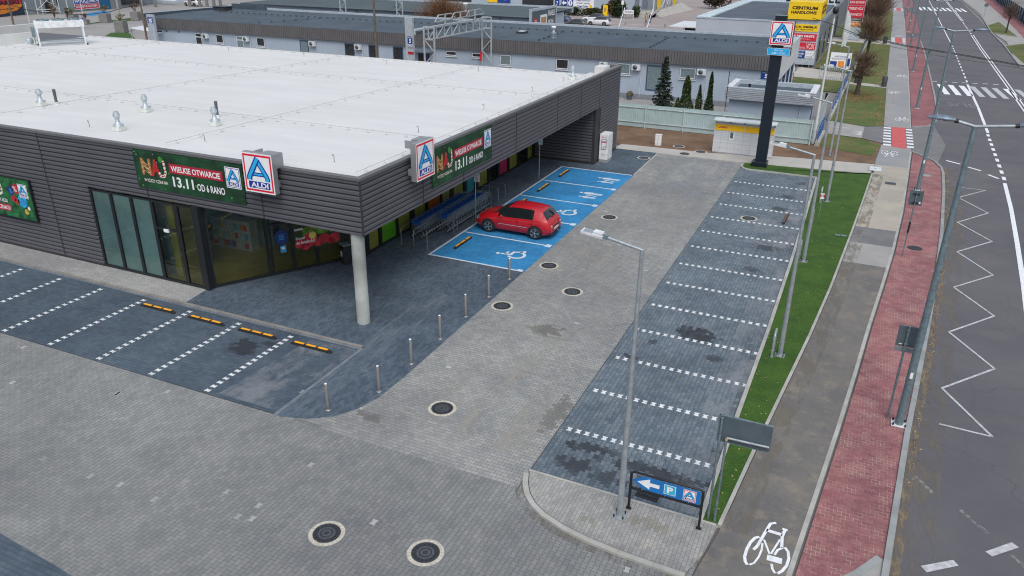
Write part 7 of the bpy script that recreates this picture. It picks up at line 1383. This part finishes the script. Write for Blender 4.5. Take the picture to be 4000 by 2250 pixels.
# two people walking
def person(label, x, y, rz, coat, trousers, hair, bagm=None):
    t = thing('person', label, 'person', (x, y, 0), rz); sk = [(0, 0, .95), (0, 0, 1.2), (0, 0, 1.42), (0, 0, 1.52), (0, .01, 1.66), (.1, 0, .9), (.12, .12, .5), (.12, .08, .08), (.12, .2, .04), (-.1, 0, .9), (-.12, -.15, .5), (-.12, -.3, .12), (-.12, -.2, .04), (.19, 0, 1.4), (.25, -.06, 1.12), (.24, .05, .88), (-.19, 0, 1.4), (-.25, .08, 1.12), (-.24, .16, .9)]
    ed_ = [(0, 1), (1, 2), (2, 3), (3, 4), (0, 5), (5, 6), (6, 7), (7, 8), (0, 9), (9, 10), (10, 11), (11, 12), (2, 13), (13, 14), (14, 15), (2, 16), (16, 17), (17, 18)]; rad = [.15, .14, .15, .06, .105, .1, .07, .05, .045, .1, .07, .05, .045, .07, .05, .04, .07, .05, .04]
    me = bpy.data.meshes.new('body'); me.from_pydata(sk, ed_, []); o = bpy.data.objects.new('body', me); sc.collection.objects.link(o); o.parent = t; me.materials.append(MATS[trousers]); s_ = o.modifiers.new('skin', 'SKIN')
    for i, v in enumerate(me.skin_vertices[0].data): v.radius = (rad[i], rad[i]); v.use_root = i == 0
    o.modifiers.new('sub', 'SUBSURF').render_levels = 1
    b = MB(); b.lathe(0, 0, [(.24, .62), (.22, .95), (.2, 1.2), (.22, 1.42), (.1, 1.5)], coat, 12); b.tube([(.19, 0, 1.42), (.26, -.06, 1.12), (.25, .05, .9)], .075, coat, 7); b.tube([(-.19, 0, 1.42), (-.26, .08, 1.12), (-.25, .16, .9)], .075, coat, 7); b.build('coat', t); b = MB(); b.lathe(0, .02, [(.07, 1.56), (.125, 1.62), (.13, 1.7), (.08, 1.79)], hair, 10); b.build('hair', t)
M('coat_beige', (.38, .27, .18), .9); M('coat_blue', (.02, .06, .2), .8); M('hair_br', (.08, .05, .03), .9); M('hair_pale', (.42, .38, .33), .9); M('trou', (.03, .03, .035), .9)
person('person in a long beige coat and dark boots walking towards the stairs', -40.3, 151.6, R(20), 'coat_beige', 'trou', 'hair_br'); person('person in a blue coat with pale hair walking beside the beige coat', -39.6, 152.0, R(20), 'coat_blue', 'trou', 'hair_pale')
for (x, y), lb in zip((qc(1690, 240), qc(1750, 310), qc(1998, 322), qc(2245, 340)), ('small white bollard at the kerb by the parking sign', 'low round lamp stud nearest the white estate car', 'middle low round lamp stud on the pink paving', 'right low round lamp stud on the pink paving')):
    t = thing('low_bollard', lb, 'bollard', (x, y, -.01), 0, 'low studs on the pink paving'); MB().lathe(0, 0, [(.15, 0), (.15, .35)], 'alu', 8).build('post', t); MB().lathe(0, 0, [(.18, .35), (.12, .5)], 'sign_back2', 8).build('cap', t)
for a, b2, lb in ((qc(1650, 385), qc(1705, 275), 'left slanting white barrier pole behind the pavilion roof'), (qc(2005, 400), qc(2050, 300), 'right slanting white barrier pole behind the pavilion roof')):
    x, y = a; t = thing('white_pole', lb, 'pole', (x, y, 0), 0, 'slanting white poles'); MB().tube([(0, 0, 0), (.3, 2.5, 3.6)], .07, 'steel_white', 6).build('shaft', t); MB().lathe(0, 0, [(.15, 0), (.15, .1)], 'galv', 8).build('foot', t)
# ================================================================ far left: shops, planters, poles
M('shop_grey', (.17, .20, .225), .85, var=.08, sc_=.3); M('ban_orange', (.62, .20, .02), .6); M('ban_navy', (.02, .03, .06), .6); M('ban_blue', (.03, .06, .30), .5); M('ban_red', (.50, .07, .10), .5); M('shop_blue', (.01, .10, .22), .3)
W_ = [qa(-120, 278), qa(0, 268), qa(400, 232), qa(925, 200), qa(1180, 188), qa(1580, 152), qa(1800, 135), qa(2250, 95)]
t = thing('shop_row', 'low grey row of shops at the upper left corner', 'building'); b = MB()
for i, (a, c) in enumerate(zip(W_, W_[1:])): b.add([(*a, 0), (*c, 0), (*c, 7), (*a, 7)], [(0, 1, 2, 3)], 'shop_grey')
b.add([(*W_[0], 7)]+[(*p, 7) for p in W_[1:]]+[(-170, 190, 7), (-200, 100, 7)], [list(range(len(W_)+2))], 'roof_dark'); b.build('wall', t)
def onwall(i, s0, s1, z0, z1, m, name, txts=(), par=None, off=.1):
    a = Vector((*W_[i], 0)); c = Vector((*W_[i+1], 0)); L_ = (c-a).length; u = (c-a)/L_; n_ = Vector((u.y, -u.x, 0)); b = MB(); P = PL(b, a+u*s0*L_+n_*off+Vector((0, 0, z0)), u, (0, 0, 1), (s1-s0)*L_, z1-z0, step=.02); P.rect(0, 0, 1, 1, m, 0)
    for tx in txts: 
        if tx[0] == 't': P.text(*tx[1:])
        elif tx[0] == 'r': P.rect(*tx[1:])
        else: P.poly(*tx[1:])
    return b.build(name, par or t)
onwall(1, -.9, .97, .05, 3.6, 'ban_navy', 'banner_board', [('p', [(0, .12), (.55, .12), (.85, .25), (.98, .45), (.98, .55), (0, .55)], 'ban_orange', 1), ('r', 0, .55, .98, 1, 'crim', 1), ('t', 'WĘDKARSKI', .04, .5, .93, .78, 'black_metal', 2, .03), ('t', 'prowedcarp.pl', .15, .3, .8, .4, 'black_metal', 2)])
onwall(2, .62, .8, .1, 2.4, 'wheel_dark', 'door'); onwall(3, -.02, .12, 1.6, 3.5, 'win_dark', 'window')
onwall(4, -.0, .98, .35, 2.6, 'sign_white', 'banner_board', [('r', .02, .48, .98, .98, 'ban_blue', 1), ('r', .02, .05, .98, .45, 'ban_red', 1), ('t', 'WYPOCZYNKI 4', .04, .55, .95, .88, 'sign_white', 2, .03), ('t', 'DOSTĘPNE OD RĘKI !', .06, .12, .94, .36, 'sign_white', 2)])
onwall(5, .02, .75, .1, 3.6, 'shop_blue', 'shop_window'); onwall(6, .25, .9, .6, 2.4, 'win_dark', 'window')
t = thing('scaffold_frame', 'white pipe frame with crossed braces before the grey shop wall', 'frame'); b = MB(); a = Vector((*qa(600, 232), 0)); c = Vector((*qa(950, 215), 0))
for p in (a, c): b.bar(p, p+Vector((0, 0, 5)), .1, .1, 'steel_white'); q = p+(c-a).normalized()*.9*(1 if p is a else -1); b.bar(q, q+Vector((0, 0, 5)), .1, .1, 'steel_white')
for z in (.5, .9): b.bar(a+Vector((0, 0, z)), c+Vector((0, 0, z)), .1, .1, 'steel_white')
b.bar(a+Vector((0, 0, .9)), c+Vector((0, 0, 4)), .08, .08, 'steel_white'); b.bar(a+Vector((0, 0, 4)), c+Vector((0, 0, .9)), .08, .08, 'steel_white'); b.build('pipes', t)
M('planter_grey', (.20, .20, .20), .9, var=.15, sc_=2)
PG = 'concrete planters with autumn plants'
def planter(label, x, y, w_, h_, seed, ms, ph=1.2):
    t = thing('planter', label, 'planter', (x, y, 0), R(20), PG); MB().box(-w_/2, w_/2, -w_/2, w_/2, 0, h_, 'planter_grey').build('tub', t, bevel=.03); rg = random.Random(seed); b = MB()
    for k_ in range(14):
        a = rg.uniform(0, 6.28); e_ = Vector((w_*.6*math.cos(a)*rg.random(), w_*.6*math.sin(a)*rg.random(), h_+ph*rg.uniform(.5, 1))); b.tube([(0, 0, h_), e_], .025, 'twig', 4, False)
        for q in range(9): card(b, e_+Vector((rg.gauss(0, .13), rg.gauss(0, .13), rg.gauss(0, .1))), .2, rg.choice(ms), rg)
    b.build('plant', t)
DP = ['rust_leaf', 'dry', 'rust_leaf2']
planter('largest concrete planter, on the lot right of the cooling unit', -109.2, 91.7, 1.5, 1.75, 41, ['thuja_b', 'dry'], .8); planter('planter with brown plant on the grass strip left of the concrete pole', -124.6, 101.6, 1.5, 1.5, 42, ['dry', 'thuja_b'], 1.3); planter('planter with bare shrub right of the concrete pole', -123.4, 107.2, 1.4, 1.5, 43, ['dry', 'rust_leaf'], 1.6)
planter('planter with spreading brown plant behind the left fan of the cooling unit', -126.2, 93.2, 1.0, 1.2, 44, DP, 2.2); planter('planter with curly brown plant behind the middle fan', -126.0, 95.4, .9, 1.1, 45, ['bark', 'thuja_b'], 1.6); planter('planter with green plant left of the blue P sign', -129.5, 99.0, 1.5, 1.3, 46, ['thuja_b', 'dry'], 1.0); planter('planter with reddish plant right of the blue P sign', -124.5, 97.5, 1.0, .8, 47, DP, .9)
t = thing('parking_sign', 'small blue P sign behind the cooling unit', 'sign', (-120.6, 93, 0)); MB().tube([(0, 0, 0), (0, 0, 1.6)], .04, 'galv', 6).build('pole', t); b = MB(); b.box(-.05, 1.0, -.08, -.04, .85, 1.6, 'sign5'); P = PL(b, (0, -.085, .9), (1, 0, 0), (0, 0, 1)); P.text('P', .3, .1, .65, .6, 'sign_white', 1, .04); b.build('panel', t); bpy.data.objects[t.name].rotation_euler.z = R(30)
for (x, y), h_, lb in ((qa(465, 362), 3.4, 'thin white pole right of the brown pole'), (qa(1305, 245), 2.2, 'thin white pole under the red and blue banner'), (qa(2262, 245), 3.2, 'thin white pole at the left end of the pavilion roof'), (qa(1080, 212), 4.5, 'white downpipe like pole at the shop wall')):
    t = thing('white_pole', lb, 'pole', (x, y, 0), 0, 'thin white poles on the far lot'); MB().tube([(0, 0, 0), (0, 0, h_)], .08, 'steel_white', 6).build('shaft', t); MB().lathe(0, 0, [(.14, 0), (.14, .08)], 'galv', 8).build('foot', t)
t = thing('entrance_canopy', 'small white canopy at the left gable of the pavilion', 'canopy', (0, 0, 0)); b = MB(); b.add([(-91.9, 78.3, 2.6), (-86, 76, 2.7), (-84, 80, 2.8), (-92.5, 81.5, 2.65)], [(0, 1, 2, 3)], 'unit_white'); b.build('roof', t); b = MB(); b.bar((-91.6, 78.4, 0), (-91.6, 78.4, 2.6), .12, .12, 'frame_pale'); b.bar((-91.6, 78.4, 2.2), (-90.6, 78.4, 2.6), .08, .08, 'frame_pale'); b.build('post', t)
t = thing('waste_container', 'yellow lidded waste container under the white canopy', 'container', (-88.3, 76.0, 0)); MB().box(-.9, .9, -.5, .5, 0, 1.0, 'sign_back2').build('body', t); MB().box(-.95, .95, -.55, .55, 1.0, 1.15, 'sign_yellow').build('lid', t)
t = thing('waste_container', 'blue waste container beside the yellow lidded one', 'container', (-86.3, 76.0, 0)); MB().box(-.7, .7, -.5, .5, 0, 1.0, 'ban_blue').build('body', t); MB().box(-.75, .75, -.55, .55, 1.0, 1.15, 'ban_blue').build('lid', t)
t = thing('overhead_cable', 'slack dark cable hanging across the far lot at the upper left', 'cable'); A_ = [(100, 55), (400, 150), (700, 200), (1100, 225), (1400, 225), (1700, 190), (1950, 120), (2220, 60)]
def at_dist(px, py, D):
    d = _f*FPX + _r*(px-W0/2) - _u*(py-H0/2); t_ = D/(d.xy.length); return (d.x*t_, d.y*t_, CAMH+d.z*t_)
MB().tube([at_dist(x/4.025, y/4.025, 150) for x, y in A_], .05, 'black_metal', 5).build('strand', t)
pil = None
for i, x in enumerate((330, 575, 735, 845, 955, 1055)):
    p = pix(600+x/4.025 if i else 600-0+1/4.025*0+8, (112, 105, 110, 110, 105, 95)[i]/4.025); lb = ORD[i]+' small grey pillar from the left beside the white off-road car' 
    if pil is None: pil = thing('stone_pillar', lb, 'pillar', (*p, -.02), 0, 'small pillars on the far lot'); MB().box(-.25, .25, -.25, .25, 0, 2.3, 'planter_grey').build('shaft', pil); MB().box(-.3, .3, -.3, .3, 2.3, 2.45, 'unit_white').build('cap', pil)
    else: dup(pil, (*p, -.02), 0, lb)
t = thing('far_building', 'grey blue building behind the white off-road car', 'building'); a = qa(1850, 70); c = qa(2700, 60); b = MB(); b.add([(*a, 0), (c[0], c[1]+5, 0), (c[0], c[1]+5, 8), (*a, 8)], [(0, 1, 2, 3)], 'wall_far'); b.build('front', t)
t['label'] = 'grey blue wall at the top edge left of the white off-road car'
t = thing('railing_banner', 'white banner on a railing left of the white off-road car', 'banner', (*qa(2370, 62), 0)); b = MB(); b.box(0, 8, 0, .05, .9, 2.2, 'sign_white'); P = PL(b, (0, -.01, .9), (1, 0, 0), (0, 0, 1)); P.text('PAWILON HANDLOWY', .6, .4, 7.4, .9, 'skyb'); b.build('canvas', t); MB().bar((-1, .1, 2.3), (9, .1, 2.3), .08, .08, 'steel_white').build('rail', t)
# ================================================================ right edge: far fence
M('fence_navy', (.02, .05, .12), .6); t = thing('mesh_fence', 'dark blue sheet fence on the far side of the road', 'fence'); b = MB(); corrugated(b, (26.2, 180), (29.9, 280), 0, 2.4, 'fence_navy', 1.2, .1); b.f = b.f+[f[::-1] for f in b.f]; b.mi = b.mi*2; b.sm = b.sm*2; b.build('sheet', t)
for i in range(20): y = 181+5*i; MB().box(-.08, .08, -.08, .08, 0, 2.6, 'galv_dark').build('post', t, (26.2+(y-180)*.037-.2, y, 0))
t = thing('traffic_sign', 'small dark round sign on a thin post at the right kerb far up the road', 'sign', (20.3, 200, .02)); MB().tube([(0, 0, 0), (0, 0, 3)], .05, 'galv', 6).build('post', t); MB().tube([(0, -.04, 2.7), (0, 0, 2.7)], .4, 'sign_back', 14).build('plate', t)
for i, (x, y) in enumerate(((23.5, 150), (24.2, 172))):
    pass
